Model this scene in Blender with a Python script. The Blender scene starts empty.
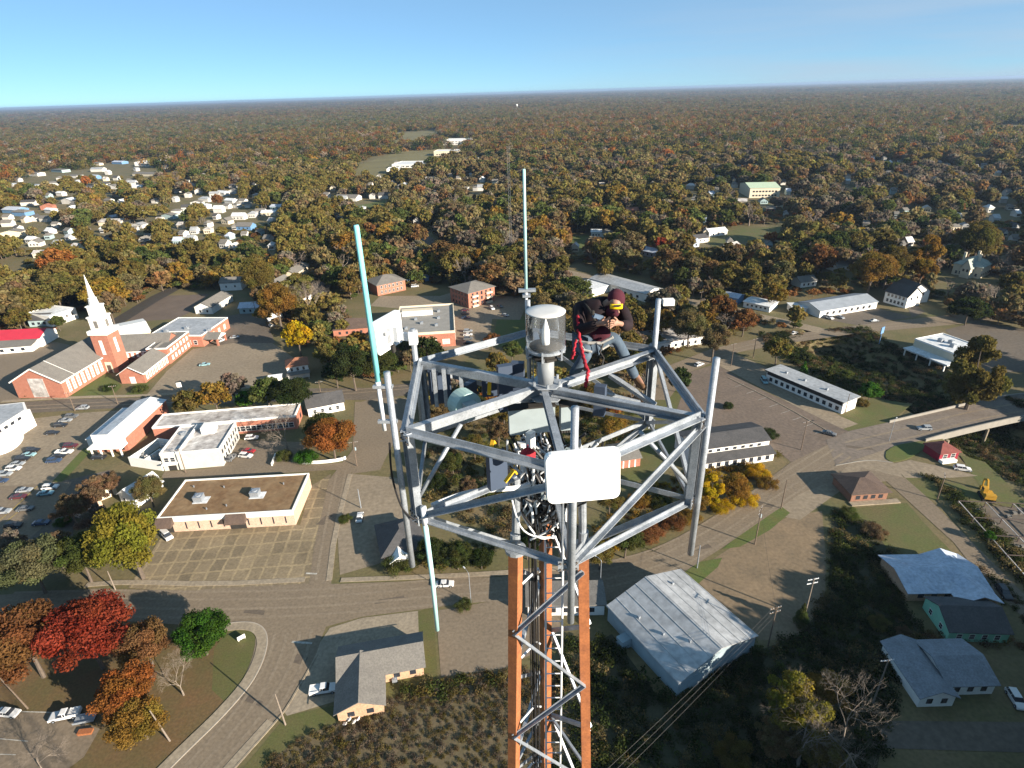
import bpy, bmesh, math, random
import numpy as np
from mathutils import Vector, Matrix
random.seed(7)
RNG = np.random.default_rng(7)
SC = bpy.context.scene
COL = SC.collection

# ------------------------------------------------------------------ camera
HC = 105.0                                   # height of the drone above the ground
FPX, PITCH, ROLL = 597.0, math.radians(26.05), math.radians(1.8)
_f = Vector((0, math.cos(PITCH), -math.sin(PITCH)))
_r0 = Vector((1, 0, 0)); _u0 = _r0.cross(_f)
_r = _r0*math.cos(ROLL) - _u0*math.sin(ROLL); _u = _r.cross(_f)
CAMP = Vector((0, 0, HC))
cd = bpy.data.cameras.new('camera'); cam = bpy.data.objects.new('camera', cd); COL.objects.link(cam)
cd.sensor_width = 36; cd.lens = FPX/1024*36; cd.clip_start = 0.1; cd.clip_end = 60000
m = Matrix((( _r.x, _u.x, -_f.x, 0), (_r.y, _u.y, -_f.y, 0), (_r.z, _u.z, -_f.z, HC), (0, 0, 0, 1)))
cam.matrix_world = m
SC.camera = cam

# ------------------------------------------------------------------ sky, sun, exposure
SUN_EL, SUN_AZ = math.radians(18.5), math.radians(125)      # azimuth clockwise from +Y
W = bpy.data.worlds.new('World'); SC.world = W; W.use_nodes = True
nt = W.node_tree; nt.nodes.clear()
wo = nt.nodes.new('ShaderNodeOutputWorld'); bg = nt.nodes.new('ShaderNodeBackground')
sky = nt.nodes.new('ShaderNodeTexSky'); sky.sky_type = 'NISHITA'; sky.sun_disc = False
sky.sun_elevation = SUN_EL; sky.sun_rotation = SUN_AZ
sky.altitude = 100; sky.air_density = 0.5; sky.dust_density = 0.0; sky.ozone_density = 4.2
bg.inputs[1].default_value = 0.05
# thin cirrus low on the right of the sky
tc = nt.nodes.new('ShaderNodeTexCoord'); mp = nt.nodes.new('ShaderNodeMapping')
mp.inputs['Scale'].default_value = (1.2, 1.2, 16); mp.inputs['Rotation'].default_value = (0, 0.06, 0)
nz = nt.nodes.new('ShaderNodeTexNoise'); nz.inputs['Scale'].default_value = 2.2; nz.inputs['Detail'].default_value = 6
sep = nt.nodes.new('ShaderNodeSeparateXYZ')
rp = nt.nodes.new('ShaderNodeMapRange'); rp.inputs[1].default_value = 0.30; rp.inputs[2].default_value = 0.66
rx = nt.nodes.new('ShaderNodeMapRange'); rx.inputs[1].default_value = 0.0; rx.inputs[2].default_value = 0.65
rz = nt.nodes.new('ShaderNodeMapRange'); rz.inputs[1].default_value = 0.16; rz.inputs[2].default_value = 0.03
mu = nt.nodes.new('ShaderNodeMath'); mu.operation = 'MULTIPLY'
mu2 = nt.nodes.new('ShaderNodeMath'); mu2.operation = 'MULTIPLY'
mx = nt.nodes.new('ShaderNodeMixRGB'); mx.inputs[2].default_value = (3.5, 4.4, 5.4, 1)
L = nt.links.new
L(tc.outputs['Generated'], mp.inputs[0]); L(mp.outputs[0], nz.inputs['Vector']); L(tc.outputs['Generated'], sep.inputs[0])
L(nz.outputs['Fac'], rp.inputs[0]); L(sep.outputs[0], rx.inputs[0]); L(sep.outputs[2], rz.inputs[0])
L(rp.outputs[0], mu.inputs[0]); L(rx.outputs[0], mu.inputs[1]); L(mu.outputs[0], mu2.inputs[0]); L(rz.outputs[0], mu2.inputs[1])
tn = nt.nodes.new('ShaderNodeMixRGB'); tn.blend_type = 'MULTIPLY'; tn.inputs[0].default_value = 1; tn.inputs[2].default_value = (.86, 1.06, 1.06, 1)   # clear cyan autumn sky
L(mu2.outputs[0], mx.inputs[0]); L(sky.outputs[0], tn.inputs[1]); pl_ = nt.nodes.new('ShaderNodeMixRGB'); pl_.inputs[0].default_value = .46; pl_.inputs[2].default_value = (2.7, 4.5, 5.9, 1); L(tn.outputs[0], pl_.inputs[1]); L(pl_.outputs[0], mx.inputs[1]); L(mx.outputs[0], bg.inputs[0]); L(bg.outputs[0], wo.inputs[0])
sd = bpy.data.lights.new('sun', 'SUN'); sun = bpy.data.objects.new('sun', sd); COL.objects.link(sun)
sd.energy = 5.0; sd.angle = math.radians(0.5); sd.color = (1.0, 0.88, 0.72)
sdir = Vector((math.sin(SUN_AZ)*math.cos(SUN_EL), math.cos(SUN_AZ)*math.cos(SUN_EL), math.sin(SUN_EL)))
sun.rotation_euler = sdir.to_track_quat('Z', 'Y').to_euler(); sun.location = (60, -60, 160)
SC.view_settings.view_transform = 'Standard'; SC.view_settings.look = 'None'
SC.view_settings.exposure = 1.52; SC.view_settings.gamma = 1
SC.cycles.max_bounces = 5; SC.cycles.diffuse_bounces = 2; SC.cycles.glossy_bounces = 2
SC.cycles.transparent_max_bounces = 8; SC.cycles.volume_bounces = 0
SC.cycles.use_denoising = True
SC.cycles.sample_clamp_indirect = 4
HAZE = 0.000055

# ------------------------------------------------------------------ picture measurements -> places on the ground
def ray(x, y): return _f + _r*((x-512)/FPX) - _u*((y-384)/FPX)
def G(x, y, z=0.0):
    d = ray(x, y); return CAMP + d*((z-HC)/d.z)
def D(x, y, d): return CAMP + ray(x, y)*d
def P(p):
    q = Vector(p)-CAMP; w = q.dot(_f); return 512+FPX*q.dot(_r)/w, 384-FPX*q.dot(_u)/w, w
def ppm(p): return FPX/max(1, (Vector(p)-CAMP).dot(_f))

# ------------------------------------------------------------------ materials
MAT = {}
def mat(name, col, var=0.25, scale=0.6, rough=0.85, metal=0.0, col2=None, bump=0.0, fine=None, spec=0.3):
    if name in MAT: return MAT[name]
    M = bpy.data.materials.new(name); M.use_nodes = True; t = M.node_tree; b = t.nodes['Principled BSDF']
    b.inputs['Roughness'].default_value = rough; b.inputs['Metallic'].default_value = metal
    b.inputs['Specular IOR Level'].default_value = spec
    c1 = (*col, 1); c2 = (*(col2 or tuple(c*(1-var) for c in col)), 1)
    g = t.nodes.new('ShaderNodeNewGeometry'); n = t.nodes.new('ShaderNodeTexNoise')
    n.inputs['Scale'].default_value = scale; n.inputs['Detail'].default_value = 7; n.inputs['Roughness'].default_value = 0.65
    r = t.nodes.new('ShaderNodeMapRange'); r.inputs[1].default_value = 0.32; r.inputs[2].default_value = 0.68
    x = t.nodes.new('ShaderNodeMixRGB'); x.inputs[1].default_value = c1; x.inputs[2].default_value = c2
    t.links.new(g.outputs['Position'], n.inputs['Vector']); t.links.new(n.outputs['Fac'], r.inputs[0])
    t.links.new(r.outputs[0], x.inputs[0]); out = x.outputs[0]
    if fine:
        n2 = t.nodes.new('ShaderNodeTexNoise'); n2.inputs['Scale'].default_value = fine; n2.inputs['Detail'].default_value = 4
        t.links.new(g.outputs['Position'], n2.inputs['Vector'])
        r2 = t.nodes.new('ShaderNodeMapRange'); r2.inputs[1].default_value = .3; r2.inputs[2].default_value = .7
        r2.inputs[3].default_value = 0.80; r2.inputs[4].default_value = 1.18
        t.links.new(n2.outputs['Fac'], r2.inputs[0])
        y = t.nodes.new('ShaderNodeMixRGB'); y.blend_type = 'MULTIPLY'; y.inputs[0].default_value = 1
        t.links.new(out, y.inputs[1]); t.links.new(r2.outputs[0], y.inputs[2]); out = y.outputs[0]
    t.links.new(out, b.inputs['Base Color'])
    if bump:
        bp = t.nodes.new('ShaderNodeBump'); bp.inputs['Strength'].default_value = bump
        t.links.new(n.outputs['Fac'], bp.inputs['Height']); t.links.new(bp.outputs[0], b.inputs['Normal'])
    MAT[name] = M; return M

def mat_lot(name, col, joint, ang, cw, ch):
    """old concrete slabs with pale worn joints"""
    M = mat(name, col, .35, .12, .9, fine=1.5); t = M.node_tree; b = t.nodes['Principled BSDF']
    src = b.inputs['Base Color'].links[0].from_socket
    g = t.nodes.new('ShaderNodeNewGeometry'); mpn = t.nodes.new('ShaderNodeMapping'); mpn.inputs['Rotation'].default_value = (0, 0, -ang)
    w = t.nodes.new('ShaderNodeTexNoise'); w.inputs['Scale'].default_value = .25; w.inputs['Detail'].default_value = 3
    add = t.nodes.new('ShaderNodeVectorMath'); add.operation = 'MULTIPLY_ADD'; add.inputs[1].default_value = (1.2, 1.2, 0)
    br = t.nodes.new('ShaderNodeTexBrick'); br.offset = 0.0; br.inputs['Scale'].default_value = 1.0
    br.inputs['Brick Width'].default_value = cw; br.inputs['Row Height'].default_value = ch; br.inputs['Mortar Size'].default_value = .38
    br.inputs['Mortar Smooth'].default_value = .5
    br.inputs['Color1'].default_value = (.80, .80, .80, 1); br.inputs['Color2'].default_value = (1.1, 1.08, 1.05, 1); br.inputs['Mortar'].default_value = (*joint, 1)
    y = t.nodes.new('ShaderNodeMixRGB'); y.blend_type = 'MULTIPLY'; y.inputs[0].default_value = 1
    k = t.links.new
    k(g.outputs['Position'], mpn.inputs[0]); k(g.outputs['Position'], w.inputs['Vector']); k(w.outputs['Color'], add.inputs[0]); k(mpn.outputs[0], add.inputs[2])
    k(add.outputs[0], br.inputs['Vector']); k(src, y.inputs[1]); k(br.outputs['Color'], y.inputs[2]); k(y.outputs[0], b.inputs['Base Color'])
    return M

def mat_foliage(name, source, bare=False):
    """leaves: colour from the object (single trees) or from the scattered point (woods), varied per clump"""
    M = bpy.data.materials.new(name); M.use_nodes = True; t = M.node_tree; t.nodes.clear()
    o = t.nodes.new('ShaderNodeOutputMaterial')
    if source == 'object':
        s = t.nodes.new('ShaderNodeObjectInfo'); cs = s.outputs['Color']
    else:
        s = t.nodes.new('ShaderNodeAttribute'); s.attribute_type = 'INSTANCER'; s.attribute_name = 'tint'; cs = s.outputs['Color']
    v = t.nodes.new('ShaderNodeAttribute'); v.attribute_type = 'GEOMETRY'; v.attribute_name = 'leafcol'
    y = t.nodes.new('ShaderNodeMixRGB'); y.blend_type = 'MULTIPLY'; y.inputs[0].default_value = 1
    k = t.links.new
    k(cs, y.inputs[1]); k(v.outputs['Color'], y.inputs[2])
    d = t.nodes.new('ShaderNodeBsdfDiffuse'); tr = t.nodes.new('ShaderNodeBsdfTranslucent'); ms = t.nodes.new('ShaderNodeMixShader')
    ms.inputs[0].default_value = 0.48
    k(y.outputs[0], d.inputs[0]); k(y.outputs[0], tr.inputs[0]); k(d.outputs[0], ms.inputs[1]); k(tr.outputs[0], ms.inputs[2]); k(ms.outputs[0], o.inputs[0])
    MAT[name] = M; return M

# ------------------------------------------------------------------ mesh building
class MB:
    def __init__(s): s.v = []; s.f = []; s.m = []; s.cur = 0
    def add(s, vs, fs):
        n = len(s.v); s.v += [tuple(v) for v in vs]; s.f += [tuple(i+n for i in f) for f in fs]; s.m += [s.cur]*len(fs); return s
    def box(s, x0, x1, y0, y1, z0, z1):
        return s.add([(x0,y0,z0),(x1,y0,z0),(x1,y1,z0),(x0,y1,z0),(x0,y0,z1),(x1,y0,z1),(x1,y1,z1),(x0,y1,z1)],
                     [(0,3,2,1),(4,5,6,7),(0,1,5,4),(1,2,6,5),(2,3,7,6),(3,0,4,7)])
    def bar(s, p, q, w, h, up=(0,0,1)):
        """a rectangular bar from p to q"""
        p = Vector(p); q = Vector(q); d = (q-p).normalized(); up = Vector(up)
        if abs(d.dot(up)) > .97: up = Vector((1,0,0))
        a = d.cross(up).normalized()*w/2; b = a.cross(d).normalized()*h/2
        return s.add([p-a-b,p+a-b,p+a+b,p-a+b,q-a-b,q+a-b,q+a+b,q-a+b],[(0,1,2,3),(7,6,5,4),(0,4,5,1),(1,5,6,2),(2,6,7,3),(3,7,4,0)])
    def angle(s, p, q, w, t, up=(0,0,1), flip=1):
        """an L profile from p to q"""
        p = Vector(p); q = Vector(q); d = (q-p).normalized(); up = Vector(up)
        if abs(d.dot(up)) > .97: up = Vector((1,0,0))
        a = d.cross(up).normalized()*flip; b = a.cross(d).normalized()*flip
        pts = [(0,0),(w,0),(w,t),(t,t),(t,w),(0,w)]
        A = [p+a*x+b*y for x,y in pts]; B = [q+a*x+b*y for x,y in pts]
        return s.add(A+B, [(i,(i+1)%6,(i+1)%6+6,i+6) for i in range(6)]+[(5,4,3,2,1,0),(6,7,8,9,10,11)])
    def tube(s, pts, r, n=8, cap=True):
        pts = [Vector(p) for p in pts]; rs = r if isinstance(r, (list, tuple)) else [r]*len(pts)
        vs = []; fs = []; prev = None
        for i, p in enumerate(pts):
            d = (pts[min(i+1, len(pts)-1)]-pts[max(i-1, 0)]).normalized()
            a = prev if prev is not None else (Vector((0,0,1)) if abs(d.z) < .9 else Vector((1,0,0)))
            a = (a-d*a.dot(d)).normalized(); prev = a; b = d.cross(a)
            vs += [p+(a*math.cos(2*math.pi*k/n)+b*math.sin(2*math.pi*k/n))*rs[i] for k in range(n)]
        for i in range(len(pts)-1):
            fs += [(i*n+k, i*n+(k+1)%n, (i+1)*n+(k+1)%n, (i+1)*n+k) for k in range(n)]
        if cap: fs += [tuple(range(n))[::-1], tuple((len(pts)-1)*n+k for k in range(n))]
        return s.add(vs, fs)
    def lathe(s, prof, c=(0,0,0), n=20):
        c = Vector(c); vs = []; fs = []
        for r, z in prof: vs += [c+Vector((r*math.cos(2*math.pi*k/n), r*math.sin(2*math.pi*k/n), z)) for k in range(n)]
        for i in range(len(prof)-1): fs += [(i*n+k, i*n+(k+1)%n, (i+1)*n+(k+1)%n, (i+1)*n+k) for k in range(n)]
        fs += [tuple(range(n))[::-1], tuple((len(prof)-1)*n+k for k in range(n))]
        return s.add(vs, fs)
    def prism(s, poly, z0, z1):
        n = len(poly); a = sum(poly[i][0]*poly[(i+1)%n][1]-poly[(i+1)%n][0]*poly[i][1] for i in range(n))
        if a < 0: poly = poly[::-1]
        return s.add([(p[0],p[1],z0) for p in poly]+[(p[0],p[1],z1) for p in poly],
                     [tuple(range(n))[::-1], tuple(range(n,2*n))]+[(i,(i+1)%n,(i+1)%n+n,i+n) for i in range(n)])
    def mesh(s, name, mats, smooth=False):
        me = bpy.data.meshes.new(name); me.from_pydata(s.v, [], s.f)
        for x in (mats if isinstance(mats, (list, tuple)) else [mats]): me.materials.append(x)
        if len(me.materials) > 1: me.polygons.foreach_set('material_index', s.m)
        if smooth: me.polygons.foreach_set('use_smooth', [True]*len(me.polygons))
        me.update(); return me
    def build(s, name, mats, parent=None, smooth=False, **kw):
        o = bpy.data.objects.new(name, s.mesh(name, mats, smooth)); COL.objects.link(o)
        if parent: o.parent = parent
        return tag(o, **kw)
def tag(o, label=None, cat=None, group=None, kind=None):
    if label: o['label'] = label
    if cat: o['category'] = cat
    if group: o['group'] = group
    if kind: o['kind'] = kind
    return o
def empty(name, loc=(0,0,0), rz=0.0, **kw):
    o = bpy.data.objects.new(name, None); COL.objects.link(o); o.location = loc; o.rotation_euler = (0,0,rz)
    o.empty_display_size = .5; return tag(o, **kw)
def inst(name, me, parent=None, loc=(0,0,0), rot=(0,0,0), scale=(1,1,1), mats=None, **kw):
    o = bpy.data.objects.new(name, me); COL.objects.link(o); o.location = loc; o.rotation_euler = rot; o.scale = scale
    if parent: o.parent = parent
    if mats:
        for i, x in enumerate(mats):
            o.material_slots[i].link = 'OBJECT'; o.material_slots[i].material = x
    return tag(o, **kw)

# ------------------------------------------------------------------ palette
GRS = mat('lawn_grass', (.075,.092,.026), col2=(.105,.088,.038), scale=.15, fine=2.0)
GRS2 = mat('green_grass', (.065,.098,.022), col2=(.095,.095,.030), scale=.2, fine=2.5)
LITTER = mat('leaf_littered_grass', (.13,.075,.035), col2=(.085,.075,.03), scale=.12, fine=2.0)
DIRT = mat('bare_dirt', (.20,.145,.09), col2=(.13,.10,.065), scale=.09, fine=1.2)
ASPH = mat('worn_asphalt', (.180,.142,.100), col2=(.152,.120,.086), scale=.05, fine=1.6, rough=.9)
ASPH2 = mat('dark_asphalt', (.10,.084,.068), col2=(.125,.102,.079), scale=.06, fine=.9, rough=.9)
ASPH3 = mat('tan_lot', (.225,.182,.13), col2=(.185,.15,.108), scale=.06, fine=.9, rough=.9)
CONC = mat('pale_concrete', (.27,.225,.165), col2=(.21,.175,.13), scale=.3, fine=1.5)
RAIL = mat('bridge_concrete', (.24,.225,.20), col2=(.19,.18,.16), scale=.5)
PAINT = mat('road_paint', (.5,.48,.43), var=.6, scale=1.2)
YPAINT = mat('yellow_paint', (.45,.33,.08), var=.5, scale=1.2)
BRICK = mat('red_brick', (.36,.155,.105), col2=(.29,.115,.078), scale=.8, fine=4)
PINK = mat('pale_pink_brick', (.50,.36,.28), col2=(.42,.30,.23), scale=.6, fine=3)
TANB = mat('tan_brick', (.46,.30,.19), col2=(.36,.23,.15), scale=.6, fine=3)
WHITE = mat('white_paint', (.74,.73,.70), var=.12, scale=.5)
WHROOF = mat('white_roof', (.62,.64,.66), col2=(.46,.48,.50), scale=.22, fine=1.0)
STROOF = mat('stained_white_roof', (.60,.58,.56), col2=(.16,.14,.13), scale=.26, fine=.8)
GREY = mat('grey_shingles', (.165,.155,.14), col2=(.13,.122,.112), scale=.4, fine=3)
DGREY = mat('dark_shingles', (.075,.073,.075), col2=(.05,.05,.052), scale=.4, fine=3)
BRROOF = mat('brown_gravel_roof', (.14,.078,.036), col2=(.22,.150,.082), scale=.22, fine=.8)
BRSH = mat('brown_shingles', (.10,.07,.055), col2=(.07,.05,.042), scale=.5, fine=3)
REDR = mat('red_metal_roof', (.42,.025,.05), var=.2, scale=.3)
RUSTR = mat('rusty_red_shingles', (.28,.12,.07), var=.3, scale=.6, fine=3)
METR = mat('metal_roof', (.42,.43,.44), col2=(.29,.30,.31), scale=.15, rough=.5, metal=.25, fine=.8)
METW = mat('blue_grey_metal_wall', (.27,.34,.38), var=.2, scale=.3, rough=.6)
BLUER = mat('pale_blue_roof', (.45,.50,.58), col2=(.30,.35,.44), scale=.3, fine=1.5)
BLUEW = mat('blue_wall', (.12,.24,.42), var=.2)
GREENW = mat('mint_green_wall', (.22,.50,.36), var=.15)
TEALW = mat('pale_teal_wall', (.30,.40,.42), var=.15)
CREAM = mat('cream_wall', (.62,.55,.42), var=.15)
GLASS = mat('window_glass', (.03,.035,.045), var=.3, rough=.15, spec=.6)
DARK = mat('dark_trim', (.03,.028,.026), var=.3)
WOODP = mat('weathered_pole_wood', (.16,.12,.09), var=.4, scale=3)
BARK = mat('tree_bark', (.12,.095,.075), var=.4, scale=2)
PALEBARK = mat('pale_bark', (.23,.19,.155), var=.4, scale=2)
GALV = mat('galvanised_steel', (.38,.415,.46), col2=(.22,.245,.275), scale=4.5, rough=.5, metal=.45, fine=60)
ORANGE = mat('faded_orange_paint', (.34,.125,.048), col2=(.21,.078,.036), scale=5, rough=.6, fine=30)
BLACKC = mat('black_cable', (.018,.018,.02), var=.3, rough=.5)
TYRE = mat('tyre_rubber', (.02,.02,.02), var=.3)
FOL = mat_foliage('leaves', 'object'); FOLI = mat_foliage('woodland_leaves', 'point')

# ------------------------------------------------------------------ the ground
def inpoly(x, y, poly):
    c = False; n = len(poly); j = n-1
    for i in range(n):
        xi, yi = poly[i]; xj, yj = poly[j]
        if (yi > y) != (yj > y) and x < (xj-xi)*(y-yi)/(yj-yi)+xi: c = not c
        j = i
    return c
def inpoly_np(X, Y, poly):
    c = np.zeros(X.shape, bool); n = len(poly); j = n-1
    for i in range(n):
        xi, yi = poly[i]; xj, yj = poly[j]
        with np.errstate(divide='ignore', invalid='ignore'):
            c ^= ((yi > Y) != (yj > Y)) & (X < (xj-xi)*(Y-yi)/((yj-yi) if yj != yi else 1e-9)+xi)
        j = i
    return c
def gp(pts): return [tuple(G(*p).xy) for p in pts]
CUT = gp([(1150,505),(1010,442),(985,420),(935,392),(880,366),(838,346)])   # the railway cutting under the bridge
def cutdist(X, Y):
    d = np.full(np.shape(X), 1e9)
    for (ax, ay), (bx, by) in zip(CUT, CUT[1:]):
        vx, vy = bx-ax, by-ay; t = np.clip(((X-ax)*vx+(Y-ay)*vy)/(vx*vx+vy*vy), 0, 1)
        d = np.minimum(d, np.hypot(X-ax-t*vx, Y-ay-t*vy))
    return d
def ground_z(X, Y):
    d = cutdist(np.asarray(X, float), np.asarray(Y, float))
    return -7.0*np.clip((20-d)/9, 0, 1)
xs = np.unique(np.concatenate([[-60000,-20000,-6000,-2000,-900], np.linspace(-400,400,161), [900,2000,6000,20000,60000]]))
ys = np.unique(np.concatenate([[-9000,-2000,-600], np.linspace(-100,420,105), [700,1500,4000,10000,25000,60000]]))
XX, YY = np.meshgrid(xs, ys); ZZ = ground_z(XX, YY); nx, ny = len(xs), len(ys)
gm = MB(); gm.v = list(zip(XX.ravel().tolist(), YY.ravel().tolist(), ZZ.ravel().tolist()))
gm.f = [(j*nx+i, j*nx+i+1, (j+1)*nx+i+1, (j+1)*nx+i) for j in range(ny-1) for i in range(nx-1)]
GROUND = mat('rough_ground', (.085,.085,.032), col2=(.15,.112,.06), scale=.05, fine=1.2)
gm.m = [0]*len(gm.f); gm.build('ground', GROUND, kind='structure')

def sheet(name, pts, m, z, kind='structure', world=False):
    poly = pts if world else gp(pts); n = len(poly)
    a = sum(poly[i][0]*poly[(i+1)%n][1]-poly[(i+1)%n][0]*poly[i][1] for i in range(n))
    if a < 0: poly = poly[::-1]
    return MB().add([(x,y,z) for x,y in poly], [tuple(range(n))]).build(name, m, kind=kind)
def offset_line(pts, w):
    out = []
    for i, p in enumerate(pts):
        a = Vector(pts[max(i-1,0)]); b = Vector(pts[min(i+1,len(pts)-1)]); d = (b-a).normalized()
        out.append((p[0]-d.y*w, p[1]+d.x*w))
    return out
def smooth_line(pts, k=2):
    for _ in range(k):
        q = [pts[0]]
        for a, b in zip(pts, pts[1:]): q += [(a[0]*.75+b[0]*.25, a[1]*.75+b[1]*.25), (a[0]*.25+b[0]*.75, a[1]*.25+b[1]*.75)]
        pts = q+[pts[-1]]
    return pts
def strip(name, line, w0, w1, m, z, h=None, kind='structure', world=False, k=2):
    """a band from offset w0 to w1 along a measured line; a kerb or sidewalk when it has a height"""
    l = smooth_line(line if world else gp(line), k); a = offset_line(l, w0); b = offset_line(l, w1); mb = MB(); n = len(l)
    if h is None:
        mb.add([(*p, z) for p in a]+[(*p, z) for p in b], [(i, i+1, n+i+1, n+i) if w1 > w0 else (i, n+i, n+i+1, i+1) for i in range(n-1)])
    else:
        vs = []
        for p, q in zip(a, b): vs += [(*p, z), (*q, z), (*q, z+h), (*p, z+h)]
        fs = []
        for i in range(n-1):
            o = 4*i; fs += [(o+3,o+7,o+6,o+2) if w1 < w0 else (o+2,o+6,o+7,o+3), (o,o+4,o+7,o+3), (o+1,o+2,o+6,o+5)]
        fs += [(0,1,2,3), (4*n-4,4*n-1,4*n-2,4*n-3)]
        mb.add(vs, fs)
    return mb.build(name, m, kind=kind)

LOTANG = (lambda a, b: math.atan2(b.y-a.y, b.x-a.x))(G(160,520,5), G(294,510,5))
CRACK = mat_lot('patched_concrete_lot', (.215,.172,.112), (1.38,1.36,1.26), LOTANG, 3.4, 4.6)
MOWN = mat('mown_green_lawn', (.075,.085,.024), col2=(.10,.085,.035), scale=.25, fine=3)
# --- lawns and earth (z .02)
sheet('lawn', [(-140,606),(40,612),(228,629),(262,634),(262,655),(249,690),(190,768),(120,810),(-200,810)], LITTER, .02)
sheet('lawn', [(228,629),(265,628),(262,655),(249,678),(228,705),(212,690),(214,650)], MOWN, .026)
sheet('lawn', [(286,716),(350,702),(418,668),(418,612),(433,606),(438,680),(390,702),(300,740),(240,790),(225,790)], MOWN, .02)
sheet('lawn', [(84,448),(93,449),(76,468),(62,482),(52,482)], GRS2, .05)
sheet('lawn', [(97,374),(107,371),(122,386),(112,396),(66,398)], GRS2, .02)
sheet('lawn', [(140,380),(152,378),(142,394),(124,396)], GRS2, .02)
sheet('dirt_lot', [(698,582),(712,560),(738,543),(790,516),(822,511),(826,560),(824,640),(760,640)], DIRT, .02)
sheet('lawn', [(679,576),(700,562),(722,558),(718,567),(698,584)], GRS2, .05)
sheet('lawn', [(722,549),(752,526),(782,507),(790,513),(770,530),(740,547)], GRS2, .05)
sheet('lawn', [(853,509),(907,503),(924,523),(955,555),(900,560),(866,530)], GRS, .02)
sheet('lawn', [(778,436),(800,420),(838,418),(872,398),(912,404),(888,424),(852,432),(826,424)], GRS, .02)
sheet('lawn', [(905,478),(925,478),(960,484),(990,500),(930,500)], GRS, .02)
sheet('lawn', [(960,455),(985,462),(1024,500),(1024,520),(985,495)], GRS, .02)
sheet('lawn', [(497,320),(525,316),(540,335),(520,352),(492,345)], GRS2, .02)
sheet('lawn', [(640,398),(690,372),(690,420),(660,470),(600,500),(585,440)], GRS, .02)
sheet('dirt_lot', [(945,330),(975,322),(1060,335),(1060,372),(985,372)], ASPH2, .03)
sheet('shade_toned_brush', [(600,640),(612,634),(660,700),(756,652),(800,634),(828,600),(832,512),(866,520),(896,560),(905,606),(930,640),(886,655),(898,712),(884,722),(872,810),(600,810)], mat('shade_toned_brush', (.034,.038,.018), col2=(.052,.045,.024), scale=.25, fine=2), .028)  # brush ground, its colour darkened further to deepen the shade over the field
sheet('rough_field', [(240,785),(300,738),(390,700),(440,679),(506,668),(600,672),(600,810),(240,810)], mat('dry_brush_ground', (.115,.088,.052), col2=(.085,.07,.035), scale=.3, fine=2), .024)
sheet('field', [(355,166),(398,152),(445,148),(440,160),(400,178),(350,186)], mat('pale_field', (.16,.14,.06), var=.3, scale=.02), .1)
sheet('field', [(390,134),(440,130),(445,138),(420,146),(395,146)], mat('pale_field', (.16,.14,.06)), .1)
sheet('field', [(356,206),(385,200),(392,214),(365,222)], GRS2, .1)
sheet('field', [(560,238),(600,234),(607,246),(575,250)], GRS2, .1)
sheet('field', [(705,238),(742,228),(795,226),(800,234),(745,242),(715,252)], GRS, .1)
sheet('field', [(975,128),(1024,126),(1040,132),(985,136)], mat('pale_field', (.16,.14,.06)), .1)
# --- parking lots (z .04)
sheet('parking_lot', [(168,527),(300,525),(311,486),(331,474),(315,548),(311,584),(180,592),(128,588)], CRACK, .04)
sheet('parking_lot', [(39,418),(80,413),(160,408),(135,440),(104,455),(84,448),(56,482),(30,500),(-60,520),(-60,430)], ASPH3, .04)
sheet('parking_lot', [(-60,490),(40,484),(72,482),(40,530),(0,560),(-80,560)], ASPH, .045)
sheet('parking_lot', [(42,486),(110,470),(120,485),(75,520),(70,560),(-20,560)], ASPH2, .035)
sheet('parking_lot', [(144,398),(167,371),(193,349),(234,343),(272,343),(300,362),(300,384),(200,392)], ASPH3, .04)
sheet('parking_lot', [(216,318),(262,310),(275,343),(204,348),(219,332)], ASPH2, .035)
sheet('parking_lot', [(128,312),(163,296),(210,294),(189,313),(176,319),(130,322)], mat('brown_lot', (.125,.095,.075), var=.25, scale=.1), .04)
sheet('parking_lot', [(-80,350),(0,345),(56,342),(70,345),(18,402),(-80,406)], ASPH, .04)
sheet('parking_lot', [(210,470),(232,440),(300,442),(320,466),(240,468)], ASPH, .036)
sheet('parking_lot', [(458,303),(500,296),(530,297),(520,320),(492,319),(489,350),(440,354),(440,300)], ASPH3, .04)
sheet('parking_lot', [(370,306),(380,296),(440,296),(460,290),(460,304),(440,312)], ASPH3, .036)
sheet('parking_lot', [(334,480),(352,474),(398,478),(405,530),(392,560),(340,575)], ASPH3, .04)
sheet('parking_lot', [(436,611),(506,599),(560,604),(560,640),(505,668),(441,677)], ASPH, .04)
sheet('parking_lot', [(319,644),(330,628),(362,618),(418,611),(419,640),(340,660),(340,700),(287,716),(284,712)], CONC, .045)
sheet('parking_lot', [(690,372),(716,364),(752,385),(832,424),(850,432),(836,444),(792,463),(776,450),(700,430),(676,412)], mat('brown_lot_right', (.15,.115,.09), col2=(.115,.09,.072), scale=.1, fine=1), .04)
sheet('parking_lot', [(716,364),(730,352),(764,366),(840,416),(858,424),(840,430)], ASPH3, .036)
sheet('parking_lot', [(836,442),(925,440),(885,450),(905,480),(850,484),(800,520),(760,512),(792,464)], ASPH3, .04)
sheet('parking_lot', [(892,464),(910,460),(948,468),(978,476),(950,478),(905,478)], ASPH3, .05)
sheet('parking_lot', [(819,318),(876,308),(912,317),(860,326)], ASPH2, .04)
sheet('parking_lot', [(-120,712),(57,712.5),(100,729),(84,757),(40,790),(-160,790)], ASPH, .04)
sheet('parking_lot', [(355,404),(380,396),(420,400),(400,430),(380,470),(352,474)], ASPH, .036)
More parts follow.
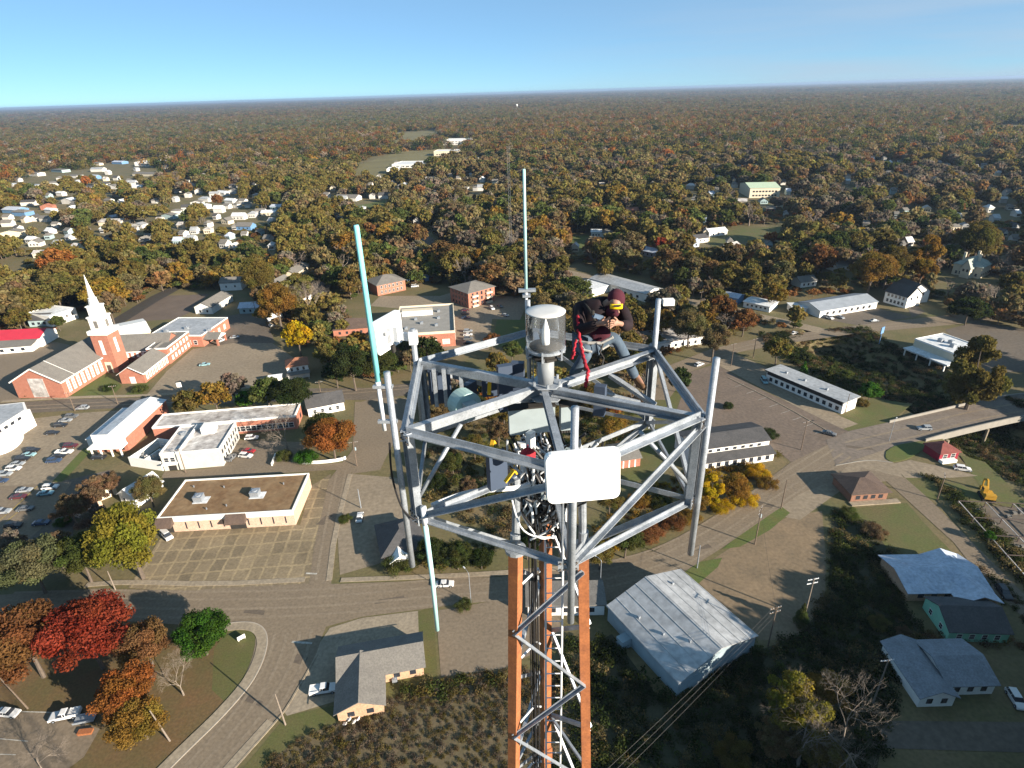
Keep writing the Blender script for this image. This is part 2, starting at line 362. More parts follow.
# --- roads (z .06)
def road(pts, m=ASPH, z=.06, nm='road'): return sheet(nm, pts, m, z)
R1 = [(-120,602),(0,595),(100,588.5),(180,592.5),(209,589),(304,584),(340,584),(420,581),(500,577),(600,565),(655,551),(698,528),(740,500),(790,463),(850,434),(872,444),(830,482),(800,494),(774,512),(722,548),(681,574),(640,592),(600,603),(560,606),(481,601),(451,605.5),(417,610),(362,617),(322,628),(265,628),(228,628),(140,622),(0,618),(-120,622)]
road(R1)
road(smooth_line([(255,626),(256,640),(252,660),(240,686),(215,714),(180,746),(140,790),(205,800),(238,768),(273,724),(284,709),(300,684),(316,655),(321,640),(326,627)],1), z=.064)
road([(329,480),(352.6,450),(355,402),(368,402),(364,440),(351.5,473),(336,534),(331,586),(309,586),(314,548)], z=.064)
road([(-120,410),(0,403.5),(70,399),(137,397.8),(200,394),(307,388.5),(367,388),(440,380),(470,374),(470,384),(420,394),(367,400),(309,400),(200,405),(100,409),(0,415),(-120,422)], ASPH2, .06)
road([(160,479),(165,471.5),(224,468),(317,465),(350,462),(350,470),(331,470),(240,476)], ASPH, .056)
road([(640,400),(668,366),(711,349),(760,338),(825,330),(860,325),(940,316),(1060,306),(1060,314),(940,326),(860,333),(790,343),(735,353),(690,372),(668,400)], ASPH, .058)
road([(560,268),(620,282),(657,292),(726,306),(770,316),(826,329),(818,333),(765,321),(722,311),(655,298),(560,275)], ASPH3, .06)
road([(905,300),(870,278),(850,262),(858,260),(884,278),(925,312),(912,318)], ASPH2, .058)
road([(850,431),(890,422),(850+140,398.3),(1024,394),(1100,388),(1100,404),(1024,416),(951,432.5),(925.6,440),(912,441),(836,466),(826,440)], mat('bridge_asphalt', (.17,.14,.115), col2=(.13,.108,.09), scale=.1, fine=.9), .075)
road([(862,468),(905,478),(929,499),(1024,594),(1100,660),(1100,690),(1024,618),(989,588),(954,543),(907,500),(886,481),(850,480)], ASPH, .062)
road([(886,721),(1100,723),(1100,755),(870,748)], ASPH2, .06)
road([(105,324),(150,297),(175,285),(180,289),(160,300),(112,330)], mat('cinder_track', (.05,.045,.04), var=.3), .05)
road([(414,226),(432,238),(460,262),(452,268),(420,246),(404,230)], mat('brown_track', (.13,.10,.085), var=.3), .05)
# traffic island
isl = smooth_line(gp([(886,452),(894,446),(910,443),(926,441),(924,450),(909,459),(893,463),(885,459),(886,452)]), 2)
MB().prism(isl[:-1], .04, .19).build('traffic_island', GRS2, kind='structure')
# --- kerbs, sidewalks, markings
strip('sidewalk', [(224,631.5),(238,629.8),(249,630.5),(255.5,635),(257.5,643),(255,655),(250,668),(240,685),(214,714),(178,748),(150,776)], 0, 2.0, CONC, .02, .13)
strip('kerb', [(224,631.5),(238,629.8),(249,630.5),(255.5,635),(257.5,643),(255,655),(250,668),(240,685),(214,714),(178,748),(150,776)], 2.0, 2.25, mat('pale_kerb', (.34,.30,.25), var=.2), .02, .15)
strip('kerb', [(318,655),(304,680),(286,711),(275,724),(236,768),(222,784)], .0, -.35, CONC, .02, .14)
strip('sidewalk', [(275,724),(236,768),(222,784)], -.35, -2.0, CONC, .02, .10)
strip('sidewalk', [(84,588),(122,585),(209,587.5),(304,582.8)], .2, 1.7, CONC, .02, .13, k=1)
strip('sidewalk', [(340,583),(420,580),(500,576),(560,571)], .2, 1.6, CONC, .02, .13, k=1)
strip('sidewalk', [(0,403),(70,398.6),(137,397.3),(200,393.6)], .3, 2.0, CONC, .02, .12, k=1)
strip('sidewalk', [(353,474),(338,534),(333,580)], -.2, -1.6, CONC, .02, .12, k=1)
strip('kerb', [(728,378),(780,404),(834,435)], 0, .3, CONC, .05, .14, k=1)
strip('kerb', [(836,466),(868,460),(892,463)], 0, .3, RAIL, .05, .14)
def line(pts, w=.16, z=.085, m=PAINT): return strip('road_marking', pts, -w/2, w/2, m, z, k=0)
line([(292,642),(312,643.5)], .5); line([(306,573.5),(317,574)], .5)
line([(0,739),(28,741.5)], .15); line([(0,754.5),(16,755)], .15); line([(20,711.8),(57,712.8)], .2)
for i in range(9):
    t = i/8; a = (744+(836-744)*t, 384+(437-384)*t); line([a, (a[0]-9, a[1]+3.0)], .14, .062)
line([(0,520),(10,512),(38,486)], .22, m=YPAINT); line([(6,522),(22,509)], .22, m=YPAINT)
WORN = mat('worn_wheel_track', (.205,.165,.118), col2=(.17,.135,.098), scale=.15, fine=1.6); PATCH = mat('asphalt_repair', (.115,.092,.070), var=.2, scale=.5, fine=2)
for pts_, offs in (([(0,607),(100,604),(209,607),(322,604),(430,594),(540,586),(640,571),(700,545),(765,500),(840,452)], (-3.4,-.9,2.0,4.4)), ([(292,632),(287,655),(272,686),(246,724),(200,775)], (-3.6,-1.0,1.8,4.2)), ([(0,409),(100,404),(200,399.5),(330,393.5),(420,386)], (-1.6,1.4)), ([(342,470),(328,540),(322,580)], (-1.4,1.2)), ([(850,446),(912,432),(980,413),(1080,398)], (-2.6,2.2)), ([(700,360),(770,341),(860,329),(950,319)], (-1.6,1.4))):
    for w_ in offs: strip('wheel_track', pts_, w_-.35, w_+.35, WORN, .0795 if pts_[0][0] != 850 else .0835)
for px_, py_, a_, b_ in ((255,612,5,1.4),(390,600,7,1.2),(520,588,4,2),(700,548,6,1.5),(300,660,3,2.2),(250,700,6,1.2),(765,505,5,2),(120,604,4,2.4),(325,520,2,5),(60,408,7,1.1),(250,398,9,1),(860,448,8,1.5)):
    c_ = G(px_, py_); q_ = .4*math.sin(px_); MB().add([(c_.x+(x*math.cos(q_)-y*math.sin(q_)), c_.y+(x*math.sin(q_)+y*math.cos(q_)), .0765) for x, y in ((-a_/2,-b_/2),(a_/2,-b_/2*.8),(a_/2*.9,b_/2),(-a_/2,b_/2*.9))], [(0,1,2,3)]).build('asphalt_patch', PATCH, kind='structure')
# the bridge deck and its railings over the cutting
def at_h(pts, z): return [G(p[0], p[1], z) for p in pts]
def wall_line(name, pts, z0, z1, t, m, kind=None, **kw):
    l = smooth_line(gp(pts), 1); a = offset_line(l, t/2); b = offset_line(l, -t/2); n = len(l); mb = MB(); vs = []
    for p, q in zip(a, b): vs += [(*p, z0), (*q, z0), (*q, z1), (*p, z1)]
    fs = [(0,1,2,3), (4*n-4,4*n-1,4*n-2,4*n-3)]
    for i in range(n-1):
        o = 4*i; fs += [(o+3,o+2,o+6,o+7), (o,o+3,o+7,o+4), (o+1,o+5,o+6,o+2), (o,o+4,o+5,o+1)]
    return mb.add(vs, fs).build(name, m, kind=kind, **kw)
br = empty('road_bridge', G(985,418), label='concrete road bridge with pale railings over the railway cutting', cat='bridge')
def under(o): o.parent = br; o.matrix_parent_inverse = Matrix.Translation(-G(985,418)); return o
under(wall_line('railing', [(889,423),(930,413.5),(990,399.5),(1024,395),(1100,389)], -.9, 1.0, .35, RAIL))
under(wall_line('railing', [(925,441.5),(951,434),(1000,422.5),(1024,417.5),(1100,406)], -1.3, 1.0, .4, RAIL))
dk = gp([(905,420),(990,399.5),(1024,395.5),(1100,389),(1100,405),(1024,416.5),(951,433),(930,438)])
under(MB().prism(dk, -1.2, .03).build('deck', RAIL))
for p in ((949,441),(989,430),(1030,420)):
    q = G(p[0], p[1]-4); under(MB().lathe([(.5,-7),(.5,-1.2)], (q.x,q.y,0), 10).build('column', CONC))

# ------------------------------------------------------------------ trees
def clump_cloud(rng, lobes, n, size, flat=.0):
    """leaf-sized faces spread through a crown of lobes; returns vertices, per-face shade"""
    w = np.array([l[3]**2 for l in lobes]); idx = rng.choice(len(lobes), n, p=w/w.sum())
    Lb = np.array([l[:4] for l in lobes]); c = Lb[idx, :3]; r = Lb[idx, 3]
    d = rng.normal(size=(n,3)); d[:,2] = d[:,2]*.85+.25; d /= np.linalg.norm(d, axis=1)[:,None]
    pos = c + d*(r*rng.uniform(.25,1.25,n)**.7)[:,None]*np.array([1,1,.85])
    nrm = d+rng.normal(scale=.75, size=(n,3)); nrm /= np.linalg.norm(nrm, axis=1)[:,None]
    t = np.cross(nrm, rng.normal(size=(n,3))); t /= np.linalg.norm(t, axis=1)[:,None]; b = np.cross(nrm, t)
    s = size*rng.uniform(.6,1.35,n)[:,None]
    v = np.stack([pos-t*s, pos-b*s*.62, pos+t*s, pos+b*s*.62], 1).reshape(-1,3)
    lobe_tone = rng.uniform(.80,1.2,len(lobes))
    hue = rng.uniform(-1,1,len(lobes))
    tone = lobe_tone[idx]*rng.uniform(.72,1.28,n); h = hue[idx]
    col = np.stack([tone*(1+.10*h), tone*(1-.06*h), tone*(1-.15*np.abs(h))], 1)
    return v, col
def cloud_mesh(name, v, col, extra=None, mats=()):
    """v: quads (4n,3), colours per quad; extra: an MB of bark with material index 1"""
    n = len(v)//4; ev = np.array(extra.v, float).reshape(-1,3) if extra else np.zeros((0,3)); ef = extra.f if extra else []
    me = bpy.data.meshes.new(name); V = np.concatenate([v, ev]); me.vertices.add(len(V)); me.vertices.foreach_set('co', V.ravel().astype(np.float32))
    li = list(range(4*n)); ls = [4*i for i in range(n)]; 
    for f in ef:
        ls.append(len(li)); li += [i+4*n for i in f]
    me.loops.add(len(li)); me.loops.foreach_set('vertex_index', li); me.polygons.add(len(ls)); me.polygons.foreach_set('loop_start', ls)
    if ef: me.polygons.foreach_set('material_index', [0]*n+[1]*len(ef))
    at = me.attributes.new('leafcol', 'FLOAT_COLOR', 'FACE'); C = np.ones((len(ls),4), np.float32); C[:n,:3] = col; at.data.foreach_set('color', C.ravel())
    for x in mats: me.materials.append(x)
    me.update(calc_edges=True); me.validate(); return me
def lobes_round(rng, W=1.0, Hh=1.0, n=14, lr=(.2,.34)):
    n = int(n*2.6); lr = (lr[0]*.62, lr[1]*.66); out = [(0,0,.55*Hh,.24*W)]
    for _ in range(n):
        a = rng.uniform(0,6.283); u = rng.uniform(-.55,1); rr = math.sqrt(max(0,1-u*u))*rng.uniform(.45,1)**.7*.5*W*.80
        out.append((rr*math.cos(a), rr*math.sin(a), Hh*(.58+u*.27), rng.uniform(*lr)*W*.62))
    return out
def lobes_cone(rng, W=.5, Hh=1.0, n=16):
    out = []
    for i in range(n):
        t = i/(n-1); a = i*2.4; rr = .30*W*(1-t); out.append((rr*math.cos(a), rr*math.sin(a), Hh*(.12+.80*t), W*(.30*(1-t)+.07)))
    return out
def trunk_mb(rng, Hh, top, r, lobes=(), n=6, mb=None):
    mb = mb or MB(); mb.tube([(0,0,-.1),(.01*Hh,0,top*.5),(0,.01*Hh,top)], [r, r*.75, r*.45], n, False)
    for l in list(lobes)[1:9]: mb.tube([(0,0,top*rng.uniform(.5,.9)), (l[0]*.5,l[1]*.5,(l[2]+top*.8)/2), (l[0]*.95,l[1]*.95,l[2])], [r*.42,r*.28,r*.1], 4, False)
    return mb
def bare_mb(rng, Hh=10.0, spread=.45, depth=5, mb=None, r0=.022, n=3):
    mb = mb or MB()
    def grow(p, d, l, r, k):
        q = p+d*l; mb.tube([p, (p+q)/2+Vector(rng.normal(scale=l*.04, size=3)), q], [r, r*.8, r*.6], n if k < depth-1 else 5, False)
        if k == 0: return
        for _ in range(3 if k > 1 else 4):
            e = (d+Vector(rng.normal(scale=spread, size=3))+Vector((0,0,.10))).normalized(); grow(q, e, l*rng.uniform(.62,.86), r*.58, k-1)
    grow(Vector((0,0,-.1)), Vector((0,0,1)), Hh*.27, Hh*r0, depth)
    return mb
def make_tree_kind(seed, kind, n, size):
    """(crown mesh, trunk mesh) in a 10 m tall tree"""
    rng = np.random.default_rng(seed)
    if kind == 'round': lb = lobes_round(rng, 9.5, 10, 16)
    elif kind == 'tall': lb = lobes_round(rng, 6.2, 10, 14); lb = [(x,y,5.3+(z-5.8)*1.35,r) for x,y,z,r in lb]
    elif kind == 'cone': lb = lobes_cone(rng, 4.6, 10)
    elif kind == 'bush': lb = [(x,y,z*.62-1.2,r) for x,y,z,r in lobes_round(rng, 12, 10, 12)]
    elif kind == 'thin': lb = lobes_round(rng, 8.5, 10, 15, (.14,.24))
    v, c = clump_cloud(rng, lb, n, size)
    tm = trunk_mb(rng, 10, 5.5, .24, lb)
    return cloud_mesh('crown', v, c, None, [FOL]), tm.mesh('trunk', BARK), lb, v, c
KINDS = {}
for k, (kd, n) in enumerate((('round',1),('round',2),('round',3),('tall',4),('cone',5),('bush',6),('thin',7))):
    near = make_tree_kind(100+k, kd, 20000 if kd in ('round','tall') else 12000, .155)
    mid = make_tree_kind(200+k, kd, 3000, .38)
    KINDS.setdefault(kd, []).append((near, mid))
BARE = []
for s in (1,2,3):
    rng = np.random.default_rng(300+s)
    BARE.append((bare_mb(rng, 10, .46, 7, r0=.014).mesh('crown', PALEBARK), bare_mb(rng, 10, .45, 5, r0=.02).mesh('crown', PALEBARK)))
BTRUNK = MB().tube([(0,0,-.15),(0,0,1.6)], [.20,.155], 7, False).mesh('trunk', PALEBARK)
TINT = dict(olive=(.132,.108,.034), green=(.070,.085,.027), brightgreen=(.05,.12,.018), dark=(.036,.050,.018), gold=(.19,.120,.028), yellow=(.38,.25,.015),
            orange=(.225,.088,.026), rust=(.165,.082,.034), red=(.19,.036,.020), brown=(.145,.104,.060), grey=(.155,.125,.10), russet=(.170,.100,.046), khaki=(.150,.122,.058), sage=(.115,.118,.062), lime=(.155,.135,.022))
COLWORD = dict(olive='olive', green='green', brightgreen='bright green', dark='dark green', gold='golden', yellow='yellow', orange='orange', rust='rusty brown', red='red',
               brown='brown', grey='grey-brown', russet='russet', khaki='khaki', sage='sage', lime='lime')
TREES = []                                    # (x, y, radius) of every tree stood on its own
def tree_at(x, y, h, tint, kind, label, group=None, wscale=1.0, near=None, rz=None, nm='tree'):
    z = float(ground_z(x, y)); rz = random.uniform(0,6.28) if rz is None else rz
    t = empty(nm, (x,y,z), rz, label=label, cat='bush' if kind == 'bush' else 'tree', group=group)
    near = (math.hypot(x,y) < 190 or h*ppm((x,y,h/2)) > 42) if near is None else near
    s = h/10; c = TINT[tint]; j = random.uniform(.85,1.15); c = tuple(q*j*random.uniform(.94,1.06) for q in c)
    if kind == 'bare':
        b = random.choice(BARE)[0 if near else 1]
        inst('trunk', BTRUNK, t, scale=(s,s,s)); inst('crown', b, t, scale=(s*wscale,s*wscale,s))
    else:
        k = random.choice(KINDS[kind])[0 if near else 1]
        if kind != 'bush': inst('trunk', k[1], t, scale=(s,s,s))
        o = inst('crown', k[0], t, scale=(s*wscale,s*wscale,s)); o.color = (*c, 1)
    TREES.append((x, y, s*4.5*wscale)); return t
FRAC = dict(round=.82, tall=.56, cone=.42, bush=1.05, thin=.76, bare=.75)
def tree(px, py, w, tint, kind='round', label=None, hs=1.0, group=None, nm='tree', near=None):
    """a tree whose crown is centred on a measured spot and w pixels wide"""
    h = 8.0
    for _ in range(6):
        q = G(px, py, h*(.30 if kind == 'bush' else .57)); wid = w/ppm(q); h = wid/FRAC[kind]*hs
    return tree_at(q.x, q.y, h, tint, kind, label, group, wscale=1/hs, nm=nm, near=near)

# ------------------------------------------------------------------ the trees one can point at
T = tree
T(24, 640, 78, 'rust', 'round', 'big rusty orange tree at the left edge of the lawn, left of the red one')
T(87, 634, 80, 'red', 'round', 'large bright red maple on the lawn by the street corner', .9)
T(143, 642, 50, 'russet', 'round', 'smaller brown tree between the red maple and the round green tree')
T(200, 634, 53, 'brightgreen', 'round', 'round bright green tree at the street corner', .8)
T(176, 676, 42, 'grey', 'bare', 'leafless pale tree leaning on the lawn beside the curved sidewalk', .9)
T(124, 693, 56, 'orange', 'round', 'orange tree on the lawn in front of the yellow one')
T(138, 718, 52, 'gold', 'round', 'golden yellow tree at the tip of the lawn near the lamp pole', .9)
T(34, 756, 40, 'grey', 'bare', 'leafless bush-like tree beside the small parking lot in the corner', .7)
T(30, 562, 60, 'sage', 'round', 'grey-green tree at the street left of the dark green tree')
T(80, 556, 50, 'green', 'round', 'dark green tree between the grey-green and the olive tree')
T(127, 537, 66, 'lime', 'round', 'tall olive yellow tree at the corner of the patched concrete lot', 1.2)
T(148, 490, 30, 'khaki', 'round', 'small khaki tree behind the brown-roofed building corner')
for px_, py_, w_, lb_ in ((92,492,34,'bare brown tree behind the white canopy building'),(108,482,24,'small bare brown tree at the alley end by the low white walls'),(55,548,40,'bare brown tree over the deep shade left of the olive tree'),(8,545,36,'grey-brown tree at the left edge above the street')): T(px_, py_, w_, 'brown' if px_ != 8 else 'grey', 'thin', lb_)
for px_, py_, w_, tn_, lb_ in ((745,497,28,'yellow','yellow shrub by the road under the tall yellow tree'),(722,505,24,'yellow','bright yellow shrub at the foot of the tall yellow tree'),(768,482,22,'gold','golden shrub at the road corner under the two-tier building'),(690,516,24,'gold','golden shrub behind the right rear pipe foot')): T(px_, py_, w_, tn_, 'bush', lb_, nm='bush')
T(70, 508, 34, 'brown', 'thin', 'thin brown tree shading the parked cars')
T(97, 520, 36, 'grey', 'thin', 'bare brown tree beside the roofs behind the olive tree')
T(62, 521, 16, 'brightgreen', 'bush', 'bright green bush beside the shaded car park', nm='bush')
T(331, 436, 48, 'orange', 'round', 'orange and green autumn tree on the side street corner', .9)
T(322, 428, 34, 'green', 'round', 'green tree behind the orange corner tree')
T(283, 428, 38, 'grey', 'bare', 'leafless dark tree beside the white flat-roofed building')
T(306, 456, 24, 'brightgreen', 'bush', 'clipped green bush behind the low white garden wall', nm='bush')
T(283, 455, 18, 'green', 'bush', 'green shrub left of the garden wall', nm='bush')
T(188, 402, 28, 'olive', 'round', 'olive tree behind the long white roof, left end of the row')
T(214, 396, 32, 'gold', 'round', 'tan tree second in the row behind the long white roof')
T(232, 386, 30, 'grey', 'thin', 'purplish bare tree at the church parking lot')
T(246, 399, 20, 'brightgreen', 'round', 'small bright green tree in the row behind the white roof')
T(266, 392, 34, 'green', 'round', 'green tree right of the small bright green one')
T(292, 392, 38, 'dark', 'round', 'dark green tree at the right end of the row behind the white roof')
T(297, 335, 27, 'yellow', 'round', 'yellow-green tree behind the little two-storey house', 1.2)
T(276, 303, 36, 'gold', 'round', 'brown-gold tree at the far side of the church parking lot', 1.2)
T(255, 276, 34, 'olive', 'round', 'tall olive tree right of the white cottage', 1.2)
T(310, 298, 28, 'brown', 'bare', 'bare brown tree among the houses behind the parking lot', 1.2)
T(326, 354, 24, 'olive', 'round', 'olive tree behind the row of dark trees by the side street')
T(342, 352, 22, 'dark', 'round', 'dark green tree near the brown hip-roofed house')
T(352, 366, 40, 'dark', 'round', 'broad dark green tree under the turquoise whip antenna')
T(335, 372, 26, 'dark', 'round', 'dark green tree beside the little two-storey house')
T(377, 362, 36, 'green', 'round', 'green tree below the white panel on the left')
T(405, 342, 22, 'olive', 'round', 'olive tree in front of the brick office with the flat roof')
T(428, 350, 30, 'dark', 'round', 'dark green tree in front of the flat-roofed brick office')
T(492, 340, 16, 'rust', 'round', 'small rusty tree at the edge of the brick office lawn')
T(497, 362, 22, 'gold', 'round', 'golden tree seen beneath the beacon')
T(512, 350, 20, 'green', 'round', 'green tree just left of the beacon lamp')
T(680, 378, 26, 'dark', 'round', 'round dark green tree seen behind the platform right corner', .9)
T(400, 560, 34, 'green', 'bush', 'dark green bush at the kerb left of the tower', nm='bush')
T(430, 552, 34, 'dark', 'round', 'dark round shrub-like tree at the kerb by the hanging whip antenna', .8)
T(457, 556, 32, 'green', 'round', 'green tree at the kerb left of the tower legs', .8)
T(481, 558, 26, 'dark', 'round', 'dark tree directly left of the orange tower leg', .8)
for px_, py_, w_, tn_, lb_ in ((452,462,24,'green','green tree in the yard seen through the left platform bay'),(474,446,26,'olive','olive tree in the yard behind the left spoke'),(436,482,20,'dark','dark green tree in the yard beside the corner post'),(498,430,26,'brown','brown tree in the yard just left of the hub'),(468,486,22,'brown','brown tree in the yard above the lower left rail'),
        (505,470,24,'olive','olive tree in the yard behind the cable tangle'),(452,408,22,'dark','dark tree in the yard by the drum antenna'),(480,404,20,'green','green tree in the yard under the left spoke'),(520,410,22,'gold','golden tree in the yard behind the hub'),(612,424,28,'gold','golden tree in the field under the right front rail'),(596,446,22,'khaki','khaki tree in the field right of the white panel'),(575,400,20,'olive','olive tree in the field behind the hub')):
    T(px_, py_, w_, tn_, 'thin' if tn_ == 'brown' else 'round', lb_)
T(527, 545, 30, 'dark', 'round', 'dark tree seen through the tower lattice', .9)
T(463, 604, 18, 'green', 'bush', 'small bush at the head of the brown lot', nm='bush')
T(600, 555, 28, 'olive', 'round', 'olive tree right of the tower on the roadside bank')
T(626, 540, 34, 'green', 'round', 'green roadside tree beside the red shrubs')
T(650, 532, 30, 'rust', 'bush', 'rusty red shrub on the roadside bank', nm='bush')
T(672, 520, 28, 'rust', 'bush', 'larger orange-red shrub on the roadside bank near the pipe', nm='bush')
T(610, 500, 26, 'olive', 'round', 'olive tree under the right arm of the platform')
T(640, 498, 24, 'gold', 'bush', 'tan shrub between the diagonal braces', nm='bush')
T(660, 500, 24, 'green', 'bush', 'green shrub at the field corner behind the brace', nm='bush')
T(712, 489, 25, 'yellow', 'tall', 'tall narrow bright yellow tree at the road')
T(697, 502, 22, 'gold', 'round', 'golden tree just left of the tall yellow tree')
T(735, 486, 30, 'gold', 'round', 'pale golden tree right of the tall yellow one')
T(758, 470, 26, 'yellow', 'bush', 'low yellow shrub in front of the two-tier building', nm='bush')
T(770, 433, 18, 'dark', 'bush', 'dark shrub between the brown lot and the two-tier building', nm='bush')
T(728, 405, 12, 'dark', 'bush', 'small dark hedge clump on the brown lot', nm='bush')
T(984, 356, 50, 'olive', 'tall', 'very large olive-brown tree beside the bridge and the flat white commercial roof', 1.2)
T(804, 369, 9, 'brightgreen', 'cone', 'slim bright conifer behind the motel roof, left one')
T(830, 374, 10, 'green', 'cone', 'slim pointed conifer behind the motel roof, right one')
T(820, 379, 10, 'green', 'bush', 'small bush between the two slim conifers', nm='bush')
T(778, 349, 25, 'olive', 'round', 'olive tree at the bend of the far road')
T(808, 356, 14, 'green', 'bush', 'green bush on the ravine edge behind the motel', nm='bush')
T(848, 372, 14, 'green', 'bush', 'green bush in the ravine right of the conifers', nm='bush')
T(871, 391, 20, 'brightgreen', 'round', 'ragged light green tree at the end wall of the motel')
T(862, 402, 14, 'olive', 'bush', 'olive bush near the motel end wall', nm='bush')
T(970, 309, 36, 'dark', 'round', 'wide dark cedar behind the commercial building', .7)
T(873, 270, 40, 'gold', 'round', 'broad golden tree left of the white twin-gabled house')
T(890, 262, 34, 'olive', 'round', 'olive tree behind the white twin-gabled house', 1.2)
T(926, 258, 30, 'gold', 'tall', 'tall golden tree left of the ornate pale house', 1.1)
T(862, 235, 20, 'yellow', 'round', 'round lime yellow tree in the middle distance', .8)
T(1012, 284, 20, 'red', 'bush', 'red shrub at the right edge of the park', nm='bush')
T(1014, 265, 24, 'grey', 'bare', 'pale leafless tree above the red shrub')
T(980, 240, 40, 'olive', 'round', 'olive tree behind the ornate pale house')
T(683, 277, 17, 'green', 'round', 'rounded green tree alone beside the far road', 1.3)
T(720, 308, 30, 'rust', 'thin', 'bare reddish tree in front of the blue hut')
T(775, 294, 22, 'gold', 'round', 'golden tree behind the white mobile home')
T(718, 296, 18, 'olive', 'round', 'olive tree on the near side of the upper road')
T(715, 338, 30, 'brown', 'thin', 'brown thin tree at the bend of the road', 1.2)
T(690, 325, 36, 'khaki', 'round', 'khaki tree behind the platform, right of the white device')
T(662, 322, 30, 'gold', 'round', 'golden brown tree behind the worker')
T(650, 310, 20, 'khaki', 'round', 'khaki tree just right of the hood of the worker')
T(605, 268, 20, 'olive', 'round', 'olive tree in front of the long warehouse roof', 1.2)
T(990, 536, 11, 'brightgreen', 'round', 'small light green tree at the fence of the steel frame yard', 1.0)
T(803, 612, 12, 'green', 'cone', 'vine-covered green column around the dead pole', 1.1)
T(875, 530, 24, 'brown', 'bush', 'dark brown shrub at the edge of the mown slope', nm='bush')
T(850, 512, 20, 'green', 'bush', 'green shrub in front of the brown bungalow', nm='bush')
T(930, 588, 10, 'olive', 'bush', 'low bush behind the mint green house', nm='bush')
T(880, 622, 22, 'olive', 'bush', 'olive shrub catching light in the dark field', nm='bush')
T(905, 632, 18, 'brown', 'bush', 'brown shrub right of the olive one in the dark field', nm='bush')
T(798, 705, 66, 'lime', 'thin', 'big yellow-olive tree in the dark bottom field', 1.0)
T(778, 738, 46, 'khaki', 'thin', 'khaki tree at the lower left of the big yellow-olive tree', .8)
T(828, 690, 46, 'gold', 'thin', 'golden crown behind the big leafless tree', .9)
T(822, 752, 50, 'olive', 'thin', 'olive tree at the bottom edge under the leafless tree', .7)
T(806, 738, 70, 'grey', 'bare', 'smaller leafless tree tangled with the yellow-olive one at the bottom edge', .9)
T(848, 722, 100, 'grey', 'bare', 'big leafless grey tree at the bottom edge beside the yellow-olive one', .9)
T(735, 752, 40, 'olive', 'bush', 'olive scrub clump at the bottom edge left of the yellow-olive tree', nm='bush')
T(25, 300, 26, 'olive', 'round', 'olive tree left of the church steeple among white houses')
T(55, 290, 40, 'olive', 'round', 'broad olive tree left of the steeple tip', .8)
T(105, 292, 40, 'gold', 'round', 'golden tree right of the steeple tip', .8)
T(108, 305, 30, 'brown', 'thin', 'purple-brown tree behind the steeple')
T(57, 262, 34, 'orange', 'round', 'orange tree left of the small white house behind the steeple', .9)
T(134, 291, 18, 'brown', 'round', 'brown tree along the cinder track')
T(57, 322, 14, 'green', 'round', 'green tree beside the red metal roof')
T(17, 318, 22, 'olive', 'round', 'olive tree behind the red metal roof')
T(28, 394, 9, 'dark', 'bush', 'clipped shrub left of the pale church doorway', nm='bush')
T(47, 393, 9, 'dark', 'bush', 'clipped shrub right of the pale church doorway', nm='bush')
T(109, 387, 13, 'dark', 'bush', 'dark shrub on the lawn at the church corner', nm='bush')
T(140, 388, 15, 'green', 'bush', 'green hedge at the gable of the church wing', nm='bush')
T(345, 518, 14, 'green', 'bush', 'green bush at the white parked van', nm='bush')

# ------------------------------------------------------------------ woods: who stands where
TOWN = [(-120,344),(0,336),(30,326),(60,310),(100,318),(150,296),(168,290),(215,290),(262,297),(266,330),(326,338),(330,322),(345,305),(375,290),(440,284),(452,292),(500,297),(530,300),(536,330),(560,345),(600,372),(640,400),(668,368),(640,345),(640,330),(680,326),(712,346),(745,338),(742,318),(776,304),(800,301),(842,297),(880,290),(940,302),(968,322),(1024,324),(1150,330),(1150,900),(-150,900)]
OPEN = [[(357,165),(398,151),(450,148),(470,135),(470,150),(440,166),(400,182),(350,187)], [(390,133),(440,129),(447,139),(420,147),(393,147)],
        [(354,205),(387,198),(395,215),(363,224)], [(556,236),(600,232),(612,246),(575,254)], [(700,236),(742,226),(800,224),(805,236),(760,246),(712,256)],
        [(975,126),(1060,124),(1060,133),(985,138)], [(412,224),(436,236),(464,262),(452,272),(418,248),(400,230)],
        [(560,262),(640,276),(662,290),(700,300),(740,306),(775,316),(740,320),(655,302),(600,290),(562,285)],
        [(935,276),(1000,285),(1024,300),(950,300),(930,290)],
        [(0,262),(20,256),(34,270),(30,284),(0,290)], [(168,248),(220,214),(250,206),(262,216),(215,240),(170,258)]]
